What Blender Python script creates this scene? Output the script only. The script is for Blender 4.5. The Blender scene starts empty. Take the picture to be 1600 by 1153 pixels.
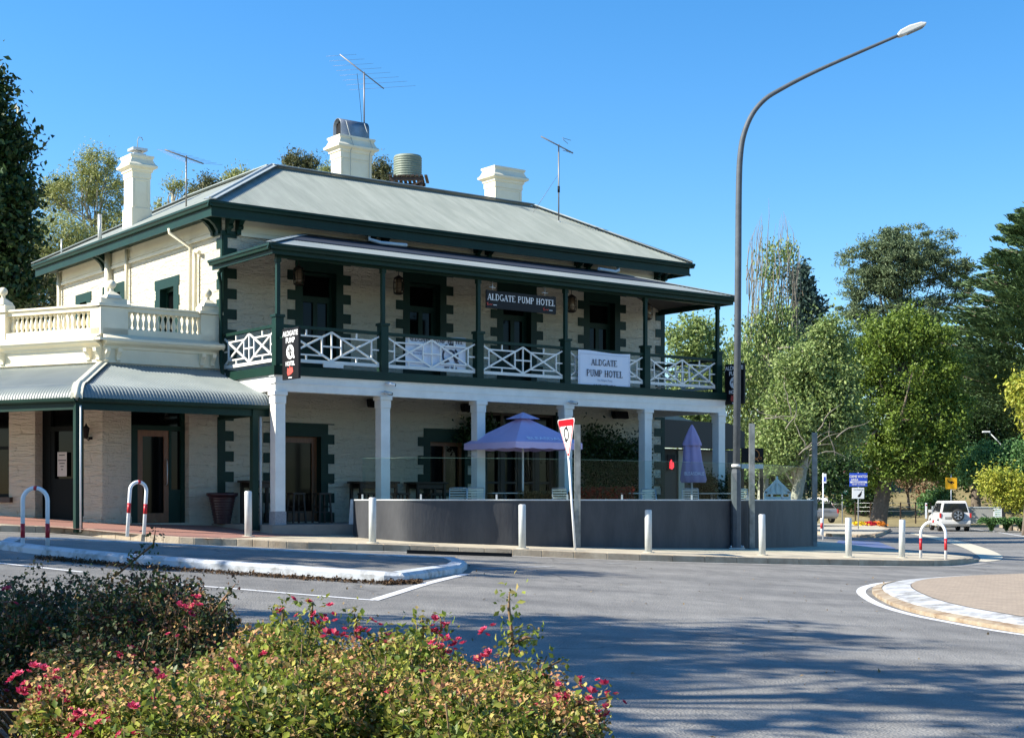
import bpy, bmesh, math, random
import numpy as np
from mathutils import Vector, Matrix
R = math.radians
S = bpy.context.scene
# ---------------------------------------------------------------- camera, sky, sun, exposure
CZ = 1.65
cam = bpy.data.cameras.new('camera'); co = bpy.data.objects.new('camera', cam); S.collection.objects.link(co)
co.location = (0, 0, CZ); co.rotation_euler = (R(90), 0, 0)
cam.sensor_width = 36; cam.lens = 52.07; cam.shift_y = .1284; cam.clip_end = 2000; cam.clip_start = .1
S.camera = co
EL = 36
w = bpy.data.worlds.new('World'); S.world = w; w.use_nodes = True
nt = w.node_tree; bg = nt.nodes['Background']
sky = nt.nodes.new('ShaderNodeTexSky'); sky.sky_type = 'NISHITA'; sky.sun_disc = False
sky.sun_elevation = R(EL); sky.sun_rotation = R(268); sky.air_density = 1.0; sky.dust_density = .3; sky.ozone_density = 4.0
hs = nt.nodes.new('ShaderNodeHueSaturation'); hs.inputs['Saturation'].default_value = 1.30; hs.inputs['Value'].default_value = 1.25
nt.links.new(sky.outputs[0], hs.inputs['Color']); nt.links.new(hs.outputs[0], bg.inputs[0]); bg.inputs[1].default_value = .088
sl = bpy.data.lights.new('sun', 'SUN'); sl.energy = 5.0; sl.angle = R(.5); sl.color = (1, .93, .80)
so = bpy.data.objects.new('sun', sl); S.collection.objects.link(so)
AZ = R(251)
sd = Vector((math.sin(AZ)*math.cos(R(EL)), math.cos(AZ)*math.cos(R(EL)), math.sin(R(EL))))
so.rotation_euler = sd.to_track_quat('Z', 'Y').to_euler(); so.location = (-30, 0, 40)
S.view_settings.view_transform = 'Standard'; S.view_settings.look = 'None'; S.view_settings.exposure = 1.05; S.view_settings.gamma = 1

# ---------------------------------------------------------------- helpers
COL = S.collection
F = 2314.0; HZ = 782.0
def smin(v, c, k): return c - k*math.log1p(math.exp(min(50, (c-v)/k)))
def smax(v, c, k): return c + k*math.log1p(math.exp(min(50, (v-c)/k)))
def gz(x, y):
    xs = smax(smin(x, 17, 1.0), -14, 1.0); ys = smax(smin(y, 40, 1.0), -10, 1.0)
    return CZ - 1.13 - .052*xs + .02*(ys-33)
def at(px, py, off=0.0):
    Y = 2.5; st = .25
    g = lambda Y: CZ-(py-HZ)/F*Y - gz((px-800)/F*Y, Y) - off
    while g(Y) > 0 and Y < 400: Y += st
    lo, hi = Y-st, Y
    for _ in range(30):
        m = (lo+hi)/2
        if g(m) > 0: lo = m
        else: hi = m
    x = (px-800)/F*lo
    return Vector((x, lo, gz(x, lo)+off))
def pt(px, py, Y): return Vector(((px-800)/F*Y, Y, CZ+(HZ-py)/F*Y))
ANG = math.atan2(.6019, .7986)
UX, VX = Vector((.7986, .6019, 0)), Vector((-.6019, .7986, 0))
P0 = Vector((-5.22, 33, CZ-.54))
def BW(a, b, z=0.0): return P0 + UX*a + VX*b + Vector((0, 0, z))

MATS = {}
def mat(name, col, rough=.7, metal=0, col2=None, nscale=3, bump=0, bscale=20, spec=.5, detail=4, coords='Object', stretch=None, contrast=(.35, .65), emit=None):
    if name in MATS: return MATS[name]
    m = bpy.data.materials.new(name); m.use_nodes = True; t = m.node_tree; b = t.nodes['Principled BSDF']
    b.inputs['Base Color'].default_value = (*col, 1); b.inputs['Roughness'].default_value = rough
    b.inputs['Metallic'].default_value = metal; b.inputs['Specular IOR Level'].default_value = spec
    if emit: b.inputs['Emission Color'].default_value = (*emit[:3], 1); b.inputs['Emission Strength'].default_value = emit[3]
    if col2 is not None or bump:
        tc = t.nodes.new('ShaderNodeTexCoord'); mp = t.nodes.new('ShaderNodeMapping'); t.links.new(tc.outputs[coords], mp.inputs[0])
        if stretch: mp.inputs['Scale'].default_value = stretch
    if col2 is not None:
        n = t.nodes.new('ShaderNodeTexNoise'); n.inputs['Scale'].default_value = nscale; n.inputs['Detail'].default_value = detail; n.inputs['Roughness'].default_value = .65
        t.links.new(mp.outputs[0], n.inputs['Vector'])
        r = t.nodes.new('ShaderNodeValToRGB'); r.color_ramp.elements[0].position = contrast[0]; r.color_ramp.elements[1].position = contrast[1]
        r.color_ramp.elements[0].color = (*col, 1); r.color_ramp.elements[1].color = (*col2, 1)
        t.links.new(n.outputs[0], r.inputs[0]); t.links.new(r.outputs[0], b.inputs['Base Color'])
    if bump:
        n2 = t.nodes.new('ShaderNodeTexNoise'); n2.inputs['Scale'].default_value = bscale; n2.inputs['Detail'].default_value = 5
        t.links.new(mp.outputs[0], n2.inputs['Vector'])
        bp = t.nodes.new('ShaderNodeBump'); bp.inputs['Strength'].default_value = bump; bp.inputs['Distance'].default_value = .02
        t.links.new(n2.outputs[0], bp.inputs['Height']); t.links.new(bp.outputs[0], b.inputs['Normal'])
    MATS[name] = m; return m
def stone_mat(name, col, col2, strength=.8):
    m = bpy.data.materials.new(name); m.use_nodes = True; t = m.node_tree; L = t.links.new; b = t.nodes['Principled BSDF']
    b.inputs['Roughness'].default_value = .75
    tc = t.nodes.new('ShaderNodeTexCoord'); sp = t.nodes.new('ShaderNodeSeparateXYZ'); L(tc.outputs['Object'], sp.inputs[0])
    ad = t.nodes.new('ShaderNodeMath'); L(sp.outputs[0], ad.inputs[0]); L(sp.outputs[1], ad.inputs[1])
    cb = t.nodes.new('ShaderNodeCombineXYZ'); L(ad.outputs[0], cb.inputs[0]); L(sp.outputs[2], cb.inputs[1])
    wn = t.nodes.new('ShaderNodeTexNoise'); wn.inputs['Scale'].default_value = 2.2; wn.inputs['Detail'].default_value = 3; L(cb.outputs[0], wn.inputs['Vector'])
    mx = t.nodes.new('ShaderNodeVectorMath'); mx.operation = 'MULTIPLY_ADD'; mx.inputs[1].default_value = (.35, .22, 0); L(wn.outputs['Color'], mx.inputs[0]); L(cb.outputs[0], mx.inputs[2])
    br = t.nodes.new('ShaderNodeTexBrick'); br.inputs['Scale'].default_value = 1; br.inputs['Brick Width'].default_value = .62; br.inputs['Row Height'].default_value = .245
    br.inputs['Mortar Size'].default_value = .014; br.inputs['Mortar Smooth'].default_value = .8; L(mx.outputs[0], br.inputs['Vector'])
    n = t.nodes.new('ShaderNodeTexNoise'); n.inputs['Scale'].default_value = 5; n.inputs['Detail'].default_value = 8; n.inputs['Roughness'].default_value = .68
    mp = t.nodes.new('ShaderNodeMapping'); mp.inputs['Scale'].default_value = (1, 2.6, 1); L(cb.outputs[0], mp.inputs[0]); L(mp.outputs[0], n.inputs['Vector'])
    h = t.nodes.new('ShaderNodeMath'); h.operation = 'MULTIPLY_ADD'; h.inputs[1].default_value = -.10; L(br.outputs['Fac'], h.inputs[0]); L(n.outputs[0], h.inputs[2])
    bp = t.nodes.new('ShaderNodeBump'); bp.inputs['Strength'].default_value = strength; bp.inputs['Distance'].default_value = .14; L(h.outputs[0], bp.inputs['Height']); L(bp.outputs[0], b.inputs['Normal'])
    r = t.nodes.new('ShaderNodeValToRGB'); r.color_ramp.elements[0].position = .22; r.color_ramp.elements[1].position = .42
    r.color_ramp.elements[0].color = (*col2, 1); r.color_ramp.elements[1].color = (*col, 1); L(h.outputs[0], r.inputs[0]); L(r.outputs[0], b.inputs['Base Color'])
    MATS[name] = m; return m
def leaf_mat(name, cols, rough=.5, trans=.3):
    if name in MATS: return MATS[name]
    m = bpy.data.materials.new(name); m.use_nodes = True; t = m.node_tree; L = t.links.new; b = t.nodes['Principled BSDF']
    b.inputs['Roughness'].default_value = rough; b.inputs['Specular IOR Level'].default_value = .35
    g = t.nodes.new('ShaderNodeNewGeometry'); r = t.nodes.new('ShaderNodeValToRGB'); L(g.outputs['Random Per Island'], r.inputs[0])
    e = r.color_ramp.elements; n = len(cols)
    e[0].color = (*cols[0], 1); e[0].position = 0; e[1].color = (*cols[-1], 1); e[1].position = 1
    for i in range(1, n-1):
        q = e.new(i/(n-1)); q.color = (*cols[i], 1)
    L(r.outputs[0], b.inputs['Base Color'])
    tr = t.nodes.new('ShaderNodeBsdfTranslucent'); L(r.outputs[0], tr.inputs[0]); mx = t.nodes.new('ShaderNodeMixShader'); mx.inputs[0].default_value = trans
    L(b.outputs[0], mx.inputs[1]); L(tr.outputs[0], mx.inputs[2]); L(mx.outputs[0], t.nodes['Material Output'].inputs[0])
    MATS[name] = m; return m
def glass_mat(name, tint, refl=.5):
    m = bpy.data.materials.new(name); m.use_nodes = True; t = m.node_tree; L = t.links.new
    tr = t.nodes.new('ShaderNodeBsdfTransparent'); tr.inputs[0].default_value = (*tint, 1)
    gl = t.nodes.new('ShaderNodeBsdfGlossy'); gl.inputs['Roughness'].default_value = .02
    fr = t.nodes.new('ShaderNodeLayerWeight'); fr.inputs[0].default_value = refl
    mx = t.nodes.new('ShaderNodeMixShader'); L(fr.outputs['Fresnel'], mx.inputs[0]); L(tr.outputs[0], mx.inputs[1]); L(gl.outputs[0], mx.inputs[2]); L(mx.outputs[0], t.nodes['Material Output'].inputs[0])
    MATS[name] = m; return m

class Fr:   # a wall frame: s along, d outward, z up
    def __init__(s, O, e, n): s.O = Vector(O); s.e = Vector(e).normalized(); s.n = Vector(n).normalized()
    def p(s, a, d, z): return s.O + s.e*a + s.n*d + Vector((0, 0, z))
class MB:
    def __init__(s): s.v = []; s.f = []; s.mi = []; s.sm = []
    def add(s, vs, fs, m=0, smooth=False):
        k = len(s.v); s.v += [tuple(v) for v in vs]
        for f in fs: s.f.append([i+k for i in f]); s.mi.append(m); s.sm.append(smooth)
        return s
    def hexa(s, P, m=0): return s.add(P, [(0,3,2,1), (4,5,6,7), (0,1,5,4), (1,2,6,5), (2,3,7,6), (3,0,4,7)], m)
    def box(s, x0, x1, y0, y1, z0, z1, m=0):
        return s.hexa([(x0,y0,z0), (x1,y0,z0), (x1,y1,z0), (x0,y1,z0), (x0,y0,z1), (x1,y0,z1), (x1,y1,z1), (x0,y1,z1)], m)
    def fbox(s, fr, a0, a1, d0, d1, z0, z1, m=0):
        p = fr.p; return s.hexa([p(a0,d1,z0), p(a1,d1,z0), p(a1,d0,z0), p(a0,d0,z0), p(a0,d1,z1), p(a1,d1,z1), p(a1,d0,z1), p(a0,d0,z1)], m)
    def bar(s, a, b, w, h, m=0, up=(0,0,1)):     # rectangular bar from a to b; w sideways, h along up
        a = Vector(a); b = Vector(b); d = (b-a).normalized(); up = Vector(up)
        if abs(d.dot(up)) > .98: up = Vector((0,1,0)) if abs(d.y) < .9 else Vector((1,0,0))
        sx = d.cross(up).normalized(); uz = sx.cross(d)
        P = [q + sx*i*w/2 + uz*j*h/2 for q in (a, b) for (i, j) in ((-1,-1), (1,-1), (1,1), (-1,1))]
        return s.hexa(P, m)
    def tube(s, pts, r, n=8, m=0, smooth=True):
        pts = [Vector(p) for p in pts]; N = len(pts)
        rs = list(r) if isinstance(r, (list, tuple)) else [r]*N
        vs = []; ref = None
        for i, p in enumerate(pts):
            d = (pts[min(i+1, N-1)]-pts[max(i-1, 0)]).normalized()
            if ref is None: ref = Vector((1,0,0)) if abs(d.x) < .9 else Vector((0,1,0))
            x = d.cross(ref).normalized(); y = d.cross(x); ref = -y if False else x.cross(d)
            for k in range(n):
                a = 2*math.pi*k/n; vs.append(p + (x*math.cos(a)+y*math.sin(a))*rs[i])
        fs = [(i*n+k, i*n+(k+1)%n, (i+1)*n+(k+1)%n, (i+1)*n+k) for i in range(N-1) for k in range(n)]
        s.add(vs, fs, m, smooth); k0 = len(s.v)-N*n
        for ring, rev in ((0, 1), (N-1, 0)):
            f = [k0+ring*n+k for k in range(n)]; s.f.append(f[::-1] if not rev else f); s.mi.append(m); s.sm.append(False)
        return s
    def lathe(s, prof, c=(0,0,0), n=16, m=0, smooth=True, sc=(1,1)):
        c = Vector(c); vs = []
        for (r, z) in prof:
            for k in range(n):
                a = 2*math.pi*k/n; vs.append(c+Vector((r*math.cos(a)*sc[0], r*math.sin(a)*sc[1], z)))
        N = len(prof)
        fs = [(i*n+k, i*n+(k+1)%n, (i+1)*n+(k+1)%n, (i+1)*n+k) for i in range(N-1) for k in range(n)]
        s.add(vs, fs, m, smooth); k0 = len(s.v)-N*n
        s.f.append([k0+k for k in range(n)][::-1]); s.mi.append(m); s.sm.append(False)
        s.f.append([k0+(N-1)*n+k for k in range(n)]); s.mi.append(m); s.sm.append(False)
        return s
    def prism(s, poly, ex, ey, ez, O=(0,0,0), m=0):   # polygon (2D) in axes ex,ey extruded along vector ez
        O = Vector(O); ex = Vector(ex); ey = Vector(ey); ez = Vector(ez); n = len(poly)
        A = [O+ex*x+ey*y for x, y in poly]; B = [p+ez for p in A]
        s.add(A+B, [tuple(range(n))[::-1], tuple(range(n, 2*n))]+[(i, (i+1) % n, n+(i+1) % n, n+i) for i in range(n)], m); return s
    def build(s, name, mats, parent=None, bevel=0, loc=None, seg=2):
        me = bpy.data.meshes.new(name); me.from_pydata(s.v, [], s.f)
        if not isinstance(mats, (list, tuple)): mats = [mats]
        for q in mats: me.materials.append(q)
        me.polygons.foreach_set('material_index', s.mi); me.polygons.foreach_set('use_smooth', s.sm)
        bm = bmesh.new(); bm.from_mesh(me); bmesh.ops.recalc_face_normals(bm, faces=bm.faces); bm.to_mesh(me); bm.free()
        o = bpy.data.objects.new(name, me); COL.objects.link(o)
        if parent: o.parent = parent
        if loc is not None: o.location = loc
        if bevel:
            b = o.modifiers.new('bevel', 'BEVEL'); b.width = bevel; b.segments = seg; b.limit_method = 'ANGLE'; b.angle_limit = R(40)
        return o
def thing(name, label, cat, loc=(0,0,0), rz=0, group=None):
    o = bpy.data.objects.new(name, None); COL.objects.link(o); o.location = loc; o.rotation_euler = (0, 0, rz); o.empty_display_size = .2
    return tag(o, label, cat, group)
def tag(o, label, cat, group=None, kind=None):
    o['label'] = label; o['category'] = cat
    if group: o['group'] = group
    if kind: o['kind'] = kind
    return o
def copy_tree(o, parent=None):
    c = o.copy(); COL.objects.link(c)
    if parent: c.parent = parent
    for ch in [x for x in KIDS(o)]: copy_tree(ch, c)
    return c
def KIDS(o): return [x for x in bpy.data.objects if x.parent == o]
def place(src, label, loc, rz=None, group=None):
    c = copy_tree(src); c.location = loc
    if rz is not None: c.rotation_euler = (0, 0, rz)
    c['label'] = label
    if group: c['group'] = group
    return c
def np_mesh(name, V, T, mats, parent=None, mi=None, smooth=False):
    me = bpy.data.meshes.new(name); nv = len(V); nf = len(T); k = T.shape[1]
    me.vertices.add(nv); me.vertices.foreach_set('co', np.asarray(V, dtype=np.float32).ravel())
    me.loops.add(nf*k); me.loops.foreach_set('vertex_index', T.astype(np.int32).ravel())
    me.polygons.add(nf); me.polygons.foreach_set('loop_start', np.arange(0, nf*k, k, dtype=np.int32)); me.polygons.foreach_set('loop_total', np.full(nf, k, dtype=np.int32))
    if mi is not None: me.polygons.foreach_set('material_index', mi.astype(np.int32))
    if smooth: me.polygons.foreach_set('use_smooth', np.ones(nf, dtype=bool))
    for q in (mats if isinstance(mats, (list, tuple)) else [mats]): me.materials.append(q)
    me.update(calc_edges=True); me.validate()
    o = bpy.data.objects.new(name, me); COL.objects.link(o)
    if parent: o.parent = parent
    return o
def leaves(name, C, size, m, parent, rng, aspect=.55, up=.25, dirs=None, jit=.35, fold=.15):
    N = len(C); d = rng.normal(size=(N, 3))
    if dirs is not None: d = dirs + d*jit
    d /= np.linalg.norm(d, axis=1)[:, None]+1e-9
    nrm = rng.normal(size=(N, 3)); nrm[:, 2] += up*3
    sx = np.cross(d, nrm); sx /= np.linalg.norm(sx, axis=1)[:, None]+1e-9
    nn = np.cross(sx, d); s = size*rng.uniform(.5, 1.45, size=(N, 1))
    V = np.empty((N, 4, 3)); V[:, 0] = C - d*s*.5; V[:, 2] = C + d*s*.5
    V[:, 1] = C + sx*s*aspect*.5 + nn*s*fold; V[:, 3] = C - sx*s*aspect*.5 + nn*s*fold
    b = np.arange(N)[:, None]*4
    T = np.concatenate([b+np.array([[0, 1, 2]]), b+np.array([[0, 2, 3]])], axis=1).reshape(-1, 3)
    return np_mesh(name, V.reshape(-1, 3), T, m, parent)
def drape(name, pts, off, m, step=1.0, skirt=0, kind='structure', zfn=None, parent=None):
    bm = bmesh.new(); vs = [bm.verts.new((p[0], p[1], 0)) for p in pts]; f = bm.faces.new(vs)
    bm.normal_update()
    if f.normal.z < 0: bmesh.ops.reverse_faces(bm, faces=[f])
    bmesh.ops.triangulate(bm, faces=bm.faces[:])
    xs = [p[0] for p in pts]; ys = [p[1] for p in pts]
    for ax, lo, hi in ((0, min(xs), max(xs)), (1, min(ys), max(ys))):
        k = math.ceil(lo/step)*step
        while k < hi:
            co_ = [0, 0, 0]; co_[ax] = k; no = [0, 0, 0]; no[ax] = 1
            bmesh.ops.bisect_plane(bm, geom=bm.verts[:]+bm.edges[:]+bm.faces[:], plane_co=co_, plane_no=no, dist=1e-5); k += step
    fn = zfn or gz
    for v in bm.verts: v.co.z = fn(v.co.x, v.co.y)+off
    if skirt:
        be = [e for e in bm.edges if len(e.link_faces) == 1]
        r = bmesh.ops.extrude_edge_only(bm, edges=be)
        for v in [g for g in r['geom'] if isinstance(g, bmesh.types.BMVert)]: v.co.z -= skirt
    bmesh.ops.recalc_face_normals(bm, faces=bm.faces)
    me = bpy.data.meshes.new(name); bm.to_mesh(me); bm.free(); me.materials.append(m)
    o = bpy.data.objects.new(name, me); COL.objects.link(o)
    if parent: o.parent = parent
    if kind: o['kind'] = kind
    return o
def offs(pts, d, closed=False):      # shift a 2D polyline sideways by d (left of travel positive)
    out = []; n = len(pts)
    for i in range(n):
        a = Vector(pts[(i-1) % n if closed else max(i-1, 0)][:2]); b = Vector(pts[(i+1) % n if closed else min(i+1, n-1)][:2])
        t = (b-a).normalized(); out.append((pts[i][0]-t.y*d, pts[i][1]+t.x*d))
    return out
def smooth_line(pts, n=6):
    P = [Vector(p) for p in pts]; out = []
    for i in range(len(P)-1):
        p0 = P[max(i-1, 0)]; p1 = P[i]; p2 = P[i+1]; p3 = P[min(i+2, len(P)-1)]
        for k in range(n):
            t = k/n; out.append(.5*((2*p1)+(p2-p0)*t+(2*p0-5*p1+4*p2-p3)*t*t+(3*p1-p0-3*p2+p3)*t**3))
    return out+[P[-1]]
# lettering: built-in font, converted to mesh
def text(body, size, m, parent, loc, rot=(R(90), 0, 0), name='lettering', extr=.003, sx=1, bold=0, align='CENTER'):
    c = bpy.data.curves.new(name, 'FONT'); c.body = body; c.size = size; c.extrude = extr; c.align_x = align; c.align_y = 'CENTER'; c.offset = bold
    tmp = bpy.data.objects.new('tmp', c); COL.objects.link(tmp); bpy.context.view_layer.update()
    me = bpy.data.meshes.new_from_object(tmp.evaluated_get(bpy.context.evaluated_depsgraph_get()))
    bpy.data.objects.remove(tmp); me.name = name; me.materials.clear(); me.materials.append(m)
    o = bpy.data.objects.new(name, me); COL.objects.link(o); o.parent = parent; o.location = loc; o.rotation_euler = rot; o.scale = (sx, 1, 1); return o
# a small slab-serif alphabet drawn with strokes
def _arc(cx, cy, rx, ry, a0, a1, n=12): return [(cx+rx*math.cos(R(a0+(a1-a0)*i/n)), cy+ry*math.sin(R(a0+(a1-a0)*i/n))) for i in range(n+1)]
T1, T2 = .17, .07
GL = {'A': (.85, [([(.42, 1), (.1, 0)], T2), ([(.42, 1), (.72, 0)], T1), ([(.2, .33), (.62, .33)], T2)], [(.1, 0), (.73, 0)]),
 'L': (.7, [([(.18, 1), (.18, 0)], T1), ([(.1, .03), (.62, .03)], T2), ([(.6, 0), (.6, .22)], T2)], [(.18, 0), (.18, 1)]),
 'D': (.85, [([(.18, 1), (.18, 0)], T1), ([(.18, .97)]+_arc(.36, .5, .36, .47, 90, -90)+[(.18, .03)], .1)], [(.14, 0), (.14, 1)]),
 'G': (.85, [(_arc(.44, .5, .34, .47, 50, 330), .12), ([(.72, .42), (.72, .08)], T1), ([(.55, .42), (.82, .42)], T2)], []),
 'T': (.75, [([(.38, 1), (.38, 0)], T1), ([(.08, .97), (.68, .97)], T2), ([(.08, 1), (.08, .76)], T2), ([(.68, 1), (.68, .76)], T2)], [(.38, 0)]),
 'E': (.75, [([(.18, 1), (.18, 0)], T1), ([(.1, .97), (.62, .97)], T2), ([(.1, .03), (.66, .03)], T2), ([(.18, .5), (.5, .5)], T2), ([(.62, 1), (.62, .8)], T2), ([(.66, 0), (.66, .22)], T2)], [(.18, 0), (.18, 1)]),
 'P': (.72, [([(.18, 1), (.18, 0)], T1), ([(.18, .97)]+_arc(.38, .73, .24, .24, 90, -90)+[(.18, .49)], .1)], [(.18, 0), (.18, 1)]),
 'U': (.85, [([(.2, 1), (.2, .3)]+_arc(.43, .3, .23, .27, 180, 360)[1:]+[(.66, 1)], .12)], [(.2, 1), (.66, 1)]),
 'M': (1.0, [([(.15, 1), (.15, 0)], T2), ([(.15, 1), (.5, .1)], T1), ([(.85, 1), (.5, .1)], T2), ([(.85, 1), (.85, 0)], T1)], [(.15, 0), (.15, 1), (.85, 0), (.85, 1)]),
 'H': (.9, [([(.2, 1), (.2, 0)], T1), ([(.7, 1), (.7, 0)], T1), ([(.2, .5), (.7, .5)], T2)], [(.2, 0), (.2, 1), (.7, 0), (.7, 1)]),
 'O': (.88, [(_arc(.44, .5, .32, .46, 0, 360, 20), .13)], []), ' ': (.45, [], [])}
def serif(body, h, m, parent, O, ex, ez, sp=1.0, name='lettering', d=.002):
    ex = Vector(ex).normalized(); ez = Vector(ez).normalized(); ny = ex.cross(ez)   # faces -cross
    W = sum(GL[c][0] for c in body)*h*sp; x = -W/2; b = MB(); k = 0
    for c in body:
        wd, st, sf = GL[c]
        strokes = list(st)+[([(q[0]-.15, abs(q[1]-.03)), (q[0]+.15, abs(q[1]-.03))], .07) for q in sf]
        for P, tk in strokes:
            k += 1; off = d+(k % 6)*.0004; q = [Vector((x+p[0]*h*sp, (p[1]-.5)*h)) for p in P]; vs = []
            for i, p in enumerate(q):
                t = (q[min(i+1, len(q)-1)]-q[max(i-1, 0)]).normalized(); nn = Vector((-t.y, t.x))*tk*h/2
                for sg in (1, -1): r_ = p+nn*sg; vs.append(Vector(O)+ex*r_.x+ez*r_.y+ny*off)
            b.add(vs, [(2*i, 2*i+1, 2*i+3, 2*i+2) for i in range(len(q)-1)])
        x += wd*h*sp
    return b.build(name, m, parent)
# ---------------------------------------------------------------- materials
CREAM = mat('cream_paint', (.80, .74, .57), .6, col2=(.74, .67, .50), nscale=1.5, bump=.15, bscale=14)
WALL = stone_mat('painted_stone', (.87, .82, .66), (.56, .50, .35), 1.3)
WHITE = mat('white_paint', (.80, .80, .76), .5, col2=(.70, .70, .66), nscale=2, bump=.05)
GREEN = mat('green_paint', (.004, .024, .017), .5, spec=.22, col2=(.005, .032, .022), nscale=2, bump=.05, bscale=8)
ROOF = mat('roof_metal', (.21, .235, .205), .5, .0, col2=(.285, .31, .275), nscale=1.4, spec=.5, stretch=(3, .4, .4), detail=6)
ROOF2 = mat('canopy_metal', (.19, .22, .215), .4, .0, col2=(.25, .28, .27), nscale=.7, spec=.6, detail=6)
CAP = mat('roof_capping', (.30, .34, .34), .45, col2=(.36, .40, .40), nscale=2)
GAL = mat('galvanised', (.46, .48, .48), .45, .6, col2=(.58, .60, .60), nscale=9)
GALP = mat('grey_steel_paint', (.50, .54, .55), .5, .1, col2=(.60, .63, .63), nscale=5, bump=.03)
BLK = mat('black_paint', (.008, .008, .009), .55, spec=.2)
BGLASS = mat('window_glass', (.003, .0035, .004), .06, spec=.12)
TIMB = mat('timber', (.20, .085, .035), .45, col2=(.14, .055, .022), nscale=4, stretch=(8, 8, .6))
DTIMB = mat('dark_timber', (.035, .020, .014), .6, col2=(.06, .035, .02), nscale=5, stretch=(6, 6, .8))
DARKWALL = mat('charcoal_render', (.036, .039, .046), .6, stretch=(1, 1, .35), col2=(.062, .065, .072), nscale=1.6, bump=.25, bscale=18, spec=.35)
CONC = mat('concrete', (.40, .36, .28), .85, col2=(.50, .46, .37), nscale=2.5, bump=.3, bscale=40)
RED = mat('red_band', (.45, .012, .02), .4)
WPAINT = mat('white_enamel', (.80, .82, .84), .35, col2=(.72, .74, .75), nscale=6)
BARK = mat('bark', (.09, .07, .05), .9, col2=(.16, .13, .10), nscale=6, bump=.6, bscale=12)
PBARK = mat('pale_bark', (.30, .27, .21), .85, col2=(.42, .39, .32), nscale=4, bump=.3)
def road_mat():
    m = bpy.data.materials.new('asphalt'); m.use_nodes = True; t = m.node_tree; L = t.links.new; b = t.nodes['Principled BSDF']
    tc = t.nodes.new('ShaderNodeTexCoord')
    def noise(sc, det, st=(1, 1, 1), rg=.6):
        mp = t.nodes.new('ShaderNodeMapping'); mp.inputs['Scale'].default_value = st; L(tc.outputs['Object'], mp.inputs[0])
        n = t.nodes.new('ShaderNodeTexNoise'); n.inputs['Scale'].default_value = sc; n.inputs['Detail'].default_value = det; n.inputs['Roughness'].default_value = rg; L(mp.outputs[0], n.inputs['Vector']); return n
    big = noise(.55, 6, (.35, 1.3, 1)); mid = noise(3, 5, (1, .35, 1)); fine = noise(70, 3, rg=.8)
    v = t.nodes.new('ShaderNodeTexVoronoi'); v.inputs['Scale'].default_value = 38; L(tc.outputs['Object'], v.inputs['Vector'])
    r1 = t.nodes.new('ShaderNodeValToRGB'); r1.color_ramp.elements[0].position = .36; r1.color_ramp.elements[1].position = .62
    r1.color_ramp.elements[0].color = (.165, .16, .152, 1); r1.color_ramp.elements[1].color = (.255, .245, .228, 1); L(big.outputs[0], r1.inputs[0])
    r2 = t.nodes.new('ShaderNodeValToRGB'); r2.color_ramp.elements[0].position = .3; r2.color_ramp.elements[1].position = .75
    r2.color_ramp.elements[0].color = (.55, .55, .56, 1); r2.color_ramp.elements[1].color = (1.5, 1.5, 1.47, 1); L(fine.outputs[0], r2.inputs[0])
    r3 = t.nodes.new('ShaderNodeValToRGB'); r3.color_ramp.elements[0].position = .35; r3.color_ramp.elements[1].position = .65
    r3.color_ramp.elements[0].color = (.86, .86, .86, 1); r3.color_ramp.elements[1].color = (1.08, 1.08, 1.08, 1); L(mid.outputs[0], r3.inputs[0])
    m1 = t.nodes.new('ShaderNodeMix'); m1.data_type = 'RGBA'; m1.blend_type = 'MULTIPLY'; m1.inputs[0].default_value = 1; L(r1.outputs[0], m1.inputs[6]); L(r2.outputs[0], m1.inputs[7])
    m2 = t.nodes.new('ShaderNodeMix'); m2.data_type = 'RGBA'; m2.blend_type = 'MULTIPLY'; m2.inputs[0].default_value = 1; L(m1.outputs[2], m2.inputs[6]); L(r3.outputs[0], m2.inputs[7])
    wv = t.nodes.new('ShaderNodeVectorMath'); wv.operation = 'MULTIPLY_ADD'; wv.inputs[1].default_value = (.9, .9, 0); L(noise(1.3, 6).outputs['Color'], wv.inputs[0]); L(tc.outputs['Object'], wv.inputs[2])
    vc = t.nodes.new('ShaderNodeTexVoronoi'); vc.feature = 'DISTANCE_TO_EDGE'; vc.inputs['Scale'].default_value = .21; L(wv.outputs[0], vc.inputs['Vector'])
    rc = t.nodes.new('ShaderNodeValToRGB'); rc.color_ramp.elements[0].position = .0; rc.color_ramp.elements[1].position = .006; rc.color_ramp.elements[0].color = (.45, .45, .45, 1); rc.color_ramp.elements[1].color = (1, 1, 1, 1); L(vc.outputs['Distance'], rc.inputs[0])
    mk = t.nodes.new('ShaderNodeValToRGB'); mk.color_ramp.elements[0].position = .45; mk.color_ramp.elements[1].position = .55; L(noise(.3, 3).outputs[0], mk.inputs[0])
    m3 = t.nodes.new('ShaderNodeMix'); m3.data_type = 'RGBA'; m3.blend_type = 'MULTIPLY'; L(mk.outputs[0], m3.inputs[0]); L(m2.outputs[2], m3.inputs[6]); L(rc.outputs[0], m3.inputs[7]); m2 = m3
    L(m2.outputs[2], b.inputs['Base Color']); b.inputs['Roughness'].default_value = .75; b.inputs['Specular IOR Level'].default_value = .35
    bp = t.nodes.new('ShaderNodeBump'); bp.inputs['Strength'].default_value = .7; bp.inputs['Distance'].default_value = .012; L(v.outputs['Distance'], bp.inputs['Height']); L(bp.outputs[0], b.inputs['Normal'])
    MATS['asphalt'] = m; return m
ASPH = road_mat()
FOOT = mat('footpath_paving', (.40, .345, .25), .85, col2=(.54, .48, .36), nscale=2, bump=.3, bscale=30)
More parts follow.
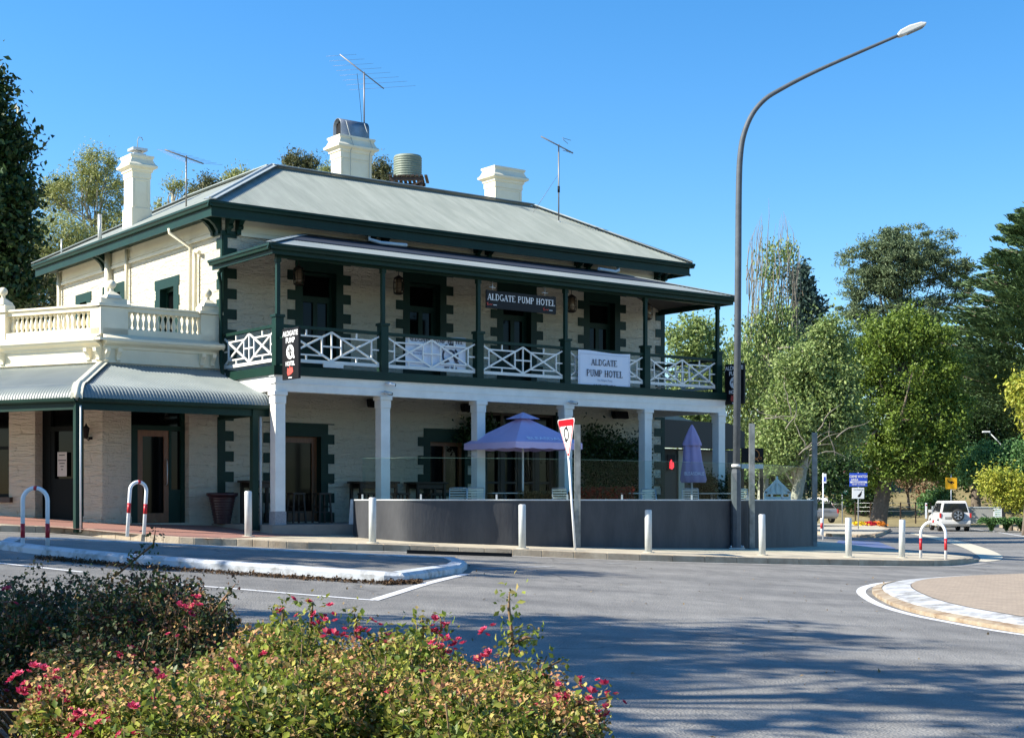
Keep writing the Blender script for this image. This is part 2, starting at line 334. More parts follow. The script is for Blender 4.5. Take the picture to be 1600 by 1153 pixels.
def brick_mat(name, c1, c2, mort, bw, rh):
    m = bpy.data.materials.new(name); m.use_nodes = True; t = m.node_tree; L = t.links.new; b = t.nodes['Principled BSDF']; b.inputs['Roughness'].default_value = .85
    tc = t.nodes.new('ShaderNodeTexCoord'); br = t.nodes.new('ShaderNodeTexBrick'); L(tc.outputs['Object'], br.inputs['Vector'])
    br.inputs['Scale'].default_value = 1; br.inputs['Brick Width'].default_value = bw; br.inputs['Row Height'].default_value = rh; br.inputs['Mortar Size'].default_value = .006
    br.inputs['Color1'].default_value = (*c1, 1); br.inputs['Color2'].default_value = (*c2, 1); br.inputs['Mortar'].default_value = (*mort, 1)
    bp = t.nodes.new('ShaderNodeBump'); bp.inputs['Strength'].default_value = .5; bp.inputs['Distance'].default_value = .01; bp.invert = True
    L(br.outputs['Fac'], bp.inputs['Height']); L(bp.outputs[0], b.inputs['Normal']); L(br.outputs['Color'], b.inputs['Base Color']); return m
REDPAVE = brick_mat('red_paving', (.36, .17, .13), (.30, .15, .12), (.2, .13, .1), .23, .115)
PINKPAVE = brick_mat('roundabout_paving', (.42, .33, .24), (.33, .26, .19), (.22, .18, .14), .23, .115)
KERBW = mat('white_painted_kerb', (.52, .55, .58), .7, col2=(.26, .26, .25), nscale=5, contrast=(.46, .68), bump=.3, bscale=30, detail=8)
KERBC = mat('kerb_concrete', (.27, .21, .145), .9, col2=(.46, .39, .29), nscale=2.2, bump=.4, bscale=30, contrast=(.3, .7))
RUST = mat('stained_kerb', (.22, .15, .09), .9, col2=(.40, .34, .25), nscale=4, bump=.4)
LINE = mat('road_paint', (.72, .72, .72), .6, col2=(.45, .45, .45), nscale=14, contrast=(.5, .78), detail=8)
DRYG = mat('dry_grass', (.16, .13, .06), .95, col2=(.26, .22, .11), nscale=.6, bump=.8, bscale=5, detail=8)
SOIL = mat('mulch', (.045, .03, .02), .95, col2=(.09, .06, .035), nscale=12, bump=1, bscale=30)

# ---------------------------------------------------------------- ground, roads, kerbs
UNSEEN_LAWN = mat('unseen_lawn', (.02, .04, .010), .95, col2=(.045, .07, .02), nscale=1.5, bump=.6, bscale=20)
def hz(x, y):        # terrain: the street's own slope, then a hill behind on the right
    h = gz(x, y) - .035
    k = max(0, min(1, (y-108-.1*max(0, x-30))/34)); h += 6*k*k*(3-2*k)*max(0, min(1, (x-8)/18))
    k2 = max(0, min(1, (y-60)/60)); h += 6*k2*max(0, min(1, (-x+0)/20))
    return h
g = 60; xs = np.concatenate([np.linspace(-500, -42, 10), np.arange(-40, 80, 2.0), np.linspace(82, 600, 12)]); ys = np.concatenate([np.linspace(-120, -12, 6), np.arange(-10, 46, 1.0), np.arange(46, 170, 3.0), np.linspace(172, 1200, 12)])
V = np.array([(x, y, hz(x, y)) for y in ys for x in xs]); nx = len(xs); ny_ = len(ys)
T = np.array([(j*nx+i, j*nx+i+1, (j+1)*nx+i+1, (j+1)*nx+i) for j in range(ny_-1) for i in range(nx-1)])
o = np_mesh('ground', V, T, DRYG, smooth=True); o['kind'] = 'structure'
kb = [(-160, 826), (0, 831), (100, 834), (180, 842), (280, 850), (370, 853), (480, 858), (640, 862), (800, 868), (1000, 876), (1200, 881), (1380, 884), (1478, 884), (1530, 878)]
front = [at(x, y) for x, y in kb]
front = [tuple(p)[:2] for p in smooth_line([Vector((p.x, p.y)) for p in front], 4)]
# the road: one sheet that covers every carriageway
road_pts = [(-60, -15), (45, -15), (60, 30), (62, 60), (56, 100), (40, 106), (22, 104), (14, 90), (9.5, 70), (9.0, 46)]
drape('road', [(-60, 27.8)]+[(-60, -15)]+road_pts[1:]+[(9.0, 40), (9, 36), (-20, 34), (-60, 34)], 0, ASPH, 1.0)
rside = [at(1400, 866), at(1300, 853)]
back = [(9.6, 52), (9.0, 75), (-60, 75), (-60, front[0][1]-1)]
drape('footpath', offs(front, .16)+[tuple(p)[:2] for p in rside]+back, .13, FOOT, 1.0, skirt=.2)
# gutter-side kerb, broken by the joints between its stones
kin = offs(front, .163)
b = MB()
for i in range(len(front)-1):
    a0, a1, c0, c1 = [Vector((*q, 0)) for q in (front[i], front[i+1], kin[i], kin[i+1])]
    nseg = max(1, round((a1-a0).length/1.1))
    for k in range(nseg):
        g0, g1 = k/nseg+.004, (k+1)/nseg-.004
        q = [a0.lerp(a1, g0), a0.lerp(a1, g1), c0.lerp(c1, g1), c0.lerp(c1, g0)]; top = .142
        if front[i][0] > 11.6: top = max(.02, .142-(front[i][0]-11.6)*.08)
        P = [(v.x, v.y, gz(v.x, v.y)-.1) for v in q]+[(v.x+(.0 if j > 1 else 0), v.y+(.02 if j < 2 else 0), gz(v.x, v.y)+top) for j, v in enumerate(q)]
        b.hexa(P)
o = b.build('kerb', KERBC, bevel=.012); o['kind'] = 'structure'
drape('gutter_strip', front+offs(front, -.32)[::-1], .005, mat('gutter_concrete', (.22, .21, .19), .8, col2=(.30, .29, .27), nscale=3, bump=.2), 1.0)
drape('red_paving', [tuple(at(x, y, .13))[:2] for x, y in ((-200, 813), (0, 818), (110, 826), (200, 834), (330, 842), (430, 838))]+[tuple(BW(1.2, -.3))[:2], tuple(BW(1.2, 2.6))[:2], tuple(BW(-3, 2.7))[:2], tuple(BW(-7.5, 11))[:2]], .136, REDPAVE, 1.0)
# drainage pit mouth under the kerb
p0 = at(636, 866); p1 = at(800, 871); o = MB().bar((p0.x, p0.y-.012, gz(p0.x, p0.y)+.055), (p1.x, p1.y-.012, gz(p1.x, p1.y)+.055), .03, .075).build('kerb_inlet', BLK); tag(o, 'long dark drain inlet slot cut into the kerb in front of the charcoal wall', 'drain')
# traffic island with white painted kerb
isl = [(-5, 858), (60, 866), (200, 880), (400, 894), (600, 908), (632, 909), (722, 895), (730, 888), (712, 881), (600, 877), (400, 867), (250, 859), (90, 851), (10, 850)]
ip = [tuple(at(x, y))[:2] for x, y in isl]
drape('traffic_island', offs(ip, .26, True), .12, ASPH, 1.0)
def ring(name, outer, wd, h, m, slope=.05):
    inner = offs(outer, wd, True); n = len(outer); b = MB(); v = []
    for q, dz in ((outer, -.03), (outer, h*.65), (offs(outer, slope, True), h), (inner, h), (inner, -.03)):
        v += [(x, y, gz(x, y)+dz) for x, y in q]
    fs = [(r*n+i, r*n+(i+1) % n, (r+1)*n+(i+1) % n, (r+1)*n+i) for r in range(4) for i in range(n)]
    b.add(v, fs); o = b.build(name, m); o['kind'] = 'structure'; return o
def dens(P, n=4):
    out = []
    for i in range(len(P)):
        a = Vector(P[i]); c = Vector(P[(i+1) % len(P)])
        out += [tuple(a.lerp(c, k/n)) for k in range(n)]
    return out
ring('traffic_island_kerb', dens(ip), .27, .135, KERBW)
# roundabout on the right
rb = [(1600, 993), (1540, 984), (1480, 973), (1420, 961), (1375, 948), (1350, 936), (1338, 925), (1345, 917), (1370, 911), (1410, 907), (1480, 903), (1600, 899)]
rp = [at(x, y) for x, y in rb]
A_ = np.array([[2*p.x, 2*p.y, 1] for p in rp]); B_ = np.array([p.x**2+p.y**2 for p in rp]); cx_, cy_, k_ = np.linalg.lstsq(A_, B_, rcond=None)[0]; rr_ = math.sqrt(k_+cx_**2+cy_**2)
print('roundabout', cx_, cy_, rr_, [tuple(round(c, 1) for c in p[:2]) for p in rp])
rw = [tuple(p)[:2] for p in smooth_line([Vector((p.x, p.y)) for p in rp], 5)]
rw = rw + [(rw[-1][0]+6, rw[-1][1]-.5), (rw[-1][0]+10, rw[-1][1]-6), (rw[-1][0]+9, rw[-1][1]-13), (rw[0][0]+9, rw[0][1]-2.2), (rw[0][0]+4.5, rw[0][1]-1.9)]
rw = rw[::-1]
def inset(P, d):
    c = offs(P, d, True); cen = Vector((sum(p[0] for p in P)/len(P), sum(p[1] for p in P)/len(P)))
    if sum((Vector(p)-cen).length for p in c) > sum((Vector(p)-cen).length for p in P): c = offs(P, -d, True)
    return c
def band(name, P, d0, d1, off, m):
    A = inset(P, d0) if d0 else P; B = inset(P, d1); n = len(P); b = MB()
    b.add([(x, y, gz(x, y)+off) for x, y in A]+[(x, y, gz(x, y)+off) for x, y in B], [(i, (i+1) % n, n+(i+1) % n, n+i) for i in range(n)])
    o = b.build(name, m); o['kind'] = 'structure'; return o
rw = dens(rw, 3)
band('roundabout_edge_line', rw, 0, .16, .005, LINE)
def ring2(name, P, d0, wd, h0, h1, m):
    A = inset(P, d0); B = inset(P, d0+.06); C = inset(P, d0+wd); n = len(P); b = MB(); v = []
    for q, dz in ((A, -.02), (A, h0*.8), (B, h0), (C, h1), (C, -.05)): v += [(x, y, gz(x, y)+dz) for x, y in q]
    b.add(v, [(r*n+i, r*n+(i+1) % n, (r+1)*n+(i+1) % n, (r+1)*n+i) for r in range(4) for i in range(n)]); o = b.build(name, m); o['kind'] = 'structure'
ring2('roundabout_kerb', rw, .27, .16, .07, .09, RUST)
APR = mat('worn_apron_paint', (.50, .51, .52), .75, col2=(.24, .235, .22), nscale=3.5, contrast=(.44, .62), bump=.3, bscale=30, detail=10)
ring2('roundabout_apron', rw, .44, .48, .10, .15, APR)
drape('roundabout_paving', inset(rw, .93), .155, PINKPAVE, 1.0)
# painted lines
def line(name, pl, wd, m=LINE, off=.006):
    P = [tuple(at(x, y))[:2] for x, y in pl]; P = [tuple(q) for q in smooth_line([Vector(p) for p in P], 3)] if len(P) > 2 else P
    b = MB(); L_, R_ = offs(P, wd/2), offs(P, -wd/2); n = len(P)
    b.add([(x, y, gz(x, y)+off) for x, y in L_+R_], [(i, i+1, n+i+1, n+i) for i in range(n-1)]); o = b.build(name, m); o['kind'] = 'structure'; return o
line('road_marking', [(-80, 872), (0, 880), (130, 894)], .12)
line('road_marking', [(250, 912), (330, 917), (450, 927), (585, 938)], .12)
line('road_marking', [(583, 938), (625, 925), (670, 911), (728, 897)], .14, off=.007)
line('road_marking', [(100, 853), (200, 857), (340, 863)], .10)
WORN = mat('worn_road_paint', (.22, .22, .215), .75, col2=(.50, .50, .49), nscale=9, contrast=(.5, .75), detail=10)
for x in range(805, 1000, 70): line('road_marking', [(x, 878+(x-745)*.012), (x+40, 878.6+(x-745)*.012)], .2, m=WORN)
line('road_marking', [(745, 889), (860, 885)], .3, m=WORN)
line('road_marking', [(1500, 824), (1550, 830), (1600, 838), (1680, 850)], .14)
# pale concrete drain strip across the side street
so_ = [(1424, 832), (1450, 836), (1490, 843), (1525, 852), (1552, 861), (1566, 869), (1563, 875), (1540, 878)]
si_ = [(1530, 877), (1531, 871), (1518, 862), (1498, 853), (1470, 845), (1445, 839), (1422, 834)]
drape('drain_strip', [tuple(q)[:2] for q in smooth_line([at(x, y) for x, y in so_], 3)]+[tuple(q)[:2] for q in smooth_line([at(x, y) for x, y in si_], 3)], .009, mat('pale_concrete', (.50, .45, .34), .8, col2=(.58, .53, .42), nscale=2, bump=.1), 1.0)
# parking bay paint
drape('bay_paint', [tuple(at(x, y))[:2] for x, y in ((1300, 857), (1400, 857), (1372, 846), (1310, 844))], .006, mat('blue_paint', (.06, .12, .36), .7, col2=(.15, .16, .18), nscale=3), 1.0)
# sign island in the side street
si2 = [(1262, 832), (1290, 838), (1330, 839), (1368, 840), (1382, 835), (1392, 829), (1360, 821), (1300, 818), (1262, 817)]
ip2 = [tuple(at(x, y))[:2] for x, y in si2]
drape('sign_island', offs(ip2, .3, True), .14, CONC, 2.0); ring('sign_island_kerb', ip2, .32, .15, KERBC)
# far kerb and verge on the right of the main road
vg = [(1500, 814), (1540, 819), (1580, 826), (1620, 833), (1700, 848)]
vp = [tuple(at(x, y))[:2] for x, y in vg]
drape('verge', vp+[(75, vp[-1][1]), (80, 104), (vp[0][0]+1, vp[0][1]+3)], .1, DRYG, 2.0, skirt=.15)
b = MB(); q2 = offs(vp, -.3)
for i in range(len(vp)-1):
    a0, a1, c0, c1 = [Vector((*q, 0)) for q in (vp[i], vp[i+1], q2[i], q2[i+1])]
    for k in range(6):
        q = [a0.lerp(a1, k/6+.02), a0.lerp(a1, k/6+.146), c0.lerp(c1, k/6+.146), c0.lerp(c1, k/6+.02)]
        b.hexa([(v.x, v.y, gz(v.x, v.y)-.05) for v in q]+[(v.x, v.y, gz(v.x, v.y)+.17) for v in q])
o = b.build('verge_kerb', KERBC, bevel=.03); o['kind'] = 'structure'
drape('unseen_lawn', [(-60, -14.9), (60, -14.9), (60, -60), (-60, -60)], .05, UNSEEN_LAWN, 5.0, skirt=.1)  # dark lawn added out of view to darken what the glass reflects
# garden bed the roses grow in
drape('garden_bed', [(-9, 1.2), (2.2, 1.2), (1.5, 6.4), (-.6, 8.4), (-3.0, 10.4), (-12, 11.2)], .06, SOIL, .5, skirt=.1)
# ---------------------------------------------------------------- the hotel
hotel = thing('hotel_building', 'two storey cream stone hotel with green quoins, verandah, balcony and pale metal hip roof', 'hotel', tuple(P0), ANG)
FA = Fr((0, 2.75, 0), (1, 0, 0), (0, -1, 0))         # front wall
FS = Fr((0, 2.75, 0), (0, 1, 0), (-1, 0, 0))         # left side wall: s = b - 2.75
FE = Fr((14.25, 2.75, 0), (0, 1, 0), (1, 0, 0))
def wall(mb, fr, a0, a1, z0, z1, ops, dep=.25, m=0, rm=0):
    xs = sorted({a0, a1, *[o[0] for o in ops], *[o[1] for o in ops]}); zs = sorted({z0, z1, *[o[2] for o in ops], *[o[3] for o in ops]})
    for i in range(len(xs)-1):
        for j in range(len(zs)-1):
            cx, cz = (xs[i]+xs[i+1])/2, (zs[j]+zs[j+1])/2
            if any(o[0] < cx < o[1] and o[2] < cz < o[3] for o in ops): continue
            mb.add([fr.p(xs[i], 0, zs[j]), fr.p(xs[i+1], 0, zs[j]), fr.p(xs[i+1], 0, zs[j+1]), fr.p(xs[i], 0, zs[j+1])], [(0, 1, 2, 3)], m)
    for (p, q, r, s) in ops:
        for A, B_ in (((p, r), (p, s)), ((p, s), (q, s)), ((q, s), (q, r)), ((q, r), (p, r))):
            mb.add([fr.p(A[0], 0, A[1]), fr.p(B_[0], 0, B_[1]), fr.p(B_[0], -dep, B_[1]), fr.p(A[0], -dep, A[1])], [(0, 1, 2, 3)], rm)
UD = [2.62, 5.76, 8.78, 11.83]          # upper doors, centres
up_ops = [(c-.475, c+.475, 3.52, 6.2) for c in UD]
lo_ops = [(1.45, 2.66, .02, 2.12), (5.92, 7.02, .75, 2.08), (7.75, 10.13, .02, 2.92)]
side_ops = [(2.75, 3.58, 4.7, 5.95), (6.2, 7.1, 4.7, 6.2), (8.65, 9.15, 4.7, 6.2)]
H_EAVE = 7.35
b = MB(); wall(b, FA, 0, 14.25, -.15, H_EAVE, up_ops+lo_ops, rm=1); wall(b, FS, 0, 10.9, -.15, H_EAVE, side_ops, .2, rm=1)
wall(b, FE, 0, 5.9, -.15, H_EAVE, []); b.add([(0, 13.65, -.1), (6, 13.65, -.1), (6, 13.65, H_EAVE), (0, 13.65, H_EAVE)], [(0, 1, 2, 3)])
b.add([(14.25, 8.65, -.1), (6, 8.65, -.1), (6, 8.65, H_EAVE), (14.25, 8.65, H_EAVE)], [(0, 1, 2, 3)]); b.add([(6, 13.65, -.1), (6, 8.65, -.1), (6, 8.65, H_EAVE), (6, 13.65, H_EAVE)], [(0, 1, 2, 3)])
b.build('wall', [WALL, GREEN], hotel)
# frieze mouldings under the eaves
b = MB()
for fr, L_ in ((FA, 14.25), (FS, 10.9)):
    b.fbox(fr, .46, L_-.02, .0, .035, 6.88, 7.36); b.fbox(fr, .45, L_-.01, .035, .075, 6.86, 6.93); b.fbox(fr, .45, L_-.01, .035, .06, 6.97, 7.0)
b.build('frieze', CREAM, hotel)
# quoins
def quoin_col(mb, fr, s0, sg, z0, z1, per=.485, wide=.44, nar=.2, d=.02, first=True):
    z = z0; k = 0 if first else 1
    while z < z1-.02:
        h = min(per/2, z1-z); w_ = wide if k % 2 == 0 else nar
        a, c = (s0, s0+w_) if sg > 0 else (s0-w_, s0); mb.fbox(fr, a, c, -.05, d, z, z+h-.0005); z += per/2; k += 1
for i, c in enumerate(UD):
    b = MB(); quoin_col(b, FA, c-.475, -1, 3.52, 6.45, wide=.42); quoin_col(b, FA, c+.475, 1, 3.52, 6.45, wide=.42); b.fbox(FA, c-.4748, c+.4748, -.05, .02, 6.2, 6.449)
    b.build('quoin_surround', GREEN, hotel)
b = MB(); quoin_col(b, FA, 2.66, 1, 0, 2.45, wide=.38); quoin_col(b, FA, 1.45, -1, 0, 2.45, wide=.38); b.fbox(FA, 1.4502, 2.6598, -.05, .02, 2.12, 2.449); b.build('quoin_surround', GREEN, hotel)
b = MB(); quoin_col(b, FA, 5.92, -1, .5, 2.43, wide=.38); quoin_col(b, FA, 7.02, 1, .5, 2.43, wide=.22, nar=.1); b.fbox(FA, 5.9202, 7.0198, -.05, .02, 2.08, 2.429); b.build('quoin_surround', GREEN, hotel)
for q0 in (7.6, 10.131): MB().fbox(FA, q0, q0+.149, -.05, .02, 0, 3.0).build('entrance_jamb', GREEN, hotel)
b = MB(); quoin_col(b, FA, 0, 1, 3.4, 6.86, wide=.36, nar=.12); quoin_col(b, FS, 0, 1, 3.4, 6.86, wide=.30, nar=.1, first=False)
b.box(-.05, .4, 2.70, 3.2, 6.86, 6.95); b.build('corner_quoins', GREEN, hotel)
b = MB(); quoin_col(b, FA, -.14, 1, .5, 2.52, wide=.42, nar=.2); b.build('corner_quoins', GREEN, hotel)
b = MB(); quoin_col(b, FA, 14.25, -1, 3.4, 6.86, wide=.36, nar=.14); quoin_col(b, FE, 0, 1, 3.4, 6.86, wide=.36, nar=.14, first=False); b.build('corner_quoins', GREEN, hotel)
b = MB(); quoin_col(b, FA, 14.25, -1, .0, 3.0, wide=.4, nar=.14); b.build('corner_quoins', GREEN, hotel)
# doors: frame, leaves with glass
def door(fr, a0, a1, z0, z1, tr, mat_, parent, dep=.2, leaves_=2, low=.8, name='door', hb=None):
    b = MB(); t = .07
    b.fbox(fr, a0, a0+t, -dep-.05, -dep, z0, z1); b.fbox(fr, a1-t, a1, -dep-.05, -dep, z0, z1); b.fbox(fr, a0+t, a1-t, -dep-.05, -dep, z1-t, z1)
    if tr: b.fbox(fr, a0+t, a1-t, -dep-.05, -dep, tr, tr+.07)
    top = tr or z1-t; n = leaves_; w_ = (a1-a0-2*t)/n
    for k in range(n):
        x0 = a0+t+k*w_; x1 = x0+w_; y0, y1 = -dep-.048, -dep-.008
        b.fbox(fr, x0, x0+.065, y0, y1, z0, top); b.fbox(fr, x1-.065, x1, y0, y1, z0, top); b.fbox(fr, x0+.065, x1-.065, y0, y1, top-.08, top)
        if low: b.fbox(fr, x0+.065, x1-.065, y0, y1, z0, z0+low)
    d = b.build(name, mat_, parent)
    g = MB(); g.fbox(fr, a0+.02, a1-.02, -dep-.07, -dep-.051, z0, z1-.02); g.build('pane', BGLASS, d)
    if hb is not None:
        h = MB(); x = a0+(a1-a0)*hb; h.tube([fr.p(x, -dep-.01, z0+.85), fr.p(x, -dep+.05, z0+.9), fr.p(x, -dep+.06, z0+1.1), fr.p(x, -dep+.05, z0+1.3), fr.p(x, -dep-.01, z0+1.35)], .014, 8); h.build('handle', GAL, d)
    return d
for c in UD: door(FA, c-.475, c+.475, 3.54, 6.2, 5.55, GREEN, hotel)
door(FA, 1.45, 2.66, .03, 2.12, None, TIMB, hotel, leaves_=1, low=.25, hb=.2)
# ground floor window and glazed entrance
b = MB(); b.fbox(FA, 5.92, 6.0, -.2, -.12, .75, 2.08); b.fbox(FA, 6.94, 7.02, -.2, -.12, .75, 2.08); b.fbox(FA, 6.0, 6.94, -.2, -.12, 1.98, 2.08); b.fbox(FA, 6.0, 6.94, -.2, -.12, .75, .83); b.fbox(FA, 6.44, 6.5, -.19, -.13, .83, 1.98)
wn = b.build('window', TIMB, hotel); b = MB(); b.fbox(FA, 5.93, 7.01, -.22, -.201, .76, 2.07); b.build('pane', BGLASS, wn); b = MB(); b.fbox(FA, 5.86, 7.08, -.02, .08, .66, .749); b.build('sill', GREEN, wn)
b = MB(); n = 4; x0, x1 = 7.75, 10.13; w_ = (x1-x0)/n
for k in range(n+1): b.fbox(FA, max(x0, x0+k*w_-.05), min(x1, x0+k*w_+.05), -.2, -.1, .02, 2.92)
for k in range(n):
    u0, u1 = x0+k*w_+.05, x0+(k+1)*w_-.05
    for za, zb in ((.02, .3), (2.1, 2.25), (2.85, 2.92)): b.fbox(FA, u0, u1, -.19, -.11, za, zb)
    b.fbox(FA, u0, u0+.07, -.18, -.12, .3, 2.1); b.fbox(FA, u1-.07, u1, -.18, -.12, .3, 2.1); b.fbox(FA, u0+.07, u1-.07, -.18, -.12, 1.0, 1.06)
en = b.build('glazed_entrance', DTIMB, hotel); b = MB(); b.fbox(FA, x0, x1, -.225, -.205, .02, 2.9); b.build('pane', BGLASS, en)
for q in side_ops:
    b = MB(); b.fbox(FS, q[0], q[0]+.06, -.2, -.15, q[2], q[3]); b.fbox(FS, q[1]-.06, q[1], -.2, -.15, q[2], q[3]); b.fbox(FS, q[0]+.06, q[1]-.06, -.2, -.15, q[3]-.07, q[3]); b.fbox(FS, q[0]+.06, q[1]-.06, -.2, -.155, 5.35, 5.4)
    wn = b.build('window', GREEN, hotel); b = MB(); b.fbox(FS, q[0], q[1], -.22, -.201, q[2], q[3]); b.build('pane', BGLASS, wn)
    b = MB(); t = .33 if q[0] < 5 else .35
    b.fbox(FS, q[0]-t+.06, q[0], 0, .02, 4.55, q[3]); b.fbox(FS, q[1], q[1]+t-.06, 0, .02, 4.55, q[3]); b.fbox(FS, q[0]-t, q[1]+t, 0, .021, q[3], q[3]+.25); b.fbox(FS, q[0]-t, q[0]+.0, 0, .0215, q[3]-.5, q[3]-.25); b.fbox(FS, q[1], q[1]+t, 0, .0215, q[3]-.5, q[3]-.25)
    b.build('quoin_surround', GREEN, hotel)
# ---- roofs in corrugated sheet
def corr(name, mats, parent, O, e, inw, slope, L_, top, lam=.076, amp=.009, start=0.0, bot=None, n=6):
    """O eave start, e along eave, inw unit horizontal up-slope, slope=tan, top(s)->horizontal run"""
    O = Vector(O); e = Vector(e); inw = Vector(inw); up = inw+Vector((0, 0, slope)); nn = Vector((0, 0, 1))-inw*slope; nn.normalize()
    N = int(L_/lam*n); S_ = np.linspace(start, start+L_, N+1); V = []
    for s in S_:
        d = nn*amp*math.cos(2*math.pi*s/lam); t0 = bot(s) if bot else 0; t1 = max(top(s), t0+.001)
        for k in (0, 1): V.append(O+e*s+up*(t0+(t1-t0)*k)+d)
    T = np.array([(2*i, 2*i+2, 2*i+3, 2*i+1) for i in range(N)])
    return np_mesh(name, np.array([tuple(v) for v in V]), T, mats, parent, smooth=True)
EZ = 7.50; SL = .545; A0, A1, B0, B1 = -.62, 14.8, 2.13, 14.05; RB = 5.5; RA = A0+(RB-B0)
RZ = EZ+SL*(RB-B0)
corr('roof', ROOF, hotel, (A0, B0, EZ), (1, 0, 0), (0, 1, 0), SL, A1-A0, lambda s: min(RB-B0, s, (A1-A0)-s))
corr('roof', ROOF, hotel, (A0, B0, EZ), (0, 1, 0), (1, 0, 0), SL, B1-B0, lambda s: min(RB-B0, s, (B1-B0)-s))
corr('roof', ROOF, hotel, (A1, B0, EZ), (0, 1, 0), (-1, 0, 0), SL, 2*(RB-B0), lambda s: min(s, 2*(RB-B0)-s), n=4)
b = MB(); bb = 2*RB-B0; ra = RB-B0       # rear slopes
b.add([(A1, bb, EZ), (A1-ra, RB, RZ), (RA, RB, RZ), (RA+ra, bb, EZ)], [(0, 1, 2, 3)])
b.add([(RA, RB, RZ), (RA, B1-ra, RZ), (RA+ra, B1, EZ), (RA+ra, bb, EZ)], [(0, 1, 2, 3)]); b.add([(A0, B1, EZ), (RA, B1-ra, RZ), (RA+ra, B1, EZ)], [(0, 1, 2)])
b.build('roof', ROOF, hotel)
b = MB()
for P in ([(A0, B0, EZ), (RA, RB, RZ)], [(A1, B0, EZ), (A1-ra, RB, RZ)], [(RA, RB, RZ), (A1-ra, RB, RZ)], [(RA, RB, RZ), (RA, B1-ra, RZ)], [(A0, B1, EZ), (RA, B1-ra, RZ)]):
    p, q = Vector(P[0]), Vector(P[1]); b.bar(p+Vector((0, 0, .035)), q+Vector((0, 0, .035)), .30, .02); b.tube([p+Vector((0, 0, .05)), q+Vector((0, 0, .05))], .035, 8)
b.build('roof_capping', CAP, hotel)
def gutter(mb, pts, out, z1, h=.12, d=.11):   # ogee gutter + fascia along a path; out = outward unit for each run
    for (p, q), o_ in zip(zip(pts[:-1], pts[1:]), out):
        p = Vector((*p, 0)); q = Vector((*q, 0)); o_ = Vector((*o_, 0)); e = (q-p).normalized(); L_ = (q-p).length
        prof = [(0, z1-h), (d*.6, z1-h), (d*.75, z1-h*.55), (d, z1-h*.4), (d, z1), (d-.015, z1), (d-.02, z1-h*.3), (0, z1-h+.02)]
        mb.prism(prof, o_, (0, 0, 1), e*(L_), O=p)
# main eaves: soffit, fascia, gutter
b = MB(); OV = .5
gp = [(A0-.0, B1), (A0, B0), (A1, B0), (A1, bb)]
g0 = [(A0+.1, B1), (A0+.1, B0+.1), (A1-.1, B0+.1), (A1-.1, bb)]
b.box(A0+.06, A0+.09, B0+.06, B1, 7.16, 7.47); b.box(A0+.09, A1-.09, B0+.06, B0+.09, 7.16, 7.47); b.box(A1-.09, A1-.06, B0+.06, bb, 7.16, 7.47)
b.box(A0+.09, .0, B0+.09, B1-.05, 7.30, 7.33); b.box(0, A1-.09, B0+.09, 2.75, 7.301, 7.331); b.box(14.25, A1-.09, 2.75, bb, 7.302, 7.332)
b.build('fascia', GREEN, hotel)
b = MB(); gutter(b, [(A0+.06, B1), (A0+.06, B0-.05), (A1+.05, B0+.06)][0:2], [(-1, 0)], 7.50, .13, .12); gutter(b, [(A0-.06, B0+.06), (A1+.06, B0+.06)], [(0, -1)], 7.50, .13, .12); gutter(b, [(A1-.06, B0-.05), (A1-.06, bb)], [(1, 0)], 7.50, .13, .12)
b.fbox(Fr((0, B0, 0), (1, 0, 0), (0, -1, 0)), A0+.05, A1-.05, -.06, -.03, 7.14, 7.2)
b.build('gutter', GREEN, hotel)
def bracket(a):
    b = MB()
    b.prism([(0, 7.3), (.42, 7.3), (.42, 7.2), (.3, 7.18), (.18, 7.08), (.10, 6.95), (.10, 6.88), (0, 6.88)], (0, -1, 0), (0, 0, 1), (.11, 0, 0), O=(a-.055, 2.75, 0)); b.tube([(a-.06, 2.58, 7.04), (a+.06, 2.58, 7.04)], .05, 10)
    return b.build('eave_bracket', GREEN, hotel)
for a in (.12, .38, 4.05, 4.45, 7.35, 7.72, 10.82, 11.18, 13.85, 14.12): bracket(a)
for s in (.05, .35, 6.9, 7.2):
    b = MB(); b.prism([(0, 7.3), (.42, 7.3), (.42, 7.2), (.3, 7.18), (.18, 7.08), (.10, 6.95), (.10, 6.88), (0, 6.88)], (-1, 0, 0), (0, 0, 1), (0, .11, 0), O=(0, 2.75+s, 0)); b.build('eave_bracket', GREEN, hotel)
# side wall rainwater pipes
def pipe(pts, r, m, nm='downpipe'): return MB().tube(pts, r, 10, smooth=True).build(nm, m, hotel)
pipe([(-.55, 4.55, 7.2), (-.55, 4.55, 7.1), (-.09, 4.35, 6.75), (-.09, 4.35, 4.6)], .045, CREAM)
pipe([(-.12, 3.78, 6.55), (-.12, 4.02, 6.62), (-.10, 4.05, 6.4), (-.10, 4.05, 4.6)], .05, CREAM)
pipe([(-.12, 9.55, 4.6), (-.12, 9.55, 7.3)], .09, CREAM); pipe([(-.1, 8.3, 5.9), (-.1, 8.3, 7.25)], .05, CREAM); pipe([(-.1, 13.35, 4.6), (-.1, 13.35, 7.25)], .06, CREAM)
pipe([(-.33, 9.6, 7.5), (-.33, 9.6, 8.35)], .055, GAL, 'vent_pipe'); pipe([(-.3, 12.6, 7.5), (-.3, 12.6, 8.1)], .02, GAL, 'vent_pipe')
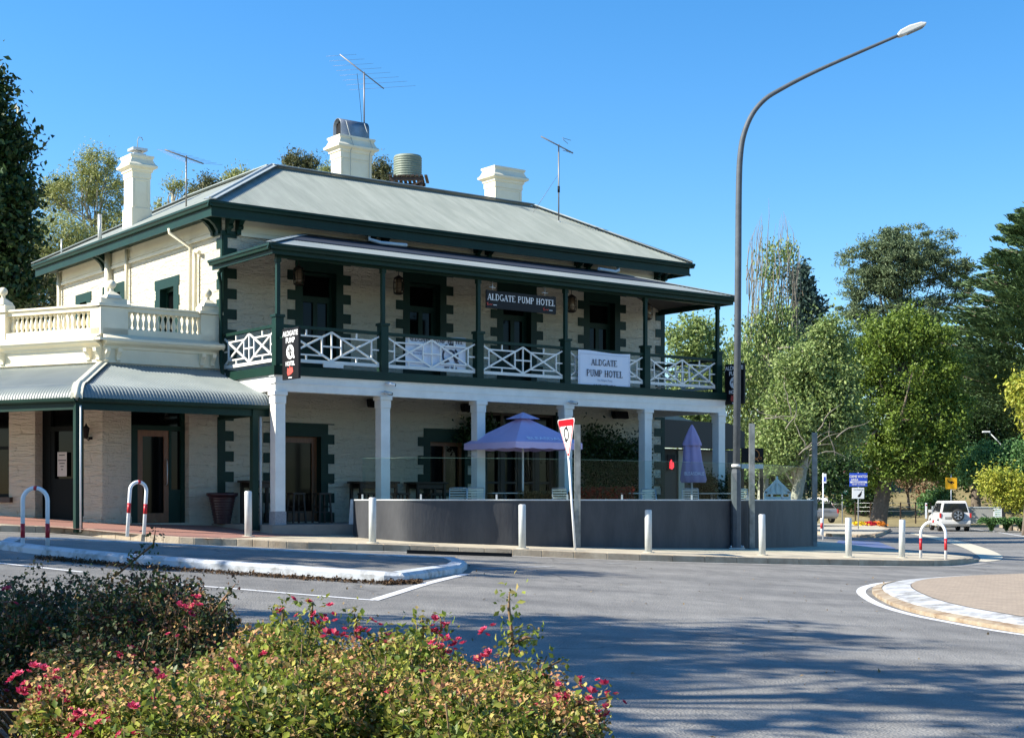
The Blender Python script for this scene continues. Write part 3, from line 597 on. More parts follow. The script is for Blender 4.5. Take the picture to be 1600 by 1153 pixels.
# verandah roof
VZ = 6.19; VS = .283; VA0, VA1, VB = -.36, 14.12, -.36; VD = 2.75-VB; VH = 2.55
corr('verandah_roof', ROOF2, hotel, (VA0, VB, VZ), (1, 0, 0), (0, 1, 0), VS, VA1-VA0, lambda s: min(VD, s*VD/VH, (VA1-VA0-s)*VD/VH))
for O_, sx in (((VA0, VB, VZ), 1), ((VA1, VB, VZ), -1)):
    sl_ = VS*VD/VH; corr('verandah_roof', ROOF2, hotel, O_, (0, 1, 0), (sx, 0, 0), sl_, VD, lambda s: s*VH/VD)
ar = lambda bq: VZ+VS*(bq-VB)+.022
hs_ = VH/VD
MB().hexa([(VA0+(.95-VB)*hs_+.08, .95, ar(.95)-.012), (VA1-(.95-VB)*hs_-.08, .95, ar(.95)-.012), (VA1-VH-.03, 2.738, ar(2.738)-.012), (VA0+VH+.03, 2.738, ar(2.738)-.012), (VA0+(.95-VB)*hs_+.08, .95, ar(.95)+.01), (VA1-(.95-VB)*hs_-.08, .95, ar(.95)+.01), (VA1-VH-.03, 2.738, ar(2.738)+.01), (VA0+VH+.03, 2.738, ar(2.738)+.01)]).build('verandah_roof_band', mat('dark_roof_band', (.022, .028, .042), .6, col2=(.032, .038, .052), nscale=2), hotel)  # dark slab added over the upper verandah roof to draw its dark band
b = MB()
for p, q in (((VA0, VB, VZ), (VA0+VH, 2.74, VZ+VS*VD)), ((VA1, VB, VZ), (VA1-VH, 2.74, VZ+VS*VD)), ((VA0+VH, 2.72, VZ+VS*VD), (VA1-VH, 2.72, VZ+VS*VD))):
    p = Vector(p)+Vector((0, 0, .03)); q = Vector(q)+Vector((0, 0, .03)); b.bar(p, q, .2, .015); b.tube([p, q], .022, 6)
b.build('roof_capping', CAP, hotel)
b = MB(); gutter(b, [(VA0-.08, VB+.06), (VA1+.08, VB+.06)], [(0, -1)], VZ, .12, .12); gutter(b, [(VA0+.06, 2.7), (VA0+.06, VB-.05)], [(-1, 0)], VZ, .12, .12); gutter(b, [(VA1-.06, VB-.05), (VA1-.06, 2.7)], [(1, 0)], VZ, .12, .12)
b.build('gutter', GREEN, hotel)
b = MB(); b.box(VA0+.08, VA1-.08, VB+.08, VB+.12, 5.98, 6.13); b.box(VA0+.08, VA0+.12, VB+.12, 2.74, 5.98, 6.13); b.box(VA1-.12, VA1-.08, VB+.12, 2.74, 5.98, 6.13)
b.box(-.05, 13.8, -.05, .05, 5.95, 6.1); b.build('fascia', GREEN, hotel)
b = MB()
for a in np.arange(.3, 13.7, .62): 
    if 2.2 < a < 11.6: b.bar((a, -.2, 6.1), (a, 2.74, 6.93), .05, .1)
b.add([(VA0+.12, VB+.12, 6.135), (VA1-.12, VB+.12, 6.135), (VA1-VH, 2.74, 6.99), (VA0+VH, 2.74, 6.99)], [(0, 1, 2, 3)]); b.add([(VA0+.12, VB+.12, 6.135), (VA0+VH, 2.74, 6.99), (VA0+.12, 2.74, 6.135)], [(0, 1, 2)]); b.add([(VA1-.12, VB+.12, 6.135), (VA1-VH, 2.74, 6.99), (VA1-.12, 2.74, 6.135)], [(0, 1, 2)])
b.build('verandah_ceiling', mat('ceiling_boards', (.10, .085, .07), .7), hotel)
# rainwater elbows that spill on the verandah roof
for a, sg in ((3.75, 1), (12.0, -1)):
    z = VZ+VS*(1.9-VB)+.09; pipe([(a, B0+.12, 7.2), (a, B0+.12, z+.22)], .045, GREEN); z = VZ+VS*(B0+.1-VB)+.06
    pipe([(a, B0+.12, z+.25), (a, B0+.1, z+.08), (a+.25*sg, B0-.05, z), (a+.95*sg, B0-.15, z)], .045, GALP, 'rainwater_spreader')
pipe([(-.16, 2.3, 6.05), (-.2, 2.55, 5.9), (-.12, 2.6, 5.6), (-.12, 2.6, 3.8), (-.2, 2.3, 3.4)], .045, GREEN)
# balcony deck, beams, columns
BAY = 2.75
b = MB(); b.box(-.14, 13.89, -.14, 2.74, 3.36, 3.50); b.build('balcony_floor', DTIMB, hotel)
b = MB(); b.box(-.16, 13.91, -.19, -.15, 3.33, 3.53); b.box(-.19, -.15, -.19, 2.2, 3.33, 3.53); b.box(13.91, 13.95, -.19, 2.74, 3.33, 3.53); b.build('deck_fascia', GREEN, hotel)
b = MB(); b.box(-.13, 13.88, -.13, .13, 2.97, 3.35); b.box(-.13, .13, .13, 2.74, 2.98, 3.34); b.box(13.62, 13.88, .13, 2.74, 2.98, 3.34); b.box(-.16, 13.91, -.145, .1, 3.14, 3.165); b.box(-.17, 13.92, -.15, .1, 3.3, 3.33); b.build('verandah_beam', WHITE, hotel)
b = MB(); b.box(.13, 13.6, .14, 2.74, 3.20, 3.24); b.build('verandah_ceiling', mat('soffit', (.35, .33, .28), .8), hotel)
for i in range(6):
    a = i*BAY; b = MB(); b.box(a-.125, a+.125, -.125, .125, .3, 2.7); b.box(a-.14, a+.14, -.14, .14, 2.7, 2.88); b.box(a-.165, a+.165, -.165, .165, 2.88, 2.969)
    c = b.build('column', WHITE, hotel, bevel=.006)
    b = MB(); b.box(a-.14, a+.14, -.14, .14, 0, .3); b.build('column_base', mat('granite', (.22, .22, .24), .5, col2=(.36, .35, .36), nscale=30), c)
for i in range(6):
    a = i*BAY-(.05 if i == 5 else 0); b = MB(); b.box(a-.1, a+.1, -.1, .1, 3.5, 4.66); b.box(a-.125, a+.125, -.125, .125, 4.62, 4.68); b.box(a-.045, a+.045, -.045, .045, 4.68, 5.98)
    b.box(a-.06, a+.06, -.06, .06, 5.85, 5.95); b.build('balcony_post', GREEN, hotel, bevel=.004)
def railing(p, q, ga=.1):
    p = Vector(p); q = Vector(q); e = (q-p).normalized(); L_ = (q-p).length; h = MB(); h.bar(p+e*ga+Vector((0, 0, 4.44)), q-e*ga+Vector((0, 0, 4.44)), .09, .07); h.build('handrail', GREEN, hotel)
    b = MB(); zb, zt = 3.73, 4.36; H_ = zt-zb; mid = (p+q)/2; hw = L_/2-ga-.01
    W_ = lambda s, t, d=0: mid+e*s*hw+Vector((0, 0, zb+t*H_))+e.cross(Vector((0, 0, 1)))*d
    b.bar(W_(-1, 0)-Vector((0, 0, .045)), W_(1, 0)-Vector((0, 0, .045)), .05, .075)
    k = 0
    def bb_(s0, t0, s1, t1, w_=.035):
        nonlocal k; k += 1; b.bar(W_(s0, t0, (k % 5)*.0012), W_(s1, t1, (k % 5)*.0012), .03, w_)
    for sg in (-1, 1):
        bb_(sg, 0, 0, 1.03, .042); bb_(sg, 1, 0, -.01, .042)
        bb_(sg*.84, .16, sg*.84, .84); bb_(sg*.2, .19, sg*.2, .81); bb_(sg*.84, .84, sg*.2, .84); bb_(sg*.84, .16, sg*.2, .16)
        bb_(sg*.84, .5, sg, .5); bb_(0, .5, sg*.2, .5); bb_(sg*.52, .84, sg*.52, 1.06); bb_(sg*.52, .16, sg*.52, -.02)
    bb_(0, 0, 0, 1.03)
    b.build('railing_panel', WHITE, hotel)
for i in range(5): railing((i*BAY, 0, 0), ((i+1)*BAY-(.05 if i == 4 else 0), 0, 0))
railing((0, 2.74, 0), (0, 0, 0)); railing((13.7, 0, 0), (13.7, 2.74, 0))
# verandah slab
b = MB(); b.box(-.3, 14.2, -.32, 2.74, -.5, .0); b.build('verandah_floor', mat('slab_paving', (.24, .21, .18), .8, col2=(.30, .26, .22), nscale=2), hotel)
# chimneys
def chimney(a, bq, z0, ztop, w_, d_, panel=True):
    b = MB(); zt = ztop; cx, cy = a+w_/2, bq+d_/2
    b.box(a, a+w_, bq, bq+d_, z0, zt-.33)
    if panel:
        b.box(a-.03, a+w_+.03, bq-.03, bq+d_+.03, z0, max(z0+.2, zt-1.45)); b.box(a-.02, a+w_+.02, bq-.02, bq+d_+.02, zt-.62, zt-.45)
        for (p, q) in ((.06, .1), (w_-.1, w_-.06)): b.box(a+p, a+q, bq-.015, bq, zt-1.4, zt-.65)
        for (p, q) in ((.06, .1), (d_-.1, d_-.06)): b.box(a-.015, a, bq+p, bq+q, zt-1.4, zt-.65)
        b.box(a+.06, a+w_-.06, bq-.016, bq, zt-.69, zt-.65); b.box(a-.016, a, bq+.06, bq+d_-.06, zt-.69, zt-.65)
    c = b.build('chimney', CREAM, hotel, bevel=.006)
    k = MB(); pr = [(.0, -.47), (.05, -.44), (.06, -.38), (.15, -.33), (.16, -.28), (.10, -.22), (.055, -.12), (.055, -.08), (.08, -.05), (.08, 0)]
    vs = []
    for o_, z in pr: vs += [(a-o_, bq-o_, zt+z), (a+w_+o_, bq-o_, zt+z), (a+w_+o_, bq+d_+o_, zt+z), (a-o_, bq+d_+o_, zt+z)]
    k.add(vs, [(4*i+j, 4*i+(j+1) % 4, 4*i+4+(j+1) % 4, 4*i+4+j) for i in range(len(pr)-1) for j in range(4)]+[tuple(range(len(vs)-4, len(vs)))]); k.build('chimney_cap', CREAM, c)
    return c
c1 = chimney(.42, 9.15, 7.6, 10.02, .52, .6)
b = MB(); b.box(.5, .86, 9.25, 9.6, 10.02, 10.1); b.lathe([(.1, 10.1), (.1, 10.22)], (.68, 9.42, 0), 12); b.box(.47, .89, 9.22, 9.63, 10.18, 10.25); b.build('chimney_cowl', GAL, c1)
b = MB(); b.tube([(.68, 9.42, 10.25), (.68, 9.42, 10.5), (.72, 9.42, 10.58), (.8, 9.42, 10.58), (.83, 9.42, 10.5)], .012, 6); b.build('flue_hook', CAP, c1)
c2 = chimney(5.32, 6.3, 8.6, 10.72, 1.0, .55)
b = MB(); ap = [(.0, 0), (0, .3)]+[(.22-.22*math.cos(t), .3+.22*math.sin(t)) for t in np.linspace(0, math.pi, 12)[1:-1]]+[(.44, .3), (.44, 0)]
# curved sheet cowl: open ended barrel
O_ = Vector((5.36, 6.36, 10.72)); n = len(ap); vs = [O_+Vector((x, p[0], p[1])) for x in (0, .92) for p in ap]; vs += [O_+Vector((x, .22+(p[0]-.22)*.93, p[1]*.97)) for x in (0, .92) for p in ap]
b.add(vs, [(i, i+1, n+i+1, n+i) for i in range(n-1)]+[(2*n+i, 2*n+i+1, 3*n+i+1, 3*n+i) for i in range(n-1)]+[(i, i+1, 2*n+i+1, 2*n+i) for i in range(n-1)]+[(n+i, n+i+1, 3*n+i+1, 3*n+i) for i in range(n-1)], 0, True)
b.build('chimney_cowl', mat('dull_zinc', (.16, .19, .22), .4, .7, col2=(.24, .27, .31), nscale=3), c2)
b = MB(); b.box(5.45, 6.27, 6.385, 6.775, 10.73, 11.12); b.build('cowl_dark_fill', BLK, c2)  # black block added inside the cowl so its opening looks dark
b = MB(); b.tube([(5.5, 6.33, 11.15), (5.58, 6.28, 10.8), (5.62, 6.13, 10.45), (5.6, 6.24, 10.3), (5.6, 6.27, 8.95)], .009, 5); b.tube([(6.1, 6.33, 11.15), (6.2, 6.28, 10.8), (6.24, 6.13, 10.45), (6.22, 6.24, 10.3), (6.22, 6.27, 8.95)], .009, 5); b.build('cable', CAP, c2)
c3 = chimney(10.66, 6.3, 8.6, 10.58, 1.0, .55)
# a flat tin panel at the foot of the first balcony bay
b = MB(); b.box(1.1, 1.62, -.12, -.09, 3.56, 3.66); b.build('vent_panel', WHITE, hotel)

# ---------------------------------------------------------------- corner shop with parapet and bullnose canopy
SA = -2.963; shop = thing('shop_building', 'single storey cream corner shop with a balustrade parapet and ribbed bullnose canopy beside the hotel', 'shop', tuple(BW(SA, 2.75)), ANG)
WL = Vector((-.457, .889, 0)).normalized(); NL = Vector((-.889, -.457, 0)).normalized()
SR = Fr((0, 0, 0), (1, 0, 0), (0, -1, 0)); SLf = Fr((0, 0, 0), WL, NL); RL = 2.91; LL = 9.0
b = MB(); r_ops = [(.68, 2.1, .02, 2.75)]; l_ops = [(.54, 2.0, .02, 2.75), (2.8, 4.3, .62, 2.75), (5.2, 6.5, .02, 2.75)]
wall(b, SR, 0, RL, -.2, 3.7, r_ops, .3); wall(b, SLf, 0, LL, -.2, 3.7, l_ops, .3)
b.fbox(SR, 0, .68, 0, .03, -.1, .18); b.fbox(SR, 2.1, RL, 0, .03, -.1, .18); b.fbox(SLf, 0, .54, 0, .03, -.1, .181); b.fbox(SLf, 2.0, 5.2, 0, .03, -.1, .181)
b.build('wall', WALL, shop)
# shop doors
b = MB(); f = SR
b.fbox(f, .68, .78, -.32, -.22, .02, 2.75); b.fbox(f, 2.0, 2.1, -.32, -.22, .02, 2.75); b.fbox(f, .78, 2.0, -.32, -.22, 2.17, 2.28); b.fbox(f, .78, .94, -.32, -.24, .02, 2.17); b.fbox(f, 1.7, 2.0, -.32, -.24, .02, .8); b.fbox(f, 1.7, 1.76, -.32, -.22, .8, 2.17)
dr = b.build('door_surround', GREEN, shop); b = MB(); b.fbox(f, .68, 2.1, -.345, -.321, .02, 2.75); b.build('pane', BGLASS, dr)
b = MB(); b.fbox(f, .94, 1.06, -.30, -.24, .03, 2.17); b.fbox(f, 1.58, 1.7, -.30, -.24, .03, 2.17); b.fbox(f, 1.06, 1.58, -.30, -.24, 2.03, 2.17); b.fbox(f, 1.06, 1.58, -.30, -.24, .03, .25); dr = b.build('door', TIMB, shop)
b = MB(); b.fbox(f, 1.06, 1.58, -.285, -.27, .25, 2.03); b.build('pane', BGLASS, dr); b = MB(); b.tube([f.p(1.64, -.24, .9), f.p(1.64, -.18, .95), f.p(1.64, -.17, 1.2), f.p(1.64, -.18, 1.45), f.p(1.64, -.24, 1.5)], .014, 8); b.build('handle', GAL, dr)
b = MB(); b.tube([f.p(.74, -.22, .85), f.p(.74, -.17, .9), f.p(.74, -.17, 1.2), f.p(.74, -.22, 1.25)], .013, 8); b.build('handle', GAL, dr)
f = SLf; dark = mat('dark_joinery', (.006, .008, .008), .6, spec=.12)
for (x0, x1) in ((.54, 2.0), (5.2, 6.5)):
    b = MB(); b.fbox(f, x0, x0+.1, -.32, -.24, .02, 2.75); b.fbox(f, x1-.25, x1, -.32, -.24, .02, 2.75); b.fbox(f, x0+.1, x1-.25, -.32, -.24, 2.15, 2.25); b.fbox(f, x0+.1, x1-.25, -.30, -.25, .02, 1.05)
    b.fbox(f, x0+.1, x0+.2, -.3, -.25, 1.05, 2.15); b.fbox(f, x1-.36, x1-.25, -.3, -.25, 1.05, 2.15); dr = b.build('door', dark, shop); b = MB(); b.fbox(f, x0, x1, -.345, -.321, .02, 2.75); b.build('pane', BGLASS, dr)
    if x0 < 1:
        b = MB(); b.fbox(f, 1.27, 1.55, -.25, -.246, 1.1, 1.66); nb = b.build('notice', mat('paper', (.6, .55, .5), .7), dr); b = MB(); b.fbox(f, 1.29, 1.53, -.2458, -.2455, 1.46, 1.48)
        for k, (u, v_) in enumerate(((1.33, 1.5), (1.33, 1.49), (1.36, 1.46), (1.38, 1.44))):
            z = 1.58-k*.06 if k == 0 else 1.46-k*.07; b.fbox(f, u, v_, -.2458, -.2455, z, z+.02)
        b.build('lettering', BLK, nb)
b = MB(); x0, x1 = 2.8, 4.3; b.fbox(f, x0, x0+.08, -.26, -.2, .62, 2.75); b.fbox(f, x1-.08, x1, -.26, -.2, .62, 2.75); b.fbox(f, x0+.08, x1-.08, -.26, -.2, .62, .7); b.fbox(f, x0+.08, x1-.08, -.26, -.2, 1.75, 1.82); b.fbox(f, 3.5, 3.58, -.26, -.2, .7, 1.75)
wn = b.build('window', dark, shop); b = MB(); b.fbox(f, x0, x1, -.28, -.261, .62, 2.75); b.build('pane', BGLASS, wn); b = MB(); b.fbox(f, x0-.12, x1+.1, -.05, .1, .5, .62); b.build('sill', DTIMB, wn)
# parapet
def par(fr, L_, piers, mb):
    mb.fbox(fr, 0, L_, -.3, .05, 3.66, 3.72); mb.fbox(fr, 0, L_, -.3, .02, 3.72, 3.98)
    prof = [(0, 3.96), (.05, 3.98), (.07, 4.04), (.20, 4.10), (.22, 4.13), (.25, 4.14), (.25, 4.20), (.22, 4.22), (.1, 4.28), (.04, 4.30), (.04, 4.44), (-.28, 4.44), (-.28, 3.96)]
    mb.prism(prof, fr.n, (0, 0, 1), fr.e*L_, O=fr.O)
cor = MB(); par(SR, RL, 0, cor); cor.prism([(0, 0), (-.25*.28, -.25), (-.25, -.1)], (1, 0, 0), (0, 1, 0), (0, 0, .06), O=(0, 0, 4.14)); 
b2 = MB(); par(SLf, LL, 0, b2)
cor.build('cornice', CREAM, shop); b2.build('cornice', CREAM, shop)
# mitre piece on the corner
b = MB(); b.add([(0, 0, 4.14), (0, -.25, 4.14), tuple((NL+Vector((0, -1, 0)))*.25/1.457+Vector((0, 0, 4.14))), tuple(NL*.25+Vector((0, 0, 4.14))), (0, 0, 4.20), (0, -.25, 4.20), tuple((NL+Vector((0, -1, 0)))*.25/1.457+Vector((0, 0, 4.20))), tuple(NL*.25+Vector((0, 0, 4.2)))], [(0, 1, 2, 3), (4, 5, 6, 7), (0, 1, 5, 4), (1, 2, 6, 5), (2, 3, 7, 6)]); b.build('cornice', CREAM, shop)
for fr, segs in ((SR, [(.62, 2.38)]), (SLf, [(.3, 2.85), (3.35, 5.9), (6.4, 8.6)])):
    for s0, s1 in segs:
        b = MB(); b.fbox(fr, s0-.02, s1+.02, -.24, .0, 4.84, 4.99); b.fbox(fr, s0-.02, s1+.02, -.28, .05, 4.94, 4.97); b.build('parapet_rail', CREAM, shop)
        n = int((s1-s0)/.135)
        for k in range(n):
            p = fr.p(s0+(k+.5)*(s1-s0)/n, -.12, 0); b = MB(); b.lathe([(.05, 4.44), (.05, 4.47), (.03, 4.49), (.052, 4.55), (.056, 4.6), (.045, 4.66), (.026, 4.74), (.03, 4.78), (.048, 4.80), (.048, 4.84)], (p.x, p.y, 0), 10); b.build('baluster', CREAM, shop)
def pier(c, w_, d_, ex, ey, finial=True):
    c = Vector(c); b = MB(); 
    def bx(h, z0, z1, g=0): b.hexa([c+ex*x+ey*y+Vector((0, 0, z)) for z in (z0, z1) for x, y in ((-w_/2-g, -d_/2-g), (w_/2+g, -d_/2-g), (w_/2+g, d_/2+g), (-w_/2-g, d_/2+g))])
    bx(0, 4.30, 4.92); bx(0, 4.93, 5.0, .05); 
    if finial: bx(0, 5.0, 5.12, -.02)
    p = b.build('parapet_pier', CREAM, shop, bevel=.006)
    if finial:
        b = MB(); vs = []; pr = [(.0, 5.12), (-.03, 5.2), (-.12, 5.28), (-.17, 5.33)]
        m_ = min(w_, .36)
        for o_, z in pr: r_ = m_/2+o_; vs += [c+ex*x*r_+ey*y*r_+Vector((0, 0, z)) for x, y in ((-1, -1), (1, -1), (1, 1), (-1, 1))]
        b.add(vs, [(4*i+j, 4*i+(j+1) % 4, 4*i+4+(j+1) % 4, 4*i+4+j) for i in range(3) for j in range(4)]); b.lathe([(.04, 5.3), (.05, 5.33), (.04, 5.35)]+[(.105*math.sin(t), 5.45-.105*math.cos(t)) for t in np.linspace(.4, math.pi-.02, 10)], (c.x, c.y, 0), 16); b.build('ball_finial', CREAM, p)
X_, Y_ = Vector((1, 0, 0)), Vector((0, 1, 0))
pier((.27, .14, 0), .66, .36, X_, Y_); pier((2.64, .14, 0), .5, .36, X_, Y_)
pier(tuple(SLf.p(.17, -.13, 0)), .3, .34, WL, NL, False)
for s in (3.1, 6.15): pier(tuple(SLf.p(s, -.12, 0)), .48, .36, WL, NL)
def corbel(fr, s):
    b = MB(); b.prism([(0, 3.98), (.2, 3.98), (.19, 3.9), (.12, 3.84), (.08, 3.76), (.1, 3.72), (.06, 3.68), (0, 3.68)], fr.n, (0, 0, 1), fr.e*.09, O=fr.p(s, 0, 0)); b.build('corbel', CREAM, shop)
for s in (.03, .3, 2.35, 2.62): corbel(SR, s)
for s in (.02, .3, 2.9, 3.2, 5.9, 6.2): corbel(SLf, s)
# canopy
DC = 2.55
prof = [(0, 3.62)]+[(q, 3.62-.30*q) for q in (.6, 1.2, 1.8, 2.1)]
c_, r_ = (2.1, 2.99-.0), .45
for t in np.linspace(.12, 1, 9):
    a_ = math.pi/2*t; prof.append((2.1+.45*math.sin(a_), 2.99-.36*(1-math.cos(a_))-.02*t))
prof = np.array(prof); QN = 18
qd = np.interp(np.linspace(0, 1, QN), np.linspace(0, 1, len(prof)), prof[:, 0]); 
def pz(q): return float(np.interp(q, prof[:, 0], prof[:, 1]))
def canopy(fr, s0, s1, qmin, lam=.076, n=6):
    N = int((s1-s0)/lam*n); V = []; 
    for s in np.linspace(s0, s1, N+1):
        q0 = qmin(s)
        for j in range(QN):
            t = j/(QN-1); t = 1-(1-t)**1.6; q = q0+(DC-q0)*t; z = pz(q); dz = (pz(min(q+.01, DC))-pz(max(q-.01, 0)))/(min(q+.01, DC)-max(q-.01, 0)+1e-6)
            nx_, nz_ = -dz, 1; l_ = math.hypot(nx_, nz_); a_ = .010*math.cos(2*math.pi*s/lam); p = fr.p(s, q+nx_/l_*a_, z+nz_/l_*a_); V.append(tuple(p))
    T = np.array([(i*QN+j, (i+1)*QN+j, (i+1)*QN+j+1, i*QN+j+1) for i in range(N) for j in range(QN-1)])
    return np_mesh('canopy_roof', np.array(V), T, ROOF2, shop, smooth=True)
canopy(SR, -1.556, 2.9, lambda s: max(0, -s/.61)); canopy(SLf, -1.556, LL, lambda s: max(0, -s/.61))
hd = (NL+Vector((0, -1, 0)))/1.457
b = MB(); pts = [hd*q+Vector((0, 0, pz(q)+.03)) for q in (0, .6, 1.2, 1.8, 2.1, 2.25, 2.38, 2.47, 2.53, 2.55)]; b.tube(pts, .05, 8)
for i in range(len(pts)-1): b.bar(pts[i], pts[i+1], .24, .015)
b.build('canopy_hip', mat('hip_cap', (.62, .60, .48), .5), shop)
def cv(q, s, fr, z): return fr.p(s, q, z)
b = MB()
for fr, s1 in ((SR, 2.9), (SLf, LL)):
    L0 = -1.53
    b.hexa([fr.p(L0, 2.47, 2.42), fr.p(s1, 2.47, 2.42), fr.p(s1, 2.40, 2.42), fr.p(L0, 2.40, 2.42), fr.p(L0, 2.47, 2.60), fr.p(s1, 2.47, 2.60), fr.p(s1, 2.40, 2.60), fr.p(L0, 2.40, 2.60)])
    gp_ = [(0, 2.57), (.07, 2.57), (.09, 2.6), (.1, 2.66), (.085, 2.66), (.02, 2.6)]; b.prism(gp_, fr.n, (0, 0, 1), fr.e*(s1-L0), O=fr.p(L0, 2.5, 0))
b.build('canopy_gutter', GREEN, shop)
b = MB(); b.fbox(SR, 2.86, 2.9, 0, 2.45, 2.45, 2.6); b.add([SR.p(2.9, 0, 3.6), SR.p(2.9, 2.1, 2.96), SR.p(2.9, 2.5, 2.66), SR.p(2.9, 0, 2.6)], [(0, 1, 2, 3)]); b.build('canopy_end', GREEN, shop)
def cpost(p):
    b = MB(); b.hexa([Vector(p)+Vector((x, y, z)) for z in (-.12, 2.6) for x, y in ((-.075, -.075), (.075, -.075), (.075, .075), (-.075, .075))]); b.build('canopy_post', GREEN, shop, bevel=.004)
pc = hd*2.43; cpost(pc); cpost(SR.p(2.55, 2.43, 0)); cpost(SLf.p(2.4, 2.43, 0)); cpost(SLf.p(6.4, 2.43, 0))
b = MB(); b.tube([Vector(pc)+Vector((.02, -.09, -.1)), Vector(pc)+Vector((.02, -.09, 2.5))], .022, 8); b.tube([SR.p(2.72, 2.4, -.1), SR.p(2.72, 2.4, 2.5)], .03, 8); b.build('downpipe', WHITE, shop)
# roof behind the parapet
b = MB(); b.add([(0, .3, 4.0), (2.9, .3, 4.0), (2.9, 6, 4.1), tuple(WL*LL+Vector((.3, 0, 4.1)))], [(0, 1, 2, 3)]); b.build('roof', ROOF, shop)
# ---------------------------------------------------------------- charcoal terrace wall with glass screens
FP = .13
wb = [(552, 837), (562, 840), (600, 843), (640, 846), (700, 848.5), (760, 850.5), (840, 853.5), (1000, 856), (1100, 856.5), (1172, 856.5)]
wpts = [at(x, y, FP) for x, y in wb]
w2 = [at(x, y, FP) for x, y in ((1172, 856.5), (1210, 855.5), (1245, 854.5), (1272, 853))]
tw = thing('terrace_wall', 'low curved charcoal rendered wall topped by clear glass screens in front of the hotel terrace', 'wall', tuple(wpts[6]))
def twall(P, nm, z1=CZ, th=.2):
    Q = [tuple(q)[:2] for q in smooth_line([Vector((p.x, p.y)) for p in P], 12)]; I_ = offs(Q, th); n = len(Q); o_ = tw.location; b = MB()
    V = [(x-o_.x, y-o_.y, gz(x, y)-.1-o_.z) for x, y in Q]+[(x-o_.x, y-o_.y, z1-o_.z) for x, y in Q]+[(x-o_.x, y-o_.y, z1-o_.z) for x, y in I_]+[(x-o_.x, y-o_.y, -.6) for x, y in I_]
    b.add(V, [(r*n+i, r*n+i+1, (r+1)*n+i+1, (r+1)*n+i) for r in range(3) for i in range(n-1)], 0, False); b.f += [[0, n, 2*n, 3*n], [n-1, 2*n-1, 3*n-1, 4*n-1]]; b.mi += [0, 0]; b.sm += [False]*2
    b.build('wall', DARKWALL, tw)
    c = MB(); Qc, Ic = offs(Q, -.015), offs(I_, .015)
    c.add([(x-o_.x, y-o_.y, z1-o_.z+dz) for dz in (.001, .03) for x, y in Qc+Ic], [(i, i+1, n+i+1, n+i) for i in range(n-1)]+[(2*n+i, 2*n+i+1, 3*n+i+1, 3*n+i) for i in range(n-1)]+[(i, i+1, 2*n+i+1, 2*n+i) for i in range(n-1)]+[(n+i, n+i+1, 3*n+i+1, 3*n+i) for i in range(n-1)])
    c.build('coping', GALP, tw); return Q
Q1 = twall(wpts, 'a'); Q2 = twall(w2, 'b')
SCREEN = glass_mat('screen_glass', (.76, .86, .84), .12)
def gpanel(P, Qz=.9):
    mid = offs(P, .1); o_ = tw.location; n = len(mid); inn = offs(P, .112); b = MB()
    b.add([(x-o_.x, y-o_.y, CZ+.04+dz-o_.z) for dz in (0, Qz) for x, y in mid], [(i, i+1, n+i+1, n+i) for i in range(n-1)], 0, False); b.build('glass_panel', SCREEN, tw)
    b = MB(); b.tube([(x-o_.x, y-o_.y, CZ+.04+Qz-o_.z) for x, y in (mid[0], mid[-1])] if n == 2 else [(x-o_.x, y-o_.y, CZ+.04+Qz-o_.z) for x, y in mid], .003, 4); b.build('glass_edge', mat('glass_edge', (.10, .20, .17), .3), tw)
    b = MB(); x, y = mid[0]; b.box(x-o_.x-.02, x-o_.x+.02, y-o_.y-.02, y-o_.y+.02, CZ+.03-o_.z, CZ+.14-o_.z); b.build('glass_clamp', GAL, tw)
def at_x(Q, px): 
    for i, (x, y) in enumerate(Q):
        if 800+F*x/y >= px: return i
    return len(Q)-1
ks = [at_x(Q1, v) for v in (560, 655, 775, 890)]+[at_x(Q1, v) for v in (975, 1080, 1172)]
for i0, i1 in zip(ks[:-1], ks[1:]):
    if i1 > i0: gpanel(Q1[i0:i1+1])
ks = [0, len(Q2)//2, len(Q2)-1]
for i0, i1 in zip(ks[:-1], ks[1:]): gpanel(Q2[i0:i1+1])
for px, y0, top in ((902, 855, 664), (1174, 857, 662), (1272, 853, 676)):
    p = at(px, y0, FP); z1 = CZ+(HZ-top)/F*p.y; o_ = tw.location; b = MB(); b.box(p.x-.07-o_.x, p.x+.07-o_.x, p.y-.12-o_.y, p.y-.0-o_.y, p.z-.05-o_.z, z1-o_.z); b.build('post', mat('post_steel', (.13, .145, .145), .4, .3, col2=(.26, .28, .28), nscale=4), tw, bevel=.006)
b = MB(); p = at(549, 836, FP); o_ = tw.location; b.hexa([(p.x-o_.x+dx+.06*(z == 1), p.y-o_.y+dy, (p.z-.05 if z == 0 else CZ+.03)-o_.z) for z in (0, 1) for dx, dy in ((-.08, 0), (.05, 0), (.05, .12), (-.08, .12))]); b.build('end_panel', GALP, tw)
# terrace paving
tp = [tuple(BW(2.1, -.34))[:2]]+[(x+.25*(i == 0), y) for i, (x, y) in enumerate(offs(Q1, .21))]+offs(Q2, .21)[1:]+[tuple(BW(18, 2))[:2], tuple(BW(14.3, -.34))[:2]]
zt = P0.z-.004
drape('terrace_floor', tp, 0, mat('terrace_paving', (.30, .27, .23), .8, col2=(.38, .34, .28), nscale=2), 3.0, zfn=lambda x, y: zt)
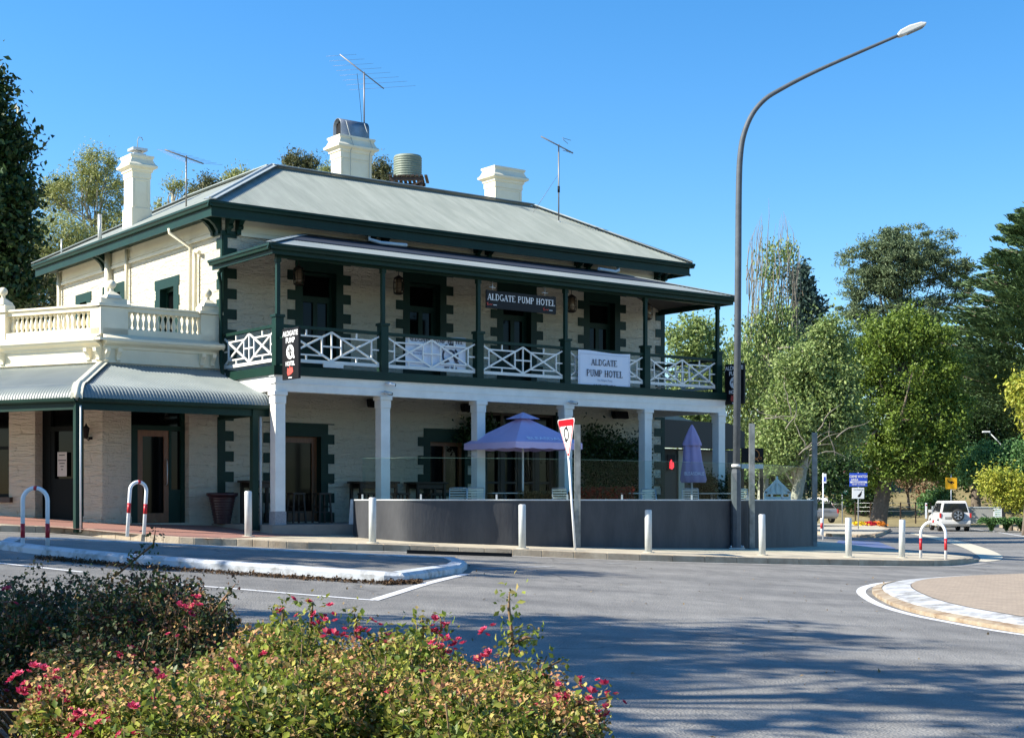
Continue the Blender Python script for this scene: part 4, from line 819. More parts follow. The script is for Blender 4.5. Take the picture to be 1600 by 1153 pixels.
# ---------------------------------------------------------------- bollards and hoops
FPT = lambda px, py, off=FP: tuple(at(px, py, off))
def bollard():
    t = thing('bollard', '', 'bollard', group='grey steel bollards along the kerb'); b = MB(); b.lathe([(.078, 0), (.078, .93), (.072, .945)], n=16); b.build('post', GALP, t)
    b = MB(); b.lathe([(.14, -.01), (.14, .012), (.10, .018)], n=20); b.build('base_plate', CONC, t); b = MB(); b.lathe([(.074, .945), (.06, .955), (.01, .958)], n=16); b.build('cap', GAL, t); return t
bl = [(388, 838, 'grey bollard left of the terrace wall, beside the hotel corner column'), (582, 848, 'grey bollard in front of the left curved end of the charcoal wall'), (816, 857, 'grey bollard below the open umbrella, left of the give way sign'), (1013, 863, 'grey bollard between the give way sign and the tall lamp post'), (1191, 867, 'grey bollard just right of the tall lamp post'), (1326, 870, 'grey bollard right of the end of the charcoal wall, below the blue sign'), (1409, 871, 'grey bollard immediately left of the red and white hoop near the corner')]
B0_ = bollard()
for i, (x, y, lb) in enumerate(bl):
    o = B0_ if i == 0 else copy_tree(B0_); o.location = FPT(x, y); o['label'] = lb; o.rotation_euler = (R(random.Random(i).uniform(-.7, .7)), R(random.Random(i+9).uniform(-.7, .7)), 0)
def hoop(label, loc, w_, h, rz, tilt=0, bands=(.32, .52)):
    t = thing('hoop_barrier', label, 'hoop barrier', loc, rz, 'red and white hoop barriers'); t.rotation_euler = (0, R(tilt), rz); r = w_/2; P = [(-r, 0, -.05), (-r, 0, h-r)]+[(-r*math.cos(a), 0, h-r+r*math.sin(a)) for a in np.linspace(0, math.pi, 14)[1:-1]]+[(r, 0, h-r), (r, 0, -.05)]
    MB().tube(P, .036, 12).build('rail', WPAINT, t)
    for s in (-1, 1): MB().tube([(s*r, 0, bands[0]), (s*r, 0, bands[1])], .0375, 12).build('red_band', RED, t)
    MB().tube([(-.02, 0, h+.0), (.035, 0, h-.0)], .0375, 12).build('red_band', RED, t); return t
hoop('red and white hoop standing on the traffic island kerb at far left', FPT(55, 851, .12), .42, .96, 0, 0, (.12, .36))
hoop('leaning red and white hoop on the footpath in front of the shop door', FPT(212, 835, .13), .34, 1.05, R(35), 3.5, (.42, .62))
hoop('red and white hoop near the street corner at the right, by the car', FPT(1458, 873, .13), .62, .94, R(-28), 0, (.22, .52))
# ---------------------------------------------------------------- street lamp
lp = at(1150, 857, FP); Yl = lp.y
t = thing('street_lamp', 'tall grey street lamp with a long curved arm reaching over the road', 'street lamp', tuple(lp))
Pp = [pt(x, y, Yl)-lp for x, y in ((1150, 835), (1152, 560), (1153.5, 400), (1154.5, 290), (1157, 240), (1163, 208), (1176, 178), (1196, 155), (1220, 140), (1250, 124), (1290, 105), (1350, 79), (1408, 54))]
P_ = [Vector((p.x, p.y, p.z)) for p in Pp]; P_ = [P_[0]]+[tuple(q) for q in smooth_line(P_[2:], 4)]
Y_0 = Vector((0, 0, 0)); rr = [.098]+[.082-.045*i/(len(P_)-2) for i in range(len(P_)-1)]
LPM = mat('lamp_pole', (.075, .088, .10), .6, .1, spec=.3, col2=(.10, .115, .13), nscale=5)
MB().tube(P_, rr, 14).build('arm', LPM, t)
b = MB(); b.lathe([(.125, .0), (.125, 1.9), (.10, 2.0)], (0, 0, 0), 8, smooth=False); b.build('pole_base', LPM, t); b = MB(); b.box(-.2, .2, -.2, .2, -.02, .03); 
for x in (-1, 1):
    for y in (-1, 1): b.lathe([(.025, .03), (.025, .08)], (x*.15, y*.15, 0), 6)
b.build('base_plate', GAL, t)
MB().lathe([(.115, 2.05), (.115, 2.12)], (0, 0, 0), 16).build('strap', WHITE, t)
hd_ = Vector(P_[-1]); dx = (Vector(P_[-1])-Vector(P_[-2])).normalized(); b = MB(); ex = dx; ez = Vector((-dx.z, 0, dx.x))
prf = [(-.1, -.03), (.0, -.06), (.62, -.05), (.68, 0), (.55, .07), (.25, .11), (0, .09), (-.1, .04)]
b.prism([(x+.0, z) for x, z in prf], ex, ez, (0, .26, 0), O=hd_-Vector((0, .13, 0))); b.build('lamp_head', mat('lamp_grey', (.62, .62, .58), .4), t, bevel=.03)
b = MB(); b.prism([(.15, -.075), (.58, -.065), (.58, -.045), (.15, -.055)], ex, ez, (0, .2, 0), O=hd_-Vector((0, .1, 0))); b.build('lens', mat('lamp_lens', (.25, .26, .27), .2), t)
# ---------------------------------------------------------------- give way sign
gp = at(899, 859, FP); t = thing('give_way_sign', 'red and white triangular give way sign on a leaning white pole', 'sign', tuple(gp))
lean = Vector((-.155, 0, 2.14)); MB().tube([(0, 0, -.1), tuple(lean)], .026, 10).build('pole', WPAINT, t)
top = pt(886, 676, gp.y)-gp; rzs = R(-68)
sg = bpy.data.objects.new('sign_face', None)
c = Vector((-.18, -.05, top.z)); e = Vector((math.cos(rzs), math.sin(rzs), 0)); e = Vector((.34, -.94, 0)).normalized(); n_ = Vector((-.94, -.34, 0)).normalized(); 
def tri(r, z0=0):   # rounded inverted triangle in (s, z)
    out = []
    for a in (150, 30, 270):
        cx, cz = (r-.06)*math.cos(R(a)), (r-.06)*math.sin(R(a))
        for d in (-50, -25, 0, 25, 50)[::-1]: out.append((cx+.05*math.cos(R(a+d)), cz+.05*math.sin(R(a+d))))
    return out
ez = (Vector((lean.x, 0, lean.z)).normalized()); e2 = e
def plate(r, d, th, m, nm, par_, pts=None): b = MB(); b.prism(pts or tri(r), e2, ez, n_*th, O=c+n_*d); return b.build(nm, m, par_)
sp_ = plate(.56, 0, .012, WPAINT, 'sign_plate', t); plate(.53, .0125, .002, mat('sign_red', (.62, .01, .02), .35), 'red_border', sp_); 
inner = [(x*.80, z*.80-.075) for x, z in tri(.5)]; plate(.4, .015, .002, WPAINT, 'white_field', sp_, inner)
b = MB(); 
for a0, a1, s_ in ((100, 250, 1), (-80, 70, 1)):
    P = [c+n_*.019+e2*(.115*math.cos(R(a)))+ez*(.14*math.sin(R(a))-.03) for a in np.linspace(a0, a1, 14)]; b.tube(P, .016, 6)
    P2 = P[-1]; b.lathe([(.045, -.03), (.0, .05)], P2, 8)
b.build('arrows', BLK, sp_)
# ---------------------------------------------------------------- hotel signs, banners, lamps on the facade
BLKS = mat('sign_black', (.006, .005, .006), .5, spec=.25); WH = mat('sign_white', (.8, .8, .8), .5); REDL = mat('logo_red', (.55, .08, .06), .5); NAVY = mat('print_navy', (.03, .035, .06), .6)
def blade(label, a, b0):
    t = thing('blade_sign', label, 'hanging sign', tuple(BW(a, b0, 3.20)), ANG, 'projecting blade signs at the ends of the balcony')
    b = MB(); b.box(-.03, .03, -.95, -.22, 0, 1.12); pl = b.build('sign_board', BLKS, t, bevel=.004)
    b = MB(); b.bar((0, -.05, .95), (0, -.3, .95), .03, .03); b.build('bracket', GREEN, t); b = MB(); b.bar((0, -.05, .35), (0, -.3, .35), .03, .03); b.build('bracket', GREEN, t)
    for sx in (-1, 1):
        x = -.0335 if sx < 0 else .0335; rz = R(-90) if sx < 0 else R(90); rot = (R(90), 0, rz)
        text('ALDGATE', .155, WH, pl, (x, -.585, 1.0), rot, bold=.004, extr=.001); text('PUMP', .16, WH, pl, (x, -.585, .85), rot, bold=.004, extr=.001); text('HOTEL', .13, WH, pl, (x, -.585, .34), rot, bold=.004, extr=.001)
        ex = Vector((0, -1, 0)) if sx < 0 else Vector((0, 1, 0)); n_ = Vector((sx, 0, 0)); O = Vector((x, -.585, .6))
        b = MB(); b.prism([(.17*math.cos(q), .16*math.sin(q)) for q in np.linspace(0, 2*math.pi, 29)[:-1]]+[], ex, (0, 0, 1), n_*.002, O=O); b.prism([(.1, -.12), (.17, -.16), (.2, -.14), (.17, -.06)], ex, (0, 0, 1), n_*.0015, O=O); b.build('emblem', WH, pl)
        b = MB(); O2 = O+n_*.0025; b.prism([(-.03, .12), (.02, .12), (.03, .0), (.07, -.1), (-.02, -.09), (-.04, .02)], ex, (0, 0, 1), n_*.001, O=O2); b.prism([(-.1, -.02), (-.05, .01), (-.07, .06), (-.11, .03)], ex, (0, 0, 1), n_*.001, O=O2); b.prism([(.03, .05), (.11, .0), (.13, -.07), (.1, -.07), (.08, -.01), (.03, .02)], ex, (0, 0, 1), n_*.001, O=O2); b.build('emblem_figure', BLKS, pl)
        b = MB(); b.prism([(-.14, -.04), (-.12, .08), (-.05, .05), (-.02, .13), (.03, .06), (.1, .09), (.14, -.02), (.05, -.07), (-.1, -.1)], ex, (0, 0, 1), n_*.002, O=Vector((x, -.585, .18))); b.build('red_emblem', REDL, pl)
        b = MB(); b.prism([(-.08, -.012), (.08, -.012), (.08, .012), (-.08, .012)], ex, (0, 0, 1), n_*.002, O=Vector((x, -.585, .035))); b.build('small_print', WH, pl)
    return t
blade('black blade sign with white emblem fixed to the left corner post of the balcony', 0, -.05); blade('black blade sign at the right end of the balcony, partly hidden behind the lamp post', 13.9, .1)
t = thing('name_board', 'long black board lettered ALDGATE PUMP HOTEL hanging under the balcony roof', 'sign', tuple(BW(6.83, .0, 5.3)), ANG)
b = MB(); b.box(-1.1, 1.1, -.02, .02, -.02, .42); pl = b.build('board', BLKS, t, bevel=.003)
serif('ALDGATE PUMP HOTEL', .155, WH, pl, (0, -.0205, .26), (1, 0, 0), (0, 0, 1), 1.0)
for x in (-.98, .78):
    b = MB(); P = [(x-.07, -.024, .07), (x-.1, -.024, .1), (x-.06, -.024, .13), (x-.09, -.024, .05), (x, -.024, .08), (x+.03, -.024, .065), (x+.06, -.024, .09)]; b.tube(P, .012, 5); b.build('red_emblem', REDL, pl)
    b = MB(); b.box(x+.09, x+.2, -.023, -.0205, .06, .075); b.build('small_print', WH, pl)
for x in (-.9, .75): b = MB(); b.tube([(x, 0, .42), (x, 0, .66)], .01, 5); b.tube([(x-.1, 0, .5), (x+.1, 0, .5)], .015, 5); b.build('hanger', GAL, t)
def cloth(W_, H_, seed, nx=36, nz=16, amp=.012):
    V = []; rg = random.Random(seed); ph = [rg.uniform(0, 6) for _ in range(4)]
    for j in range(nz+1):
        for i in range(nx+1):
            x = (i/nx-.5)*W_; z = j/nz*H_; ed = abs(i/nx-.5)*2; d = amp*(math.sin(x*7+ph[0])+.6*math.sin(x*15+z*9+ph[1])+.5*math.sin(z*14-x*5+ph[2]))
            V.append((x, -abs(d)*.8-.005, z+.02*math.sin(x*3+ph[3])*(z/H_)))
    return V, [(j*(nx+1)+i, j*(nx+1)+i+1, (j+1)*(nx+1)+i+1, (j+1)*(nx+1)+i) for j in range(nz) for i in range(nx)]
BAN = mat('banner_vinyl', (.66, .72, .84), .45)
t = thing('banner', 'pale banner reading ALDGATE PUMP HOTEL tied in front of the fourth balcony bay', 'banner', tuple(BW(9.45, -.13, 3.42)), ANG, 'banners on the balcony rail')
V, Fq = cloth(1.78, .98, 3, amp=.006); b = MB(); b.add(V, Fq, 0, True); pl = b.build('sheet', BAN, t)
b = MB(); 
for z0, z1, x0, x1 in ((.9, .905, -.85, .85), (.06, .065, -.85, .85)): b.box(x0, x1, -.026, -.024, z0, z1)
b.box(-.85, -.845, -.0262, -.0242, .06, .9); b.box(.845, .85, -.0262, -.0242, .06, .9); b.build('border', mat('banner_grey', (.3, .34, .42), .6), pl)
serif('ALDGATE', .16, NAVY, pl, (-.02, -.022, .70), (1, 0, 0), (0, 0, 1), 1.0); serif('PUMP HOTEL', .17, NAVY, pl, (.0, -.022, .42), (1, 0, 0), (0, 0, 1), .95)
text('The Aldgate Pump', .07, mat('banner_grey2', (.3, .34, .42), .6), pl, (0, -.024, .24), extr=.001); text('2 DAYS WEEK MENU', .075, NAVY, pl, (0, -.024, .1), extr=.001, bold=.003, sx=1.1)
t = thing('banner', 'white banner with a round emblem hung behind the lattice of the second balcony bay', 'banner', tuple(BW(4.3, .08, 3.66)), ANG, 'banners on the balcony rail')
V, Fq = cloth(1.75, .82, 5, amp=.006); b = MB(); b.add(V, Fq, 0, True); pl = b.build('sheet', BAN, t)
serif('ALDGATE PUMP HOTEL', .11, NAVY, pl, (.0, -.022, .73), (1, 0, 0), (0, 0, 1), 1.05)
b = MB()
for r0, r1, a0, a1 in ((.26, .30, 110, 150), (.26, .3, 60, 100), (.2, .25, 150, 230), (.17, .23, -30, 50), (.1, .15, 30, 120)):
    q = [(.42+r0*math.cos(R(a)), .38+r0*math.sin(R(a))) for a in np.linspace(a0, a1, 10)]+[(.42+r1*math.cos(R(a)), .38+r1*math.sin(R(a))) for a in np.linspace(a1, a0, 10)]
    b.prism(q, (1, 0, 0), (0, 0, 1), (0, -.002, 0), O=(0, -.022, 0))
for q in ([(.38, .3), (.5, .52), (.58, .3), (.68, .2), (.55, .22), (.47, .4)], [(.25, .2), (.4, .24), (.3, .32)]): b.prism(q, (1, 0, 0), (0, 0, 1), (0, -.002, 0), O=(0, -.0245, 0))
b.build('emblem', NAVY, pl); text('EST. 1864', .09, NAVY, pl, (.42, -.024, .08), extr=.001, bold=.003); text('Restaurant\nBottle shop', .07, mat('banner_blue', (.16, .22, .36), .6), pl, (-.5, -.024, .42), extr=.001)
LG = mat('lantern_metal', (.03, .022, .016), .4, .4); LGL = mat('lantern_glass', (.20, .15, .10), .15)
def lantern(label, loc, drop=.25):
    t = thing('hanging_lantern', label, 'lantern', loc, ANG, 'caged lanterns hanging under the balcony roof')
    MB().tube([(0, 0, .46), (0, 0, .46+drop)], .008, 6).build('rod', LG, t); MB().lathe([(.01, .47), (.07, .43), (.13, .39), (.13, .37)], n=12).build('cap', LG, t); MB().lathe([(.13, .02), (.13, .0), (.06, -.03)], n=12).build('base', LG, t)
    MB().lathe([(.06, .02), (.085, .1), (.085, .3), (.07, .37)], n=12).build('shade', LGL, t)
    b = MB()
    for k in range(8):
        a = k*math.pi/4; b.tube([(.125*math.cos(a)*q, .125*math.sin(a)*q, z) for q, z in ((1, .02), (1.08, .12), (1.08, .28), (1, .38))], .008, 5)
    for z in (.12, .28): b.tube([(.134*math.cos(a), .134*math.sin(a), z) for a in np.linspace(0, 2*math.pi, 17)], .007, 5)
    b.build('cage', LG, t); return t
for px, py, lb in ((893, 487, 'caged lantern hanging just right of the long black name board'), (1012, 499, 'caged lantern hanging near the right end of the balcony'), (467, 445, 'caged lantern in front of the leftmost balcony door'), (623, 459, 'caged lantern on the left edge of the second balcony door')):
    bq = 1.4 if px > 800 else 2.35; k = (px-800)/F; x0 = BW(0, bq); a = (k*x0.y-x0.x)/(UX.x-k*UX.y); q = BW(a, bq); q.z = CZ+(HZ-py)/F*q.y; lantern(lb, tuple(q), .25)
def onwall(px, py, bq=2.75):
    k = (px-800)/F; x0 = BW(0, bq); a = (k*x0.y-x0.x)/(UX.x-k*UX.y); q = BW(a, bq); q.z = CZ+(HZ-py)/F*q.y; return q
def speaker(label, q):
    t = thing('wall_speaker', label, 'speaker', tuple(q), ANG, 'black speakers on the ground floor wall'); b = MB(); b.prism([(-.26, -.11), (.26, -.11), (.26, .11), (-.26, .11)], (1, 0, 0), (0, .25, 1), (0, -.18, 0), O=(0, -.1, 0)); b.build('cabinet', BLK, t, bevel=.03); MB().bar((0, 0, 0), (0, -.12, 0), .05, .08).build('bracket', BLK, t)
speaker('black speaker on the cream wall above the dark climber', onwall(962, 649)); speaker('black speaker under the beam left of the second verandah column', onwall(583, 631, 2.7)); speaker('black speaker under the beam left of the third verandah column', onwall(728, 638, 2.7))
def camera_(label, q, ball=True):
    t = thing('security_camera', label, 'camera', tuple(q), ANG, 'security cameras on the verandah beam'); MB().lathe([(.05, -.02), (.05, .02)], n=12).build('base', WPAINT, t); MB().tube([(0, 0, 0), (.02, -.08, -.02)], .015, 6).build('arm', WPAINT, t); MB().tube([(-.06, -.1, -.01), (.12, -.14, -.04)], .04, 10).build('body', WPAINT if ball else GAL, t); MB().tube([(.12, -.14, -.04), (.14, -.144, -.043)], .033, 10).build('lens', BLK, t)
camera_('white security camera above the second verandah column', onwall(605, 599, -.15)); camera_('dark security camera on the beam over the second column, below the white one', onwall(600, 613, -.15), False); camera_('security camera on the beam above the give way sign', onwall(890, 628, -.15), False)
# wall lantern on the shop
q = Vector(shop.location)+Vector((WL.x*UX.x+WL.y*VX.x, WL.x*UX.y+WL.y*VX.y, 0))*.33; nl = Vector((NL.x*UX.x+NL.y*VX.x, NL.x*UX.y+NL.y*VX.y, 0))
t = thing('wall_lamp', 'small black coach lamp on the shop wall beside its corner post', 'wall lamp', tuple(q+Vector((0, 0, 1.95))))
b = MB(); b.tube([nl*.02, nl*.08+Vector((0, 0, -.05)), nl*.16+Vector((0, 0, .0))], .014, 6); b.lathe([(.05, -.03), (.05, .03)], nl*.02, 10); b.build('arm', BLK, t)
b = MB(); b.lathe([(.02, -.02), (.05, .0), (.075, .2), (.095, .21), (.03, .28), (.01, .33)], nl*.16, 6); b.build('lantern', BLK, t)
# ---------------------------------------------------------------- roof aerials and water tank
AL = mat('aluminium', (.22, .21, .20), .5, .6)
def aerial(label, base, hgt, bdir, blen, els, el_len, el_dir=None, tilt=0, feed=0):
    t = thing('tv_aerial', label, 'aerial', tuple(base), 0, 'television aerials on the roof'); MB().tube([(0, 0, -.1), (0, 0, hgt)], .02, 8).build('mast', AL, t)
    bd = Vector(bdir).normalized(); c = Vector((0, 0, hgt-.04)); MB().tube([c-bd*blen*.45, c+bd*blen*.55], .018, 6).build('boom', AL, t)
    ed = Vector(el_dir) if el_dir else bd.cross(Vector((0, 0, 1))).normalized()
    for k in range(els):
        f = k/(els-1); L_ = el_len*(1-.55*f); p = c+bd*blen*(-.42+.94*f); MB().tube([p-ed*L_/2, p+ed*L_/2], .0032, 4).build('rod', AL, t)
    return t, c, bd
q = onwall(575, 190, 6.55); q.z = P0.z+10.7; base = onwall(569, 200, 6.6); hgt = CZ+(782-113)/F*base.y-base.z
t, c, bd = aerial('large television aerial on a mast behind the middle chimney with the curved metal cowl', base, hgt, (-.8, -.12, .60), 1.55, 8, 1.9, (.98, .1, .09))
MB().tube([tuple(c-Vector((.2, 0, 0))), (-.12, 0, hgt*.5), (-.06, 0, .1)], .006, 4).build('cable', BLK, t)
base = onwall(291, 330, 4.0); base = onwall(291, 337, 4.2); base = Vector(base); base = BW(-.45, 5.0, 7.75); hz_ = CZ+(782-246)/F*base.y-base.z
k = (291-800)/F; 
aerial('small television aerial on the left roof slope right of the left chimney', onwall(291, 326, 4.7), CZ+(782-244)/F*onwall(291, 326, 4.7).y-onwall(291, 326, 4.7).z, (-.62, -.3, .18), 1.0, 9, 1.0, (.98, .1, -.05))
q = BW(11.55, 4.38, 8.72); q = onwall(873, 347, 4.38); hh = CZ+(782-226)/F*q.y-q.z
t, c, bd = aerial('thin television aerial on a guyed mast at the right end of the roof', q, hh, (-.9, -.35, .38), 1.1, 14, .16, (.2, .6, .75))
b = MB(); 
for zz in (-.12, .12): b.tube([c+Vector((.12, -.25, zz)), c+Vector((.28, .25, zz))], .008, 5); b.tube([c+Vector((.1, -.2, zz*1.5)), c+Vector((.36, .1, zz*1.5))], .008, 5)
b.build('reflector', AL, t)
for g0 in (onwall(828, 340, 4.9)-q, onwall(835, 330, 5.4)-q): MB().tube([(0, 0, hh*.62), tuple(g0)], .004, 4).build('guy_wire', AL, t)
MB().lathe([(.1, -.06), (.03, .03)], n=10).build('foot', CAP, t); b = MB(); b.lathe([(.035, hh*.38), (.035, hh*.46)], n=8); b.build('clamp', BLK, t)
tk = pt(637, 280, 52); t = thing('water_tank', 'round ribbed green water tank on a timber stand behind the roof', 'water tank', tuple(tk))
prf = []
for k in range(9): prf += [(.47, k*.082), (.50, k*.082+.02), (.50, k*.082+.045), (.47, k*.082+.07)]
prf += [(.47, .76), (.0, .80)]; MB().lathe([(r, z+.03) for r, z in prf], n=28).build('tank', mat('tank_green', (.16, .20, .16), .55, col2=(.21, .25, .20), nscale=3), t)
b = MB()
for k in range(9): b.box(-.62+k*.155, -.52+k*.155, -.6, .6, -.03, .02)
b.build('deck', DTIMB, t)
for q0, q1, q2 in (((-.6, -.5, -.1), (.6, -.5, -.1), .1), ((-.6, .5, -.1), (.6, .5, -.1), .1), ((-.5, -.56, -.7), (.5, -.56, -.2), .05)): MB().bar(q0, q1, .08 if q2 > .06 else .04, q2).build('bearer', DTIMB, t)
for x in (-.5, .5):
    for y in (-.5, .5): MB().box(x-.05, x+.05, y-.05, y+.05, -3, -.16).build('leg', DTIMB, t)
# ---------------------------------------------------------------- umbrellas
LIL = mat('lilac_canvas', (.50, .42, .66), .8, col2=(.55, .46, .70), nscale=2); UW = mat('umbrella_print', (.80, .78, .9), .8)
u0 = pt(817, 780, 36.2); u0.z = P0.z; t = thing('open_umbrella', 'open square lilac market umbrella over the terrace', 'umbrella', tuple(u0), R(38))
MB().tube([(0, 0, 0), (0, 0, 2.55)], .025, 10).build('pole', WPAINT, t); MB().lathe([(.3, 0), (.3, .06), (.05, .1), (.05, .3)], n=20).build('base', BLK, t)
hw = 1.03; hr, ht = 1.93, 2.60; b = MB(); N = 12; V = []
for side in range(4):
    for i in range(N+1):
        for j in range(N+1):
            s = (i/N*2-1)*(j/N); r_ = j/N; x, y = s*hw, r_*hw; sag = -.05*math.sin(math.pi*r_)*(1-abs(i/N*2-1))-.03*r_*(1-(i/N*2-1)**2)*0
            z = ht-(ht-hr)*r_+sag; a = side*math.pi/2; V.append((x*math.cos(a)-y*math.sin(a), x*math.sin(a)+y*math.cos(a), z))
b.add(V, [(s_*(N+1)**2+i*(N+1)+j, s_*(N+1)**2+i*(N+1)+j+1, s_*(N+1)**2+(i+1)*(N+1)+j+1, s_*(N+1)**2+(i+1)*(N+1)+j) for s_ in range(4) for i in range(N) for j in range(N)], 0, False); cn = b.build('canopy', LIL, t)
b = MB(); V = []; Fv = []
for side in range(4):
    a = side*math.pi/2; k0 = len(V)
    for i in range(17):
        f = i/16; s = (f*2-1)*hw
        for z in (hr, hr-.12-.05*abs(math.sin(f*math.pi*4))*.4-.02): V.append((s*math.cos(a)-hw*math.sin(a), s*math.sin(a)+hw*math.cos(a), z))
    Fv += [(k0+2*i, k0+2*i+2, k0+2*i+3, k0+2*i+1) for i in range(16)]
b.add(V, Fv); b.build('valance', LIL, t)
b = MB(); b.add([(x*.3, y*.3, ht-.07) for x, y in ((-1, -1), (1, -1), (1, 1), (-1, 1))]+[(0, 0, ht+.1)], [(0, 1, 4), (1, 2, 4), (2, 3, 4), (3, 0, 4)]); b.build('vent_cap', LIL, t)
b = MB(); 
for x, y in ((-1, -1), (1, -1), (1, 1), (-1, 1)): b.tube([(0, 0, ht-.03), (x*hw*.98, y*hw*.98, hr-.01)], .012, 5); b.tube([(0, 0, 2.0), (x*hw*.5, y*hw*.5, 2.24)], .01, 5)
b.build('ribs', WPAINT, t)
sl_ = math.atan2(ht-hr, hw)
for a, tx in ((180, 'BLEASDALE'), (270, 'VINEYARDS')):
    ar = R(a); p = Vector((-math.sin(ar), math.cos(ar), 0))*hw*.89; z = ht-(ht-hr)*.89+.018
    text(tx, .18, UW, cn, (p.x, p.y, z), (sl_, 0, ar+math.pi), extr=.001, bold=.003, sx=1.3)
u1 = pt(1081, 780, 39.5); u1.z = P0.z; t = thing('closed_umbrella', 'furled lilac umbrella standing on the terrace near the right end column', 'umbrella', tuple(u1))
MB().tube([(0, 0, 0), (0, 0, 2.5)], .025, 10).build('pole', WPAINT, t); MB().lathe([(.28, 0), (.28, .06), (.05, .1), (.05, .3)], n=20).build('base', BLK, t)
def folded(prof, ph, amp, n=40):
    V = []; 
    for z, r_, dx in prof:
        for k in range(n): a = 2*math.pi*k/n; q = r_*(1+amp*math.sin(a*7+ph)+.5*amp*math.sin(a*4+z*3)); V.append((q*math.cos(a)+dx, q*math.sin(a), z))
    N = len(prof); return V, [(i*n+k, i*n+(k+1) % n, (i+1)*n+(k+1) % n, (i+1)*n+k) for i in range(N-1) for k in range(n)]
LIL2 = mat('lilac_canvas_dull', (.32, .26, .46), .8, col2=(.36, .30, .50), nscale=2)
b = MB(); V, Fq = folded([(1.02, .30, .06), (1.1, .33, .06), (1.3, .30, .04), (1.6, .25, .02), (1.9, .22, 0), (2.15, .19, 0), (2.3, .12, 0)], 0, .12); b.add(V, Fq, 0, True); b.build('canopy', LIL2, t)
b = MB(); V, Fq = folded([(2.0, .25, 0), (2.05, .25, 0), (2.25, .17, 0), (2.45, .08, 0), (2.56, .02, 0)], 1, .08); b.add(V, Fq, 0, True); b.build('vent_cap', LIL2, t)
text('BLEASDALE', .13, UW, t, (.02, -.36, 1.25), (R(90), 0, 0), extr=.001, sx=.8)
# ---------------------------------------------------------------- furniture
def stool_table(label, a, bq, L_=.6, h=1.02, ct='bar table', grp='dark timber bar tables under the verandah'):
    t = thing('bar_table', label, ct, tuple(BW(a, bq)), ANG, grp); MB().box(-L_, L_, -.3, .3, h-.05, h).build('table_top', DTIMB, t, bevel=.006)
    for x in (-1, 1):
        for y in (-1, 1): MB().box(x*(L_-.09)-.035, x*(L_-.09)+.035, y*.23-.035, y*.23+.035, 0, h-.051).build('leg', DTIMB, t)
    b = MB(); b.box(-L_+.12, L_-.12, .2, .24, h-.17, h-.052); b.box(-L_+.12, L_-.12, -.24, -.2, h-.17, h-.052); b.build('apron', DTIMB, t); return t
stool_table('dark bar table against the wall right of the doorway, left end of the charcoal wall', 3.95, 2.35); stool_table('dark bar table against the wall left of the ground floor window', 5.55, 2.38, .5); stool_table('dark bar table between the planter pot and the corner column', .75, 2.35, .42)
st = thing('bar_stool', '', 'bar stool', (0, 0, 0), ANG, 'wooden bar stools under the verandah'); MB().box(-.17, .17, -.17, .17, .68, .73).build('seat', DTIMB, st, bevel=.01)
for x in (-1, 1):
    for y in (-1, 1): MB().bar((x*.17, y*.17, 0), (x*.13, y*.13, .68), .04, .04).build('leg', DTIMB, st)
b = MB(); b.box(-.16, .16, -.15, -.12, .25, .28); b.box(-.16, .16, .12, .15, .25, .28); b.box(-.15, -.12, -.15, .15, .38, .41); b.box(.12, .15, -.15, .15, .38, .41); b.build('rungs', DTIMB, st)
for i, (a, bq, lb) in enumerate(((2.1, 1.7, 'bar stool in front of the timber door, right one of the pair'), (1.5, 1.9, 'bar stool in front of the timber door, left one of the pair'), (.35, 1.9, 'bar stool left of the corner column by the bar table'), (3.35, 1.7, 'bar stool at the left of the first bar table behind the wall end'), (3.85, 1.6, 'bar stool in the middle of the first bar table behind the wall end'), (4.35, 1.7, 'bar stool at the right of the first bar table behind the wall end'), (5.3, 1.7, 'bar stool at the table left of the ground floor window'))):
    o = st if i == 0 else copy_tree(st); o.location = BW(a, bq); o['label'] = lb
ALC = mat('chair_aluminium', (.6, .6, .6), .3, .7)
def chair():
    t = thing('cafe_chair', '', 'chair', group='slatted aluminium chairs on the terrace'); MB().box(-.2, .2, -.2, .2, .44, .46).build('seat', ALC, t)
    for s in (-1, 1):
        MB().tube([(s*.21, .2, 0), (s*.21, .2, .44), (s*.2, .26, .84)], .013, 6).build('leg', ALC, t); MB().tube([(s*.21, -.2, 0), (s*.21, -.2, .45)], .013, 6).build('leg', ALC, t)
    b = MB(); b.tube([(-.2, .26, .84), (.2, .26, .84)], .015, 6)
    for k in range(5): b.box(-.2, .2, .215+.011*k, .225+.011*k, .53+k*.062, .565+k*.062)
    b.build('backrest', ALC, t); return t
ch0 = chair()
for i, (px, Y, rz, lb) in enumerate(((1020, 38.2, 20, 'aluminium chair turned sideways left of the furled umbrella'), (1078, 38.0, 175, 'aluminium chair directly in front of the furled umbrella'), (1168, 38.5, 30, 'aluminium chair just right of the lamp post behind the glass'), (738, 35.2, 200, 'aluminium chair left of the open umbrella pole'), (715, 35.6, 185, 'aluminium chair farthest left behind the glass screen'), (882, 36.0, 150, 'aluminium chair behind the leaning give way pole'))):
    o = ch0 if i == 0 else copy_tree(ch0); p = pt(px, 700, Y); o.location = (p.x, p.y, P0.z); o.rotation_euler = (0, 0, R(rz)); o['label'] = lb
def cafe_table(label, px, Y, w_=.4):
    p = pt(px, 700, Y); t = thing('cafe_table', label, 'table', (p.x, p.y, P0.z), R(10), 'small metal tables on the terrace'); MB().box(-w_, w_, -.35, .35, .71, .735).build('table_top', ALC, t, bevel=.005); MB().tube([(0, 0, .02), (0, 0, .71)], .03, 8).build('stem', ALC, t); MB().lathe([(.25, 0), (.25, .02), (.04, .05)], n=16).build('foot', ALC, t)
